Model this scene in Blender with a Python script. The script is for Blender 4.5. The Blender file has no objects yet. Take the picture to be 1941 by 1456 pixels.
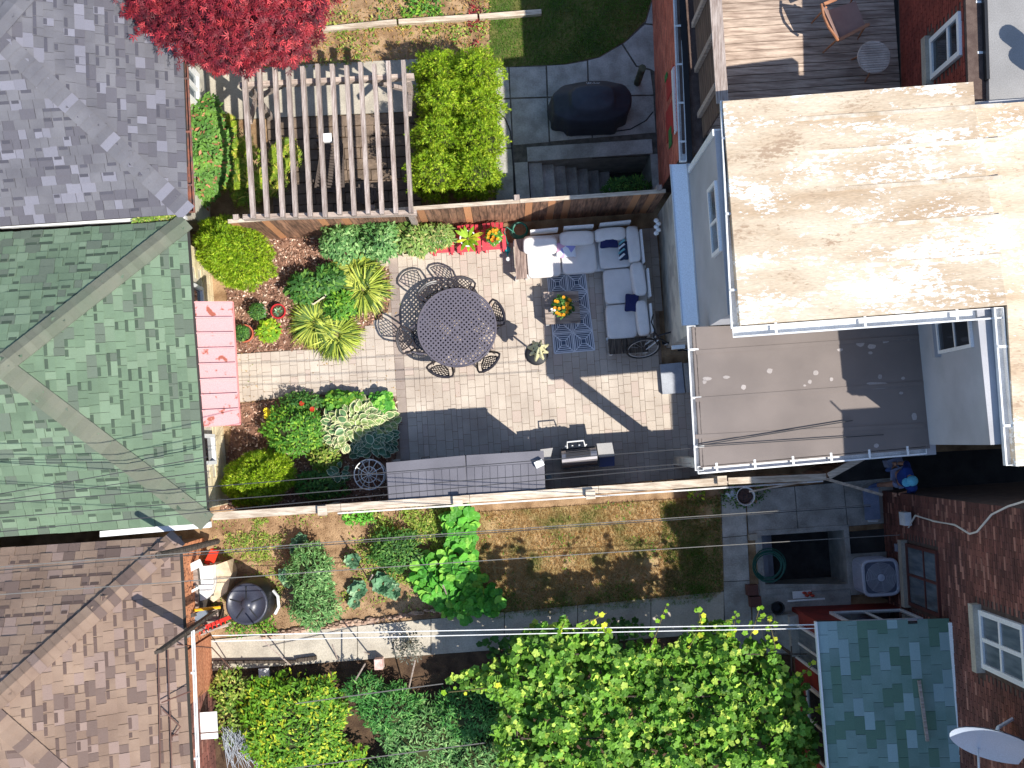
import bpy, math, random
import numpy as np
from mathutils import Vector, Matrix, noise
R = math.radians
sc = bpy.context.scene
# ---------------------------------------------------------------- camera, sky, sun, exposure
H = 22.0; F = 2090.0; W0 = 1941.0; CX = 970.5; CY = 728.0
T = math.atan(112.0 / F)
cam_d = bpy.data.cameras.new('camera'); cam = bpy.data.objects.new('camera', cam_d)
sc.collection.objects.link(cam); sc.camera = cam
cam.location = (0, 0, H); cam.rotation_euler = (T, 0, 0)
cam_d.sensor_width = 36; cam_d.lens = F / W0 * 36; cam_d.clip_end = 400
SUN_AZ = Vector((.79, -.61, 0)).normalized(); SUN_EL = R(52.2)
world = bpy.data.worlds.new('World'); sc.world = world; world.use_nodes = True
wn = world.node_tree.nodes; wl = world.node_tree.links
sky = wn.new('ShaderNodeTexSky'); sky.sky_type = 'NISHITA'; sky.sun_disc = False
sky.sun_elevation = SUN_EL; sky.sun_rotation = math.atan2(SUN_AZ.x, SUN_AZ.y)
sky.air_density = 1.0; sky.dust_density = .6; sky.ozone_density = 3.0
wl.new(sky.outputs[0], wn['Background'].inputs[0]); wn['Background'].inputs[1].default_value = 0.15 
sd = bpy.data.lights.new('sun', 'SUN'); so = bpy.data.objects.new('sun', sd); sc.collection.objects.link(so)
sd.energy = 5.0; sd.angle = R(.5); sd.color = (1.0, .95, .87)
sv = SUN_AZ * math.cos(SUN_EL) + Vector((0, 0, math.sin(SUN_EL)))
so.rotation_euler = sv.to_track_quat('Z', 'Y').to_euler(); so.location = (20, -16, 30)
sc.view_settings.view_transform = 'Standard'; sc.view_settings.look = 'None'
sc.view_settings.exposure = 0.45; sc.view_settings.gamma = 1; sc.view_settings.use_curve_mapping = False
sc.cycles.max_bounces = 6; sc.cycles.transparent_max_bounces = 6
# ---------------------------------------------------------------- helpers
rng = np.random.default_rng(7); rd = random.Random(5)
ct, st = math.cos(T), math.sin(T)
def P(u, v, z=0.0):
    x, y, w = u - CX, CY - v, -F
    Y = y * ct - w * st; Z = y * st + w * ct
    k = (H - z) / (-Z)
    return Vector((x * k, Y * k, z))
def proj(p):
    x, y, z = p[0], p[1], p[2] - H
    yc = y * ct + z * st; zc = -y * st + z * ct
    return CX + F * x / -zc, CY - F * yc / -zc
TH = R(3.8)
U = Vector((math.cos(TH), math.sin(TH), 0)); V = Vector((-math.sin(TH), math.cos(TH), 0)); Zv = Vector((0, 0, 1))
COL = sc.collection
def wm(o):
    b = o.matrix_basis.copy()
    return wm(o.parent) @ o.matrix_parent_inverse @ b if o.parent else b
def par(o, p):
    if p is not None:
        o.parent = p; o.matrix_parent_inverse = wm(p).inverted()
def tag(o, label=None, cat=None, group=None, kind=None):
    if label: o['label'] = label
    if cat: o['category'] = cat
    if group: o['group'] = group
    if kind: o['kind'] = kind
    return o
def thing(name, label, cat, loc, rz=0, group=None):
    o = bpy.data.objects.new(name, None); COL.objects.link(o)
    o.location = loc; o.rotation_euler = (0, 0, rz); o.empty_display_size = .2
    return tag(o, label, cat, group)
def copy_tree(o, loc=None, rz=None, parent=None, label=None):
    c = o.copy(); COL.objects.link(c)
    if parent is not None:
        c.parent = parent; c.matrix_parent_inverse = o.matrix_parent_inverse.copy()
    if loc is not None: c.location = loc
    if rz is not None: c.rotation_euler = (0, 0, rz)
    if label: c['label'] = label
    for ch in list(o.children): copy_tree(ch, parent=c)
    return c
def npmesh(name, verts, faces_flat, starts, rnd=None, edge=None, smooth=False):
    me = bpy.data.meshes.new(name)
    me.vertices.add(len(verts)); me.vertices.foreach_set('co', np.asarray(verts, dtype=np.float32).ravel())
    me.loops.add(len(faces_flat)); me.loops.foreach_set('vertex_index', np.asarray(faces_flat, dtype=np.int32))
    me.polygons.add(len(starts)); me.polygons.foreach_set('loop_start', np.asarray(starts, dtype=np.int32))
    me.polygons.foreach_set('use_smooth', np.full(len(starts), bool(smooth)))
    for nm, arr in (('rnd', rnd), ('edge', edge)):
        if arr is not None:
            a = me.attributes.new(nm, 'FLOAT', 'POINT'); a.data.foreach_set('value', np.asarray(arr, dtype=np.float32))
    me.update(calc_edges=True); me.validate()
    return me
def link(name, me, mat, parent=None, loc=None):
    o = bpy.data.objects.new(name, me); COL.objects.link(o)
    if mat is not None and not me.materials: me.materials.append(mat)
    if loc is not None: o.location = loc
    par(o, parent)
    return o
BV = np.array([(-.5,-.5,-.5),(.5,-.5,-.5),(.5,.5,-.5),(-.5,.5,-.5),(-.5,-.5,.5),(.5,-.5,.5),(.5,.5,.5),(-.5,.5,.5)])
BF = [(0,3,2,1),(4,5,6,7),(0,1,5,4),(1,2,6,5),(2,3,7,6),(3,0,4,7)]
def M3(c, ex, ey, ez, d):
    m = Matrix.Identity(4)
    for i, (e, s) in enumerate(zip((ex, ey, ez), d)):
        for r in range(3): m[r][i] = e[r] * s
    for r in range(3): m[r][3] = c[r]
    return m
def ME(c, ex, n, d):
    """box matrix: x along ex, y along n, z = ex x n"""
    ex = Vector(ex).normalized(); n = Vector(n).normalized(); return M3(c, ex, n, ex.cross(n).normalized(), d)
class MB:
    def __init__(s): s.v = []; s.f = []; s.r = []
    def add(s, vs, fs, r=None):
        k = len(s.v); s.v += [tuple(p) for p in vs]; s.f += [tuple(k + i for i in f) for f in fs]
        s.r += [rd.random() if r is None else r] * len(vs); return s
    def boxm(s, m): return s.add([m @ Vector(p) for p in BV], BF)
    def box(s, c, d, rz=0, rx=0, ry=0):
        m = Matrix.Translation(c) @ Matrix.Rotation(rz, 4, 'Z') @ Matrix.Rotation(rx, 4, 'X') @ Matrix.Rotation(ry, 4, 'Y') @ Matrix.Diagonal((d[0], d[1], d[2], 1))
        return s.boxm(m)
    def bar(s, a, b, w, h=None, up=Zv):
        a = Vector(a); b = Vector(b); d = b - a; L = d.length
        ex = d / L; ey = Vector(up).cross(ex)
        if ey.length < 1e-4: ey = Vector((0, 1, 0)).cross(ex) if abs(ex.y) < .9 else Vector((1, 0, 0)).cross(ex)
        ey.normalize(); ez = ex.cross(ey)
        return s.boxm(M3((a + b) / 2, ex, ey, ez, (L, w, h or w)))
    def tube(s, pts, r, n=6, closed=False):
        pts = [Vector(p) for p in pts]; k0 = len(s.v); N = len(pts); rr = r if isinstance(r, (list, tuple)) else [r] * N
        vs = []; fs = []
        for i, p in enumerate(pts):
            if closed: t = pts[(i + 1) % N] - pts[i - 1]
            else: t = pts[min(i + 1, N - 1)] - pts[max(i - 1, 0)]
            t.normalize(); a = t.cross(Zv)
            if a.length < .05: a = t.cross(Vector((1, 0, 0)))
            a.normalize(); b = t.cross(a)
            for j in range(n):
                q = 2 * math.pi * j / n; vs.append(p + (a * math.cos(q) + b * math.sin(q)) * rr[i])
        for i in range(N if closed else N - 1):
            i2 = (i + 1) % N
            for j in range(n): fs.append((i * n + j, i * n + (j + 1) % n, i2 * n + (j + 1) % n, i2 * n + j))
        if not closed: fs += [tuple(range(n - 1, -1, -1)), tuple((N - 1) * n + j for j in range(n))]
        return s.add(vs, fs)
    def prism(s, poly, z0, z1):
        n = len(poly); z0 = z0 if isinstance(z0, (list, tuple)) else [z0] * n; z1 = z1 if isinstance(z1, (list, tuple)) else [z1] * n
        ar = sum(poly[i][0] * poly[(i + 1) % n][1] - poly[(i + 1) % n][0] * poly[i][1] for i in range(n))
        if ar < 0: poly = poly[::-1]; z0 = z0[::-1]; z1 = z1[::-1]
        vs = [(p[0], p[1], z0[i]) for i, p in enumerate(poly)] + [(p[0], p[1], z1[i]) for i, p in enumerate(poly)]
        fs = [tuple(range(n - 1, -1, -1)), tuple(range(n, 2 * n))] + [(i, (i + 1) % n, n + (i + 1) % n, n + i) for i in range(n)]
        return s.add(vs, fs)
    def lathe(s, prof, n=20, c=(0, 0, 0), cap=True):
        vs = []; fs = []; m = len(prof)
        for (r, z) in prof:
            for j in range(n):
                q = 2 * math.pi * j / n; vs.append((c[0] + r * math.cos(q), c[1] + r * math.sin(q), c[2] + z))
        for i in range(m - 1):
            for j in range(n): fs.append((i * n + j, i * n + (j + 1) % n, (i + 1) * n + (j + 1) % n, (i + 1) * n + j))
        if cap: fs += [tuple(range(n - 1, -1, -1)), tuple((m - 1) * n + j for j in range(n))]
        return s.add(vs, fs)
    def ell(s, c, r, nu=14, nv=8, jit=0, e=1.0, m=None, pinch=0):
        def sp(w, q): return math.copysign(abs(w) ** q, w)
        vs = []; fs = []
        for i in range(nv + 1):
            a = -math.pi / 2 + math.pi * i / nv
            for j in range(nu):
                b = 2 * math.pi * j / nu
                x = sp(math.cos(a), e) * sp(math.cos(b), e); y = sp(math.cos(a), e) * sp(math.sin(b), e); z = sp(math.sin(a), e)
                if pinch:
                    z *= 1 - pinch * max(abs(x), abs(y)) ** 2; k = 1 - .12 * (1 - min(abs(x), abs(y)) / max(abs(x), abs(y), .01)) * max(abs(x), abs(y)); x *= k; y *= k
                q = 1 + (jit * noise.noise(Vector((x * 2.1 + c[0], y * 2.1 + c[1], z * 2.1))) if jit else 0)
                p = Vector((x * r[0] * q, y * r[1] * q, z * r[2] * q))
                if m is not None: p = m @ p
                vs.append(Vector(c) + p)
        for i in range(nv):
            for j in range(nu): fs.append((i * nu + j, i * nu + (j + 1) % nu, (i + 1) * nu + (j + 1) % nu, (i + 1) * nu + j))
        return s.add(vs, fs)
    def obj(s, name, mat, parent=None, smooth=False, keep=False):
        v = np.array(s.v); c = (0, 0, 0)
        if not keep:
            lo, hi = v.min(0), v.max(0); c = ((lo[0] + hi[0]) / 2, (lo[1] + hi[1]) / 2, lo[2]); v = v - np.array(c)
        flat = [i for f in s.f for i in f]; starts = np.cumsum([0] + [len(f) for f in s.f[:-1]])
        return link(name, npmesh(name, v, flat, starts, s.r, smooth=smooth), mat, parent, None if keep else c)
UNIT = {}
def unitbox(mat, bev=.0):
    if mat.name not in UNIT:
        UNIT[mat.name] = npmesh('piece', BV, [i for f in BF for i in f], [0, 4, 8, 12, 16, 20]); UNIT[mat.name].materials.append(mat)
    return UNIT[mat.name]
def pieces(name, mats, mat, parent, limit=300, stuff=None, force=False):
    def score(m):
        u, v = proj(m.translation); inside = -8 < u < 1949 and -8 < v < 1464
        if not inside: return -1
        s = [Vector((m[0][i], m[1][i], m[2][i])).length for i in range(3)]; s.sort()
        return s[2] * s[1] / (H - m.translation.z) ** 2
    sm = sorted([(score(m), i) for i, m in enumerate(mats)], reverse=True)
    me = unitbox(mat)
    one = [mats[i] for s, i in sm[:limit] if s > 0 or force]; rest = [mats[i] for s, i in sm[:limit] if not (s > 0 or force)] + [mats[i] for s, i in sm[limit:]]
    inv = wm(parent).inverted() if parent is not None else Matrix.Identity(4)
    for m in one:
        o = bpy.data.objects.new(name, me); COL.objects.link(o)
        if parent is not None: o.parent = parent; o.matrix_parent_inverse = inv
        loc, rot, scl = m.decompose(); o.location = loc; o.rotation_euler = rot.to_euler(); o.scale = scl
    if rest:
        A = np.array([np.array(m) for m in rest]); v = np.einsum('nij,kj->nki', A, np.hstack([BV, np.ones((8, 1))]))[:, :, :3].reshape(-1, 3)
        f = (np.array(BF).ravel()[None, :] + 8 * np.arange(len(rest))[:, None]).ravel()
        r = np.repeat(rng.random(len(rest)), 8)
        o = link(stuff or name, npmesh(name, v, f, np.arange(len(rest) * 6) * 4, r), mat, parent); o['kind'] = 'stuff'
# ---------------------------------------------------------------- materials
MC = {}
def mat(name, c1, c2=None, rough=.75, scale=6, var=.12, stretch=(1, 1, 1), bump=0.0, bscale=60, metal=0, trans=0, c3=None, p3=.25, ramp=(.35, .65), edge=None, detail=4, spec=.4, rot=0, edgeramp=(.55, .75), p2=None):
    if name in MC: return MC[name]
    m = bpy.data.materials.new(name); m.use_nodes = True; MC[name] = m
    nt = m.node_tree; N = nt.nodes; L = nt.links; b = N['Principled BSDF']
    def nd(t, **k):
        n = N.new(t)
        for a, v in k.items(): setattr(n, a, v)
        return n
    def mth(op, a, b_=None):
        n = nd('ShaderNodeMath', operation=op)
        for i, x in enumerate((a, b_)):
            if x is None: continue
            if isinstance(x, (int, float)): n.inputs[i].default_value = x
            else: L.new(x, n.inputs[i])
        return n.outputs[0]
    def mix(f, a, c, bt='MIX'):
        n = nd('ShaderNodeMix', data_type='RGBA', blend_type=bt)
        for i, x in ((0, f), (6, a), (7, c)):
            if isinstance(x, (int, float)): n.inputs[i].default_value = x
            elif isinstance(x, tuple): n.inputs[i].default_value = (*x[:3], 1)
            else: L.new(x, n.inputs[i])
        return n.outputs[2]
    oi = nd('ShaderNodeObjectInfo'); at = nd('ShaderNodeAttribute', attribute_name='rnd')
    r = mth('FRACT', mth('ADD', oi.outputs['Random'], at.outputs['Fac']))
    geo = nd('ShaderNodeNewGeometry')
    add = nd('ShaderNodeVectorMath', operation='ADD'); L.new(geo.outputs['Position'], add.inputs[0])
    if var > 0 and stretch != (1, 1, 1):
        sc_ = nd('ShaderNodeVectorMath', operation='SCALE'); cmb = nd('ShaderNodeCombineXYZ')
        for i in range(3): L.new(r, cmb.inputs[i])
        L.new(cmb.outputs[0], sc_.inputs[0]); sc_.inputs[3].default_value = 7.0; L.new(sc_.outputs[0], add.inputs[1])
    mp = nd('ShaderNodeMapping'); L.new(add.outputs[0], mp.inputs[0]); mp.inputs['Rotation'].default_value = (0, 0, -TH + rot); mp.inputs['Scale'].default_value = stretch
    nz = nd('ShaderNodeTexNoise'); nz.inputs['Scale'].default_value = scale; nz.inputs['Detail'].default_value = detail; L.new(mp.outputs[0], nz.inputs['Vector'])
    col = c1
    if c2 is not None:
        mr = nd('ShaderNodeMapRange'); L.new(nz.outputs[0], mr.inputs[0]); mr.inputs[1].default_value = ramp[0]; mr.inputs[2].default_value = ramp[1]
        col = mix(mr.outputs[0], c1, c2)
    if p2 is not None:
        col = mix(mth('LESS_THAN', mth('FRACT', mth('MULTIPLY', r, 5.3)), p2[1]), col, p2[0])
    if c3 is not None:
        col = mix(mth('GREATER_THAN', mth('FRACT', mth('MULTIPLY', r, 7.77)), 1 - p3), col, c3)
    if edge is not None:
        ea = nd('ShaderNodeAttribute', attribute_name='edge'); er = nd('ShaderNodeMapRange'); L.new(ea.outputs['Fac'], er.inputs[0]); er.inputs[1].default_value = edgeramp[0]; er.inputs[2].default_value = edgeramp[1]
        col = mix(er.outputs[0], col, edge)
    fine = nd('ShaderNodeTexNoise'); fine.inputs['Scale'].default_value = bscale; fine.inputs['Detail'].default_value = 3; L.new(mp.outputs[0], fine.inputs['Vector'])
    mr2 = nd('ShaderNodeMapRange'); L.new(fine.outputs[0], mr2.inputs[0]); mr2.inputs[1].default_value = .3; mr2.inputs[2].default_value = .7; mr2.inputs[3].default_value = .86; mr2.inputs[4].default_value = 1.12
    br = mth('MULTIPLY', mth('ADD', mth('MULTIPLY', r, 2 * var), 1 - var), mr2.outputs[0])
    cb = nd('ShaderNodeCombineColor')
    for i in range(3): L.new(br, cb.inputs[i])
    col = mix(1.0, col, cb.outputs[0], 'MULTIPLY')
    L.new(col, b.inputs['Base Color']); b.inputs['Roughness'].default_value = rough; b.inputs['Metallic'].default_value = metal
    b.inputs['Specular IOR Level'].default_value = spec
    if bump:
        bp = nd('ShaderNodeBump'); bp.inputs['Strength'].default_value = bump; bp.inputs['Distance'].default_value = .02
        L.new(fine.outputs[0], bp.inputs['Height']); L.new(bp.outputs[0], b.inputs['Normal'])
    if trans:
        tr = nd('ShaderNodeBsdfTranslucent'); L.new(col, tr.inputs[0]); ms = nd('ShaderNodeMixShader'); ms.inputs[0].default_value = trans
        L.new(b.outputs[0], ms.inputs[1]); L.new(tr.outputs[0], ms.inputs[2]); L.new(ms.outputs[0], N['Material Output'].inputs[0])
    return m
def S(r, g, b): return tuple((x / 255 / 12.92 if x / 255 < .04045 else ((x / 255 + .055) / 1.055) ** 2.4) for x in (r, g, b))
m_soil = mat('soil', S(176, 146, 112), S(128, 100, 72), scale=3.5, bump=.9, bscale=45, rough=.95)
m_darksoil = mat('dark_soil', S(92, 72, 54), S(62, 46, 34), scale=5, bump=.9, bscale=50, rough=.95)
m_mulch = mat('mulch', S(146, 110, 90), S(106, 76, 62), scale=9, bump=1, bscale=70, rough=.95)
m_chip = mat('mulch_chip', S(176, 140, 118), S(136, 98, 80), var=.5, c3=S(214, 188, 168), p3=.25, rough=.9)
m_sand = mat('paving_sand', S(150, 130, 114), S(124, 106, 92), scale=8, rough=.95)
m_paver = mat('paver', S(196, 184, 170), S(172, 159, 146), scale=1.4, var=.045, bump=.25, bscale=90, c3=S(184, 168, 156), p3=.12, rough=.85, spec=.25)
m_pavergrey = mat('grey_paver', S(160, 146, 136), S(144, 130, 122), scale=3, var=.07, bump=.25, bscale=90, rough=.85)
m_conc = mat('concrete', S(186, 178, 162), S(164, 156, 142), scale=2.2, var=.05, bump=.25, bscale=35, rough=.9)
m_concd = mat('old_concrete', S(184, 181, 174), S(148, 145, 137), scale=3.2, var=.08, bump=.5, bscale=30, rough=.92, detail=8)
m_joint = mat('joint_grit', S(112, 106, 96), S(84, 80, 72), scale=9, rough=.95)
m_asph = mat('dark_asphalt', S(62, 60, 58), S(46, 45, 44), scale=3, bump=.4, rough=.95)
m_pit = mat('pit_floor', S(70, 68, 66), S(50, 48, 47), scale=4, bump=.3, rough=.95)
m_wood = mat('weathered_wood', S(192, 178, 168), S(132, 114, 104), scale=3, stretch=(14, 1, 14), var=.14, bump=.6, bscale=16, rough=.9, ramp=(.3, .7))
m_woodh = mat('weathered_plank', S(190, 174, 162), S(128, 110, 98), scale=3, stretch=(1, 14, 14), var=.16, bump=.6, bscale=14, rough=.9, ramp=(.35, .75))
m_fence = mat('fence_wood', S(164, 122, 96), S(104, 78, 62), scale=2.2, stretch=(10, 10, 1), var=.28, bump=.4, bscale=18, rough=.85, c3=S(198, 140, 98), p3=.2)
m_rail = mat('pale_rail', S(214, 200, 180), S(170, 152, 132), scale=3, stretch=(1, 9, 9), var=.08, bump=.4, bscale=14, rough=.9)
m_white = mat('white_paint', S(232, 232, 230), rough=.4, var=.03)
m_gut = mat('white_metal', S(236, 236, 234), S(216, 216, 214), rough=.35, var=.03, scale=4)
m_dark = mat('dark_metal', S(52, 50, 52), rough=.45, var=.05)
m_iron = mat('cast_aluminium', S(60, 55, 58), S(50, 46, 50), rough=.42, var=.04, spec=.6)
m_top = mat('table_top_metal', S(104, 99, 108), rough=.4, var=.04, metal=.2)
m_black = mat('black_plastic', S(34, 35, 38), rough=.45, var=.03)
m_glass = mat('window_glass', S(30, 36, 42), rough=.05, var=.02, spec=.9)
m_glass2 = mat('curtained_glass', S(112, 122, 128), S(86, 96, 104), rough=.1, var=.05, scale=2, stretch=(1, 6, 1))
m_stucco = mat('grey_stucco', S(178, 178, 182), S(160, 160, 163), scale=1.1, detail=8, bump=.15, bscale=160, rough=.9, var=.02)
m_beigew = mat('beige_render', S(208, 202, 186), S(178, 172, 160), scale=3, bump=.2, bscale=80, rough=.9, ramp=(.45, .6))
m_block = mat('cream_block', S(236, 222, 188), S(218, 200, 160), scale=4, var=.1, bump=.3, rough=.85)
m_mortar = mat('mortar', S(214, 204, 186), S(188, 178, 160), scale=8, bump=.4, rough=.95)
m_mortard = mat('dark_mortar', S(104, 88, 80), S(84, 68, 62), scale=8, bump=.4, rough=.95)
m_brick = mat('brown_brick', S(130, 82, 70), S(92, 60, 54), scale=1.2, var=.34, bump=.5, c3=S(160, 112, 96), p3=.12, rough=.9)
m_brickr = mat('red_brick', S(146, 68, 54), S(122, 54, 44), scale=3, var=.16, bump=.5, rough=.9)
m_bricko = mat('orange_brick', S(212, 122, 98), S(186, 98, 78), scale=3, var=.22, bump=.4, rough=.9)
m_shg = mat('green_shingle', S(116, 138, 112), S(102, 122, 99), scale=1.3, var=.09, bump=.8, bscale=160, c3=S(102, 114, 99), p3=.22, p2=(S(122, 142, 117), .2), rough=.95)
m_shgcap = mat('green_cap_shingle', S(120, 122, 106), S(108, 116, 98), scale=2, var=.09, bump=.8, bscale=160, rough=.95)
m_shgr = mat('grey_shingle', S(118, 117, 122), S(100, 99, 105), scale=1.3, var=.08, bump=.8, bscale=160, c3=S(98, 96, 103), p3=.22, p2=(S(130, 129, 139), .16), rough=.95)
m_shb = mat('brown_shingle', S(156, 133, 115), S(134, 112, 97), scale=1.3, var=.08, bump=.8, bscale=160, c3=S(116, 98, 90), p3=.22, p2=(S(148, 127, 117), .18), rough=.95)
m_sht = mat('teal_shingle', S(132, 158, 152), S(112, 142, 132), scale=1.6, var=.10, bump=.8, bscale=160, c3=S(98, 130, 112), p3=.22, p2=(S(152, 178, 178), .2), rough=.95)
m_band = mat('dark_granule_band', S(70, 74, 68), rough=.95, var=.15)
m_under = mat('roof_underlay', S(60, 58, 56), rough=.95, var=.02)
# ---------------------------------------------------------------- ground and paving
def inpoly(x, y, poly):
    c = False; n = len(poly); j = n - 1
    for i in range(n):
        xi, yi = poly[i][0], poly[i][1]; xj, yj = poly[j][0], poly[j][1]
        if (yi > y) != (yj > y) and x < (xj - xi) * (y - yi) / (yj - yi) + xi: c = not c
        j = i
    return c
def PX(l, z=0): return [P(a, b, z) for a, b in l]
def struct(o, label=None):
    o['kind'] = 'structure'
    if label: o['label'] = label
    return o
def sheet(name, pxl, z, m, z0=-.05, label=None):
    return struct(MB().prism(PX(pxl), z0, z).obj(name, m), label)
def toUV(p): return p.dot(U), p.dot(V)
def fromUV(a, b, z=0): q = U * a + V * b; return Vector((q.x, q.y, z))
pit1 = [P(1004, 298), P(1236, 372)]; pit2 = [P(1440, 1018), P(1600, 1104)]
def uvbox(pr):
    a = toUV(pr[0]); b = toUV(pr[1]); return min(a[0], b[0]), max(a[0], b[0]), min(a[1], b[1]), max(a[1], b[1])
# pit 1 corners measured so the stair well follows the fence direction
A1 = toUV(P(1000, 305)); B1 = toUV(P(1238, 378)); p1 = (A1[0], B1[0], toUV(P(1120, 376))[1], toUV(P(1120, 298))[1])
A2 = toUV(P(1442, 1015)); B2 = toUV(P(1606, 1106)); p2 = (A2[0], B2[0], B2[1], A2[1])
xs = sorted([-45, 45, p1[0], p1[1], p2[0], p2[1]]); ys = sorted([-45, 45, p1[2], p1[3], p2[2], p2[3]])
g = MB()
for i in range(5):
    for j in range(5):
        cx_, cy_ = (xs[i] + xs[i + 1]) / 2, (ys[j] + ys[j + 1]) / 2
        if any(q[0] < cx_ < q[1] and q[2] < cy_ < q[3] for q in (p1, p2)): continue
        g.add([fromUV(xs[i], ys[j]), fromUV(xs[i + 1], ys[j]), fromUV(xs[i + 1], ys[j + 1]), fromUV(xs[i], ys[j + 1])], [(0, 1, 2, 3)])
struct(g.obj('ground', m_soil))
patio_px = [(440, 672), (560, 664), (640, 660), (690, 625), (735, 592), (748, 520), (705, 490), (755, 484), (835, 474), (960, 462), (1240, 432), (1254, 690), (1312, 690), (1325, 905), (742, 950), (752, 860), (764, 800), (748, 752), (600, 748), (450, 764)]
struct_p = struct(MB().prism(PX(patio_px), -.05, .047).obj('patio', m_sand), 'beige running bond paver patio')
pp = PX(patio_px); pu = [toUV(p) for p in pp]
cu = min(a for a, b in pu); pv = []; pvg = []
while cu < max(a for a, b in pu):
    w = rd.choice((.105, .15, .15, .185)); b = min(q[1] for q in pu) - rd.random() * .25
    gcol = abs(cu - toUV(P(752, 660))[0]) < .1
    while b < max(q[1] for q in pu):
        l = rd.choice((.16, .23, .23, .31))
        a_ = cu + w / 2; y0_, y1_ = b, b + l
        while y0_ < y1_ and not inpoly(a_, y0_, pu): y0_ += .012
        while y1_ > y0_ and not inpoly(a_, y1_, pu): y1_ -= .012
        b_ = (y0_ + y1_) / 2
        if y1_ - y0_ > .05:
            z = .036 + rd.uniform(-.002, .002)
            (pvg if gcol else pv).append(M3(fromUV(a_, b_, z), U, V, Zv, (w - .007, y1_ - y0_ - .007, .04)))
        b += l
    cu += w
pieces('paver', pv, m_paver, struct_p, limit=280, stuff='paver_field')
pieces('paver', pvg, m_pavergrey, struct_p, limit=20, stuff='grey_paver_field')
nb = [(425, 452), (615, 452), (745, 478), (704, 489), (746, 520), (734, 590), (689, 623), (640, 658), (438, 670)]
sb = [(445, 767), (600, 750), (747, 754), (762, 800), (750, 862), (740, 955), (418, 968)]
sheet('mulch_bed', nb, .035, m_mulch); sheet('mulch_bed', sb, .031, m_mulch)
# concrete paving
def slab_field(name, pxl, label, m, nx, ny, z=.03, sub=None, parent_mat=None):
    """a quad of slabs given by its four corner pixels (NW, NE, SE, SW), nx by ny joints"""
    q = PX(pxl); base = struct(MB().prism([q[0] + (q[0]-q[2])*0.0, q[1], q[2], q[3]], -.05, z - .015).obj(name, parent_mat or m_joint), label)
    for i in range(nx):
        for j in range(ny):
            def pt(a, b): return q[0].lerp(q[1], a).lerp(q[3].lerp(q[2], a), b)
            gx, gy = .008 / max((q[1] - q[0]).length / nx, .1), .008 / max((q[3] - q[0]).length / ny, .1)
            a0, a1, b0, b1 = (i + gx) / nx, (i + 1 - gx) / nx, (j + gy) / ny, (j + 1 - gy) / ny
            MB().prism([pt(a0, b0), pt(a1, b0), pt(a1, b1), pt(a0, b1)], -.03, z + rd.uniform(-.003, .003)).obj('slab', m, base)
    return base
path = slab_field('path', [(400, 1212), (1372, 1120), (1372, 1200), (400, 1272)], 'pale concrete garden path', m_conc, 7, 1, .035)
slab_field('path', [(1366, 936), (1412, 930), (1425, 1186), (1373, 1186)], 'narrow concrete path beside the lawn', m_concd, 1, 3, .03)
slab_field('pavement', [(1413, 930), (1690, 905), (1700, 990), (1418, 1014)], 'grey concrete slabs behind the brick house', m_concd, 3, 1, .032)
sheet('pavement', [(1426, 1107), (1612, 1107), (1612, 1216), (1426, 1230)], .03, m_concd)
sheet('pavement', [(1374, 1187), (1425, 1187), (1425, 1240), (1374, 1240)], .026, m_concd)
sheet('alley', [(1560, 868), (2100, 840), (2100, 905), (1691, 935), (1560, 916)], .024, m_asph)
sheet('pavement', [(1607, 1008), (1700, 1000), (1715, 1150), (1607, 1106)], .02, m_asph)
lawn_s = [(890, 972), (1365, 940), (1372, 1118), (1355, 1132), (1240, 1138), (935, 1166), (885, 1060)]
sheet('lawn', lawn_s, .02, mat('lawn_soil', S(188, 160, 118), S(138, 126, 78), scale=1.6, bump=.8, bscale=60, rough=.95), label='dry patchy lawn of the southern yard')
lawn_n = [(925, -140), (1232, -140), (1234, 0), (1222, 40), (1185, 78), (1135, 108), (1070, 122), (930, 130)]
sheet('lawn', lawn_n, .02, mat('lawn_soil_green', S(118, 112, 62), S(72, 86, 40), scale=1.6, bump=.8, bscale=60, rough=.95), label='green lawn inside the curved path')
# northern concrete with curved edge
base_n = struct(MB().prism(PX([(938, 128), (1070, 123), (1136, 109), (1186, 79), (1224, 40), (1236, 0), (1240, -140), (1300, -140), (1300, 292), (1000, 305), (1004, 392), (938, 396)]), -.05, .022).obj('pavement', m_joint), 'grey concrete slabs round the covered grill')
def cslab(l, m=m_concd): MB().prism(PX(l), -.03, .034 + rd.uniform(-.003, .003)).obj('slab', m, base_n)
cslab([(939, 131), (963, 129), (966, 186), (940, 188)]); cslab([(966, 129), (1034, 127), (1036, 184), (968, 186)])
cslab([(1037, 126), (1071, 124), (1112, 117), (1114, 182), (1039, 184)]); cslab([(1115, 116), (1137, 110), (1178, 86), (1205, 128), (1232, 135), (1238, 180), (1117, 182)])
cslab([(1181, 84), (1188, 79), (1222, 48), (1262, 52), (1258, 60), (1262, 150), (1234, 132), (1207, 125)])
cslab([(1224, 45), (1237, 0), (1240, -60), (1290, -60), (1280, 50)])
cslab([(940, 191), (966, 189), (971, 280), (941, 282)]); cslab([(969, 189), (1036, 187), (1040, 270), (973, 276)]); cslab([(1039, 187), (1117, 185), (1121, 262), (1043, 269)])
cslab([(1120, 185), (1238, 183), (1242, 252), (1124, 262)]); cslab([(941, 285), (971, 283), (974, 392), (941, 394)])
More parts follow.
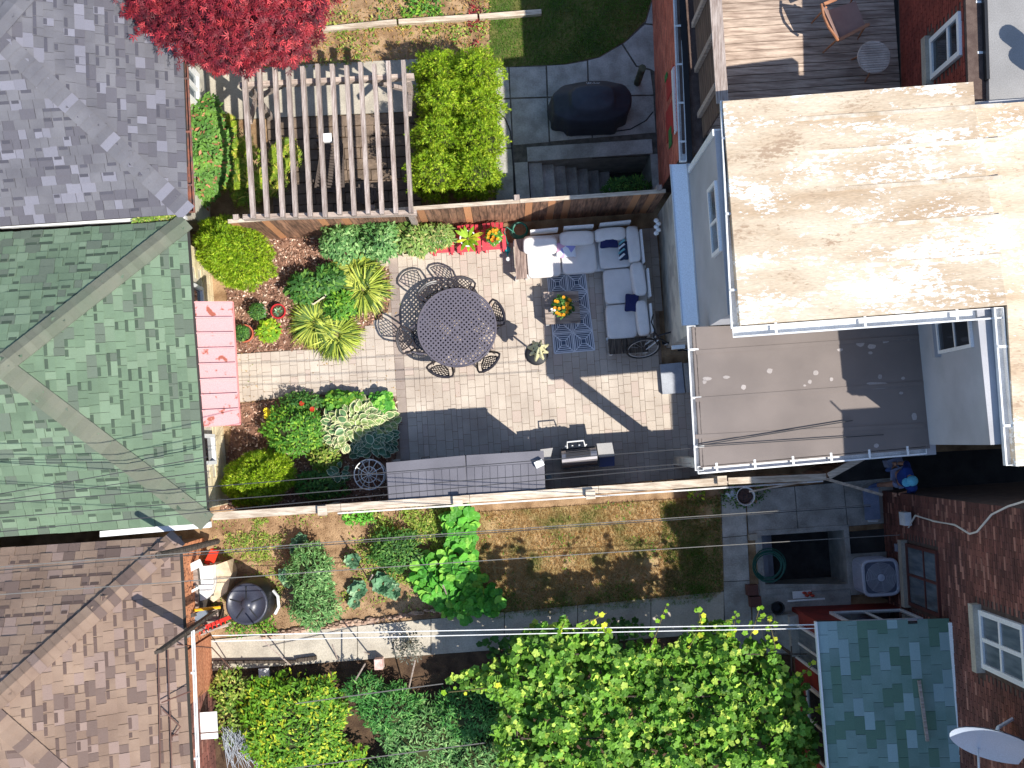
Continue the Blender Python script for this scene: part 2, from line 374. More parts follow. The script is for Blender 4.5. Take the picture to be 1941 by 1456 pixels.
# basement stair well with side walls and steps
wel = thing('basement_stairs', 'concrete basement steps going down beside the wooden fence', 'stairs', P(1110, 340))
a0, a1, b0, b1 = p1
def uvprism(mb, a, a_, b, b_, z0, z1): return mb.prism([fromUV(a, b), fromUV(a_, b), fromUV(a_, b_), fromUV(a, b_)], z0, z1)
uvprism(MB(), a0 - .0, a1 + .05, b1 - .02, b1 + .27, -1.9, .07).obj('side_wall', m_concd, wel)
uvprism(MB(), a0 - .27, a0 - .003, b0, b1 - .025, -1.5, .05).obj('side_wall', m_concd, wel)
uvprism(MB(), a0, a1 + .05, b0 - .12, b0 + .003, -1.9, .04).obj('side_wall', m_concd, wel)
uvprism(MB(), a1 + .003, a1 + .15, b0, b1 - .03, -1.9, .04).obj('side_wall', m_concd, wel)
for k in range(7):
    uvprism(MB(), a0 + .02 + .245 * k, a0 + .02 + .245 * (k + 1) + .02, b0 + .01, b1 - .03, -1.8, -.06 - .19 * k).obj('step', m_concd, wel)
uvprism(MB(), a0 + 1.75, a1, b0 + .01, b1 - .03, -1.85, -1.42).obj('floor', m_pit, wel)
pit = thing('basement_well', 'dark sunken concrete well beside the grey air conditioner', 'pit', P(1520, 1060))
a0, a1, b0, b1 = p2
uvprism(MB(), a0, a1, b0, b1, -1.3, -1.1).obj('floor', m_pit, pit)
for args in ((a0 - .12, a0, b0 - .1, b1 + .1), (a1, a1 + .1, b0 - .1, b1 + .1), (a0, a1, b1, b1 + .1), (a0, a1, b0 - .1, b0)):
    uvprism(MB(), *args, -1.3, .06).obj('side_wall', m_concd, pit)
for k in range(2): uvprism(MB(), a0 + .005, a0 + .16 + .18 * k, b0 + .005, b1 - .005, -1.12 + .01 * k, -.25 - .35 * k + .0).obj('step', mat('blue_slab', S(150, 156, 168), S(128, 134, 146), scale=3), pit)
# ---------------------------------------------------------------- walls, roofs
def bandm(m):  # dark granules printed on some tabs, the shingle's own colour
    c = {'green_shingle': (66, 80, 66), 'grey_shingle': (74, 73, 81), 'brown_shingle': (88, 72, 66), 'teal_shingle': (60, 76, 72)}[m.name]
    return mat(m.name + '_granules', S(*c), rough=.95, var=.12)
def shingles(parent, poly, e, m, expo=.165, wr=(.14, .2, .26), name='shingle', limit=300, reg=False, band=.34):
    bands = []; row = 0
    e = e.normalized(); n = (poly[1] - poly[0]).cross(poly[2] - poly[0]).normalized()
    if n.z < 0: n = -n
    s = n.cross(e).normalized()
    if s.z < 0: s = -s
    o = poly[0]; q = [((p - o).dot(e), (p - o).dot(s)) for p in poly]
    mats = []; y = min(b for a, b in q)
    tilt = s * math.cos(.05) - n * math.sin(.05); nn = n * math.cos(.05) + s * math.sin(.05)
    while y < max(b for a, b in q):
        x = min(a for a, b in q) - (rd.random() * .3 if not reg else wr[0] * (.5 * (row % 2) + .25 * (row % 3 == 0))); row += 1
        while x < max(a for a, b in q):
            w = rd.choice(wr); full = w; nx_ = x + w
            if reg: x = max(x, min(a for a, b in q)); w = min(nx_, max(a for a, b in q)) - x
            cx_, cy_ = x + w / 2, y + expo / 2
            if w > .03 and inpoly(cx_, cy_, q):
                th = rd.choice((.008, .008, .02)) if not reg else .012; c = o + e * cx_ + s * cy_ + n * (.012 + th / 2)
                mats.append(M3(c, e, tilt, nn, (w - .006, expo + .012, th)))
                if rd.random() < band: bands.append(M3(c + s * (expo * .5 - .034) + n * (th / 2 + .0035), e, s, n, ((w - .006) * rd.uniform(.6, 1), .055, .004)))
            x = nx_
        y += expo
    pieces(name, mats, m, parent, limit=limit, stuff='shingle_field')
    if bands: pieces('shadow_band', bands, bandm(m), parent, limit=0, stuff='granule_bands')
def caps(parent, a, b, m, n1, n2, w=.3, name='ridge_cap'):
    d = b - a; L = d.length; k = int(L / .15); d.normalize()
    for i in range(k):
        c = a + d * (i + .5) * L / k
        for n_ in (n1, n2):
            side = n_.cross(d).normalized()
            other = n2 if n_ is n1 else n1
            if side.dot(other) > 0: side = -side
            side = -side if (side.dot(Zv) > 0 and n_.dot(side) == 0 and False) else side
            cc = c + side * w * .25 * -1 * 0
        # one folded piece per cap
        s1 = n1.cross(d).normalized(); s1 = s1 if s1.z < 0 else -s1
        s2 = n2.cross(d).normalized(); s2 = s2 if s2.z < 0 else -s2
        t = .062; up = (n1 + n2).normalized()
        p0 = c - d * L / k * .5; p1_ = c + d * L / k * .54
        vs = [p0 + s1 * w / 2 + up * (t + .012), p0 + up * (t + .014), p0 + s2 * w / 2 + up * (t + .012), p1_ + s1 * w / 2 + up * t, p1_ + up * t, p1_ + s2 * w / 2 + up * t]
        vs += [v - up * .03 for v in vs]
        fs = [(0, 1, 4, 3), (1, 2, 5, 4), (6, 9, 10, 7), (7, 10, 11, 8), (0, 6, 7, 1), (1, 7, 8, 2), (3, 4, 10, 9), (4, 5, 11, 10), (0, 3, 9, 6), (2, 8, 11, 5)]
        MB().add(vs, fs).obj(name, m, parent)
def nrm(a, b, c):
    n = (b - a).cross(c - a).normalized(); return n if n.z > 0 else -n
def frame(A, B, side):
    ex = (Vector((B.x, B.y, 0)) - Vector((A.x, A.y, 0))); L = ex.length; ex /= L
    n = Vector((ex.y, -ex.x, 0)) * side
    return ex, n, L
def wallslab(A, B, z0, z1, side, t, m, name, parent):
    ex, n, L = frame(A, B, side); q = [A, B, B - n * t, A - n * t]
    return MB().prism([(p.x, p.y) for p in q], z0, z1).obj(name, m, parent)
def courses(A, B, z0, z1, side, bl, bh, m, parent, name='brick', holes=(), out=.012, limit=300, gap=.01):
    ex, n, L = frame(A, B, side); mats = []; k = 0; z = z0
    while z + bh <= z1 + .001:
        x = -bl / 2 * (k % 2)
        while x < L:
            x0, x1 = max(x, 0), min(x + bl, L)
            if x1 - x0 > bl * .2 and not any(x1 > h[0] and x0 < h[1] and z + bh > h[2] and z < h[3] for h in holes):
                c = Vector((A.x, A.y, 0)) + ex * (x0 + x1) / 2 + Zv * (z + bh / 2) + n * (out / 2 - .01 + rd.uniform(-.002, .003))
                mats.append(M3(c, ex, n, Zv, (x1 - x0 - gap, out + .02, bh - gap)))
            x += bl
        z += bh; k += 1
    pieces(name, mats, m, parent, limit=limit, stuff='brickwork')
def window(parent, A, B, side, s0, s1, z0, z1, mf=None, mg=None, split=(), hsplit=(), fw=.07, dep=.06, sill=None, sillm=None, label=None):
    mf = mf or m_white; mg = mg or m_glass
    ex, n, L = frame(A, B, side); A0 = Vector((A.x, A.y, 0)); b = MB()
    def bx(mb, x0, x1, za, zb, y0, y1): mb.boxm(M3(A0 + ex * (x0 + x1) / 2 + n * (y0 + y1) / 2 + Zv * (za + zb) / 2, ex, n, Zv, (x1 - x0, y1 - y0, zb - za)))
    bx(b, s0, s0 + fw, z0, z1, -.01, dep); bx(b, s1 - fw, s1, z0, z1, -.01, dep)
    bx(b, s0 + fw, s1 - fw, z1 - fw, z1, -.01, dep - .002); bx(b, s0 + fw, s1 - fw, z0, z0 + fw, -.01, dep - .002)
    for c in split: bx(b, c - fw * .4, c + fw * .4, z0 + fw, z1 - fw, -.01, dep - .008)
    for c in hsplit: bx(b, s0 + fw, s1 - fw, c - fw * .4, c + fw * .4, -.01, dep - .012)
    w = b.obj('window', mf, parent)
    if label: w['label'] = label
    xs_ = [s0 + fw] + list(split) + [s1 - fw]
    for i in range(len(xs_) - 1):
        g_ = MB(); bx(g_, xs_[i] + .003, xs_[i + 1] - .003, z0 + fw, z1 - fw, .012, .022); g_.obj('pane', mg, w)
    if sill:
        s_ = MB(); bx(s_, s0 - sill[0], s1 + sill[0], z0 - sill[2], z0 - .003, -.01, sill[1]); s_.obj('sill', sillm or m_conc, w)
    return w
def gutter(parent, A, B, side, w=.13, h=.1, step=.62, m=None, name='gutter'):
    m = m or m_gut; d = B - A; L = d.length; ex = d / L; hv = Vector((ex.y, -ex.x, 0)).normalized() * side
    b = MB()
    def bb(y0, y1, za, zb, mm=b, x0=0, x1=L):
        ez = ex.cross(hv).normalized(); ez = ez if ez.z > 0 else -ez
        mm.boxm(M3(A + ex * (x0 + x1) / 2 + hv * (y0 + y1) / 2 + ez * (za + zb) / 2, ex, hv, ez, (x1 - x0, y1 - y0, zb - za)))
    bb(0, .012, -h, 0); bb(w - .012, w, -h, -.004); bb(.012, w - .012, -h, -h + .012); bb(w, w + .012, -.02, -.004)
    bb(.012, w - .012, -h + .012, -.006, b, 0, .01); bb(.012, w - .012, -h + .012, -.006, b, L - .01, L)
    g_ = b.obj(name, m, parent)
    k = int(L / step)
    for i in range(k):
        t = MB(); x = (i + .5) * L / k; bb(-.03, w + .004, .0, .006, t, x - .018, x + .018); t.obj('strap', m, g_)
    return g_
# ---- garages
EAVE = 2.5
def garage(label, group, ne, se, pk, m, mcap, wallm, zp=3.75, left=-420, n_lim=300, caps_w=.36):
    NE = P(*ne, EAVE); SE = P(*se, EAVE); PK = P(*pk, zp)
    along = -U; d = 8.0
    NW = NE + along * d; SW = SE + along * d; RK = PK + along * (d - 2.5)
    root = thing('garage', label, 'garage', ((NE + SE) / 2 + along * 2.5) * 1.0)
    root.location.z = 0
    rb = MB(); rb.add([NE, SE, SW, NW, PK, RK], [(0, 4, 1), (0, 3, 5, 4), (1, 4, 5, 2), (2, 5, 3), (0, 1, 2, 3)])
    roof = rb.obj('roof', m_under, root)
    fc = MB(); 
    for a, b in ((NE, SE), (NE, NW), (SE, SW)):
        e_ = (b - a).normalized(); fc.bar(a + Vector((0, 0, -.09)), b + Vector((0, 0, -.09)), .025, .17)
    fc.obj('fascia', m_under, root)
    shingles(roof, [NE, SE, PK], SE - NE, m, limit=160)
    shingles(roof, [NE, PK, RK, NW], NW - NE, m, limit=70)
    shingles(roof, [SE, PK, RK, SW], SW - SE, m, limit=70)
    n1 = nrm(NE, SE, PK); n2 = nrm(NE, PK, NW); n3 = nrm(SE, PK, SW)
    caps(roof, NE, PK, mcap, n1, n2, caps_w); caps(roof, SE, PK, mcap, n1, n3, caps_w); caps(roof, PK, PK + along * 1.2, mcap, n2, n3, caps_w)
    ins = .26
    ex, n, L = frame(NE, SE, -1)
    out = U
    A = NE - out * ins - V * .2; B = SE - out * ins + V * .2
    A.z = B.z = 0
    MB().prism([(q.x, q.y) for q in (A, B, B - U * 7, A - U * 7)], 0, EAVE - .06).obj('wall', wallm, root)
    return root, roof, A, B, NE, SE, PK
g1 = garage('garage with grey blended shingles, a maple hanging over it', None, (331, -330), (356, 404), (-15, 62), m_shgr, m_shgr, m_beigew, 3.9)
g2 = garage('garage with green shingles and a pink metal awning', None, (352, 420), (393, 990), (2, 694), m_shg, m_shgcap, m_mortar, 3.75)
g3 = garage('garage with brown shingles behind the junk pile', None, (338, 1018), (372, 1690), (-28, 1345), m_shb, m_shb, m_mortard, 3.95)
r1, roof1, A1w, B1w, NE1, SE1, PK1 = g1; r2, roof2, A2w, B2w, NE2, SE2, PK2 = g2; r3, roof3, A3w, B3w, NE3, SE3, PK3 = g3
ft = P(345, 410, 2.35) 
MB().prism(PX([(0, 424), (350, 402), (353, 415), (0, 433)], 2.4), 2.3, 2.44).obj('flashing', m_white, r1)
MB().prism(PX([(190, 1007), (398, 989), (399, 1000), (190, 1018)], 2.4), 2.3, 2.42).obj('flashing', m_white, r2)
gutter(r1, P(334, -100, 2.5), P(357, 402, 2.5), -1, .1, .09, .9, mat('rusty_gutter', S(150, 92, 72), S(90, 74, 70), scale=8, rough=.7))
# ex runs from A to B; east side
L2 = (B2w - A2w).length
def spos(A, B, u, v, z=0):
    ex, n, L = frame(A, B, 1); return (P(u, v, z) - Vector((A.x, A.y, z))).dot(ex)
s_w1 = (spos(A2w, B2w, 400, 540, 1.2), spos(A2w, B2w, 400, 585, 1.2)); s_w2 = (spos(A2w, B2w, 410, 822, 1.2), spos(A2w, B2w, 410, 880, 1.2))
side2 = -1
if frame(A2w, B2w, 1)[1].x > 0: side2 = 1
courses(A2w, B2w, 0, EAVE - .1, side2, .4, .2, m_block, r2, 'block', holes=[(s_w1[0], s_w1[1], .9, 2.0), (s_w2[0], s_w2[1], .9, 2.0)], limit=150)
window(r2, A2w, B2w, side2, s_w1[0], s_w1[1], .95, 1.95, dep=.08); window(r2, A2w, B2w, side2, s_w2[0], s_w2[1], .95, 1.95, dep=.09)
# pink metal awning: eight ribbed panels
m_pink = mat('pink_painted_metal', S(198, 150, 149), S(150, 78, 58), rough=.6, scale=5, ramp=(.6, .65), var=.03, bump=.05)
w0, w1 = P(368, 573, 2.35), P(385, 808, 2.35); o0, o1 = P(440, 573, 2.05), P(454, 804, 2.05)
aw = MB(); aw.bar(w0 + Vector((0, 0, -.05)), o0 + Vector((0, 0, -.05)), .03, .05); aw.bar(w1 + Vector((0, 0, -.05)), o1 + Vector((0, 0, -.05)), .03, .05); aw.bar(o0 + Vector((0, 0, -.05)), o1 + Vector((0, 0, -.05)), .03, .04)
awn = aw.obj('awning', mat('pink_trim', S(226, 140, 136), rough=.5), r2)
for k in range(8):
    a, b = (k + .012) / 8, (k + .988) / 8
    q = [w0.lerp(w1, a), w0.lerp(w1, b), o0.lerp(o1, b), o0.lerp(o1, a)]
    t = MB(); t.add(q + [p - Vector((0, 0, .015)) for p in q], [(0, 1, 2, 3), (7, 6, 5, 4), (0, 4, 5, 1), (1, 5, 6, 2), (2, 6, 7, 3), (3, 7, 4, 0)])
    t.bar(q[0] + Vector((0, 0, .02)) , q[3] + Vector((0, 0, .02)), .025, .05); t.obj('panel', m_pink, awn)
# grey garage wall window and brown garage cladding
s1_ = spos(A1w, B1w, 375, 120, 1.3), spos(A1w, B1w, 378, 190, 1.3); sd1 = 1 if frame(A1w, B1w, 1)[1].x > 0 else -1
window(r1, A1w, B1w, sd1, s1_[0], s1_[1], .7, 2.1, fw=.1, dep=.07, split=((s1_[0] + s1_[1]) / 2,), mg=m_glass2)
m_terra = mat('orange_siding', S(196, 134, 98), S(156, 96, 66), scale=3, stretch=(1, 8, 8), var=.12, rough=.85)
s3 = spos(A3w, B3w, 390, 1205, 0), spos(A3w, B3w, 390, 1300, 0); sd3 = 1 if frame(A3w, B3w, 1)[1].x > 0 else -1
L3 = (B3w - A3w).length
ex3, n3, _ = frame(A3w, B3w, sd3); bd = []
for k in range(11):
    z = .1 + k * .2; bd.append(M3(Vector((A3w.x, A3w.y, z)) + ex3 * (s3[0] + s3[1]) / 2 + n3 * .02, ex3, n3, Zv, (s3[1] - s3[0], .05, .19)))
pieces('siding_board', bd, m_terra, r3)
m_hole = mat('perforated_orange_brick', S(192, 130, 92), S(100, 58, 40), scale=16, ramp=(.55, .62), var=.12, rough=.9)
courses(A3w, A3w + ex3 * (s3[0] - .01), 0, 2.35, sd3, .24, .12, m_hole, r3, 'brick', limit=120)
courses(A3w + ex3 * (s3[1] + .01), A3w + ex3 * (s3[1] + 2.2), 0, 2.35, sd3, .24, .09, m_brick, r3, 'brick', limit=120)
gutter(r3, P(362, 1195, 2.5), P(374, 1520, 2.5), sd3, .05, .06, 1.2)
# ---- main grey house
house = thing('house', 'grey stucco house with a stained pale flat roof', 'house', P(1500, 600))
zr = lambda u: 5.55 + .8 * max(0, min(1, (u - 1390) / 515))
m_flat = mat('stained_roof_membrane', S(208, 192, 168), S(178, 154, 126), scale=1.3, stretch=(.5, 2.2, 1), ramp=(.38, .68), detail=12, bump=.3, bscale=25, c3=None, var=.0, rough=.8)
# peeling: finer second layer of white patches
nt = m_flat.node_tree; N_ = nt.nodes; L_ = nt.links; bs = N_['Principled BSDF']; old = bs.inputs['Base Color'].links[0].from_socket
gp = N_.new('ShaderNodeNewGeometry'); mp_ = N_.new('ShaderNodeMapping'); mp_.inputs['Scale'].default_value = (.8, 2.0, 1); mp_.inputs['Rotation'].default_value = (0, 0, -TH); L_.new(gp.outputs[0], mp_.inputs[0])
n1_ = N_.new('ShaderNodeTexNoise'); n1_.inputs['Scale'].default_value = 11; n1_.inputs['Detail'].default_value = 12; n1_.inputs['Roughness'].default_value = .72; L_.new(mp_.outputs[0], n1_.inputs[0])
n2_ = N_.new('ShaderNodeTexNoise'); n2_.inputs['Scale'].default_value = .9; n2_.inputs['Detail'].default_value = 3; L_.new(mp_.outputs[0], n2_.inputs[0])
ad = N_.new('ShaderNodeMath'); ad.operation = 'ADD'; L_.new(n1_.outputs[0], ad.inputs[0]); L_.new(n2_.outputs[0], ad.inputs[1])
mrr = N_.new('ShaderNodeMapRange'); mrr.inputs[1].default_value = 1.08; mrr.inputs[2].default_value = 1.13; L_.new(ad.outputs[0], mrr.inputs[0])
mx = N_.new('ShaderNodeMix'); mx.data_type = 'RGBA'; L_.new(mrr.outputs[0], mx.inputs[0]); L_.new(old, mx.inputs[6]); mx.inputs[7].default_value = (.85, .84, .80, 1)
mr3 = N_.new('ShaderNodeMapRange'); mr3.inputs[1].default_value = .88; mr3.inputs[2].default_value = .78; L_.new(ad.outputs[0], mr3.inputs[0])
mx2 = N_.new('ShaderNodeMix'); mx2.data_type = 'RGBA'; L_.new(mr3.outputs[0], mx2.inputs[0]); L_.new(mx.outputs[2], mx2.inputs[6]); mx2.inputs[7].default_value = (*S(164, 140, 116), 1)
L_.new(mx2.outputs[2], bs.inputs['Base Color'])
rp = [(1370, 192), (1600, 174), (1845, 155), (1848, 200), (2030, 186), (2030, 880), (1926, 884), (1909, 578), (1650, 598), (1403, 616)]
pts = [P(u, v, zr(u)) for u, v in rp]
mb = MB()
west = [pts[0], pts[1], pts[2], pts[3], pts[7], pts[8], pts[9]]; east = [pts[3], pts[4], pts[5], pts[6], pts[7]]
for pl in (west, east): mb.prism([(p.x, p.y) for p in pl], [p.z - .18 for p in pl], [p.z for p in pl])
roofm = mb.obj('roof', m_flat, house)
sm_ = MB()   # lap seams and a worn ridge
for v0 in (235, 300, 372, 445, 520): 
    sm_.bar(P(1385 + (v0 - 190) * .066, v0 - 0, zr(1385) + .004), P(1900, v0 - 36, zr(1900) + .004), .06, .008)
sm_.obj('seam', mat('roof_seam', S(224, 212, 194), S(190, 168, 140), scale=5, rough=.8), roofm)
ZL = 3.85
SWc = P(1346, 617, ZL); NWc = P(1309, 318, 3.1)
SWc.z = NWc.z = 0
ex, n, L = frame(NWc, SWc, 1); sdw = 1 if n.x < 0 else -1
zt = 5.36
MB().prism([(q.x, q.y) for q in (NWc, SWc, SWc + U * 3.6, NWc + U * 3.6)], 0, zt).obj('wall', m_stucco, house)
# window in the west wall high under the eave
sw = (SWc - NWc).length
spx = lambda v, z: (P(1360, v, z) - NWc).dot((SWc - NWc).normalized())
window(house, NWc, SWc, sdw, spx(350, 5.0), spx(482, 5.0), 4.65, 5.3, fw=.06, split=(spx(420, 5.0),), dep=.05, mg=m_glass2)
# trim board at the north west corner
tb = MB(); tb.prism([(q.x, q.y) for q in (NWc - U * .03 + V * .03, NWc - U * .03 - V * .07, NWc + U * .1 - V * .07, NWc + U * .1 + V * .03)], 3.0, zt - .01); tb.obj('corner_trim', m_white, house)
gutter(house, P(1384, 190, 5.5), P(1405, 622, 5.5), 1, .14, .12, 1.0)
gutter(house, P(1388, 620, 5.5), P(1903, 582, 6.28), 1, .15, .12, 1.0)
# far two storey block
FA = P(1739, 609, ZL); FB = P(1762, 843, ZL); FN = FA + V * 3.6
FA.z = FB.z = 0
fa2 = Vector((FA.x, FA.y, 0)) + (FA - FB).normalized() * 2.95
MB().prism([(q.x, q.y) for q in (fa2, FB, FB + U * 4.5, fa2 + U * 4.5)], 0, 6.16).obj('wall', m_stucco, house)
sdf = 1 if frame(FA, FB, 1)[1].x < 0 else -1
fs = lambda v, z: (P(1830, v, z) - FA).dot((FB - FA).normalized())
wz0, wz1 = 4.7, 5.95
ex, n, L = frame(FA, FB, sdf)
window(house, FA, FB, sdf, fs(600, 5.2), fs(664, 5.2), wz0, wz1, fw=.05, split=(), hsplit=(5.35,), dep=.05, sill=(.05, .1, .12), sillm=m_stucco, label='dark two pane window with a grey reveal')
hk = MB(); hk.tube([P(1760, 815, 3.7), P(1775, 813, 4.0), P(1785, 816, 4.2), P(1790, 810, 4.3)], .012); hk.obj('wall_hook', m_dark, house)
gutter(house, P(1903, 582, 6.3), P(1926, 882, 6.3), 1, .13, .12, .9)
# rear wing with brown membrane roof
m_mem = mat('brown_membrane', S(128, 118, 112), S(116, 107, 102), scale=1.2, bump=.3, bscale=120, var=.02, rough=.85, detail=8)
lr = [(1312, 620), (1740, 606), (1763, 850), (1328, 887)]
lq = [P(a, b, ZL) for a, b in lr]
lroof = MB().prism([(p.x, p.y) for p in lq], ZL - .16, ZL).obj('roof', m_mem, house)
lroof['label'] = 'low brown membrane roof'
sl = MB()
for v0, v1 in ((668, 650), (758, 738), (828, 818)): sl.bar(P(1318, v0, ZL + .004), P(1752, v1 - 12, ZL + .004), .07, .010)
sl.obj('seam', m_mem, lroof)
m_patch = mat('pale_patch', S(164, 156, 152), rough=.85)
for (u, v, a, b) in [(1340, 718, 9, 4), (1335, 724, 4, 4), (1377, 715, 7, 3), (1459, 703, 6, 5), (1409, 734, 5, 5), (1546, 707, 6, 5), (1535, 724, 4, 4), (1525, 731, 3, 2), (1630, 651, 8, 7), (1652, 657, 9, 5), (1678, 645, 7, 6), (1592, 663, 6, 3), (1650, 669, 4, 3), (1660, 727, 22, 3), (1668, 714, 4, 5), (1712, 717, 4, 3), (1733, 790, 5, 8), (1576, 719, 4, 4), (1708, 745, 4, 3), (1655, 735, 28, 3), (1723, 642, 4, 3), (1661, 845, 5, 4)]:
    pl = [P(u + a * math.cos(q) * rd.uniform(.8, 1.15), v + b * math.sin(q) * rd.uniform(.8, 1.15), ZL) for q in np.linspace(0, 6.28, 10)[:-1]]
    MB().prism([(p.x, p.y) for p in pl], ZL - .01, ZL + .004).obj('roof_patch', m_patch, lroof)
# body under the wing, porch post
wl_ = P(1372, 690, ZL); bw = [P(1312, 650), P(1312, 738), P(1486, 728), P(1494, 868), P(1640, 858), P(1632, 640)]
MB().prism([(p.x, p.y) for p in bw], 0, ZL - .17).obj('wall', m_stucco, house)
pc = P(1350, 880, ZL); MB().box((pc.x, pc.y, 1.72 + (ZL - 3.6) / 2), (.17, .17, 3.44 + ZL - 3.6), TH).obj('post', m_beigew, house)
gutter(house, P(1318, 617, ZL), P(1334, 892, ZL), 1, .13, .11, .62)
gutter(house, P(1322, 884, ZL), P(1756, 846, ZL), 1, .12, .1, .62)
# low rear extension with metal lean-to roof
e0, e1 = P(1246, 408), P(1263, 660)
MB().prism([(q.x, q.y) for q in (e0, e1, e1 + U * .62, e0 + U * .62)], 0, 2.62).obj('wall', m_beigew, house)
zlo, zhi = 2.72, 2.98
lt = MB(); q = [P(1270, 312, zlo), P(1328, 309, zhi), P(1350, 614, zhi), P(1293, 617, zlo)]
lean = lt.add(q + [p - Vector((0, 0, .06)) for p in q], [(0, 1, 2, 3), (7, 6, 5, 4), (0, 4, 5, 1), (1, 5, 6, 2), (2, 6, 7, 3), (3, 7, 4, 0)]).obj('roof', mat('pale_blue_metal', S(226, 233, 242), rough=.35, var=.02), house)
lean['label'] = 'pale metal lean-to roof'
ls = MB()
for f in (.0, .55, 1): ls.bar(q[0].lerp(q[1], f) + Vector((0, 0, .008)), q[3].lerp(q[2], f) + Vector((0, 0, .008)), .02, .02)
ls.obj('seam', m_gut, lean)
MB().prism(PX([(1274, 655), (1298, 653), (1299, 660), (1274, 662)], 2.5), 2.4, 2.5).obj('soffit', m_white, house)
# entrance steps
st_ = thing('doorstep', 'low concrete doorstep in front of the rear porch', 'step', P(1275, 715))
MB().prism(PX([(1249, 692), (1290, 688), (1296, 745), (1254, 748)]), 0, .17).obj('tread', mat('step_concrete', S(170, 174, 180), S(150, 154, 162), scale=4), st_)
MB().prism(PX([(1292, 690), (1340, 688), (1345, 745), (1298, 745)]), 0, .26).obj('landing', m_concd, st_)
# ---- northern neighbour
nh = thing('house', 'red brick house with a rooftop deck and white gutters', 'house', P(1500, 60))
b0_, b1_ = P(1232, -120), P(1250, 366)
MB().prism([(q.x, q.y) for q in (b0_ , b1_, b1_ + U * 6, b0_ + U * 6)], 0, 3.05).obj('wall', m_mortard, nh)
sdn = 1 if frame(b0_, b1_, 1)[1].x < 0 else -1
courses(b0_, b1_, 0, 3.0, sdn, .21, .075, m_bricko, nh, limit=260)
exn, nn_, Ln = frame(b0_, b1_, sdn)
pp_ = MB()
for (s0_, s1_2, za, zb) in [(spos(b0_, b1_, 1265, 190, 2.2), spos(b0_, b1_, 1265, 250, 2.2), 1.4, 2.6), (spos(b0_, b1_, 1260, 140, 2), spos(b0_, b1_, 1260, 180, 2), 1.6, 2.5)]:
    pp_.boxm(M3(b0_ + exn * (s0_ + s1_2) / 2 + nn_ * .02 + Zv * (za + zb) / 2, exn, nn_, Zv, (s1_2 - s0_, .012, zb - za)))
pp_.obj('paint_patch', mat('red_paint', S(190, 54, 52), S(176, 66, 56), scale=8, rough=.7), nh)
pp_ = MB()
for (s0_, s1_2, za, zb) in [(spos(b0_, b1_, 1265, 240, 2.0), spos(b0_, b1_, 1265, 275, 2.0), 1.7, 2.05), (spos(b0_, b1_, 1262, 122, 2.2), spos(b0_, b1_, 1262, 134, 2.2), 1.5, 1.8)]:
    pp_.boxm(M3(b0_ + exn * (s0_ + s1_2) / 2 + nn_ * .03 + Zv * (za + zb) / 2, exn, nn_, Zv, (s1_2 - s0_, .012, zb - za)))
pp_.obj('paint_patch', mat('green_paint', S(70, 128, 66), rough=.7), nh)
wb = MB(); wb.prism(PX([(1275, 128), (1282, 122), (1288, 246), (1281, 250)], 2.6), 2.4, 2.6); wb.obj('trim_board', m_white, nh)
gutter(nh, P(1288, -60, 3.1), P(1302, 305, 3.1), 1, .12, .1, .6)
mg_ = MB(); mg_.prism(PX([(1286, -60), (1297, -60), (1313, 306), (1303, 308)], 3.12), 3.05, 3.12); mg_.obj('gutter_mesh', m_black, nh)
# deck
ZD = 3.25
dk = thing('roof_deck', 'weathered wooden roof deck beside the red brick wall', 'deck', P(1530, 80, ZD))
d0, d1 = P(1314, -80, ZD), P(1336, 262, ZD)
MB().prism([(p.x, p.y) for p in (d0, d1, d1 + U * 3.5, d0 + U * 3.5)], 3.06, ZD - .04).obj('joist_frame', m_under, dk)
Dn = (d1 - d0); Ld = Dn.length; Dn.normalize(); dm = []
for k in range(int(Ld / .142)):
    c = d0 + Dn * (k + .5) * .142 + U * 1.72; dm.append(M3(Vector((c.x, c.y, ZD - .02)), U, V, Zv, (3.42, .131, .035)))
pieces('deck_board', dm, mat('deck_wood', S(196, 176, 158), S(142, 122, 108), scale=2.2, stretch=(1, 9, 9), var=.2, bump=.25, bscale=12, rough=.9), dk)
scn = MB(); fb = []
for k in range(9):
    z = ZD + .0 + k * .17; c = (d0 + d1) / 2; fb.append(M3(Vector((c.x, c.y, z + .08)) - U * .03, Dn, U, Zv, (Ld, .03, .15)))
pieces('screen_board', fb, mat('dark_screen_wood', S(112, 92, 80), S(82, 66, 58), scale=2, stretch=(9, 1, 9), var=.1, rough=.9), dk)
rp_ = MB(); e = d0.copy(); e.z = ZD + 1.62; f_ = d1.copy() - Dn * .1; f_.z = ZD + 1.62; rp_.bar(e, f_, .19, .04); rp_.obj('top_rail', m_wood, dk)
for k in range(4):
    c = d0.lerp(d1, (k + .5) / 4); MB().box((c.x - .06, c.y, ZD + .8), (.09, .09, 1.6), TH).obj('post', m_woodh, dk)
# upper brick storey
u0, u1 = P(1700, -120, ZD), P(1712, 310, ZD); u0.z = u1.z = 0
ZU = 6.1
MB().prism([(p.x, p.y) for p in (u0, u1, u1 + U * 4, u0 + U * 4)], 3.0, ZU - .1).obj('wall', m_mortard, nh)
sdu = 1 if frame(u0, u1, 1)[1].x < 0 else -1
us = lambda v, z: (P(1790, v, z) - Vector((u0.x, u0.y, z))).dot((u1 - u0).normalized())
ws0, ws1 = us(72, 4.75), us(150, 4.75)
courses(u0, u1, 3.3, ZU - .12, sdu, .21, .075, m_brickr, nh, holes=[(ws0, ws1, 4.7, 5.85), (ws0 - .05, ws1 + .05, 4.5, 4.7)], limit=300)
window(nh, u0, u1, sdu, ws0, ws1, 4.7, 5.85, fw=.08, hsplit=(5.4,), dep=.06, sill=(.06, .12, .18), sillm=m_conc, mg=m_glass, label='white framed window with a stone sill')
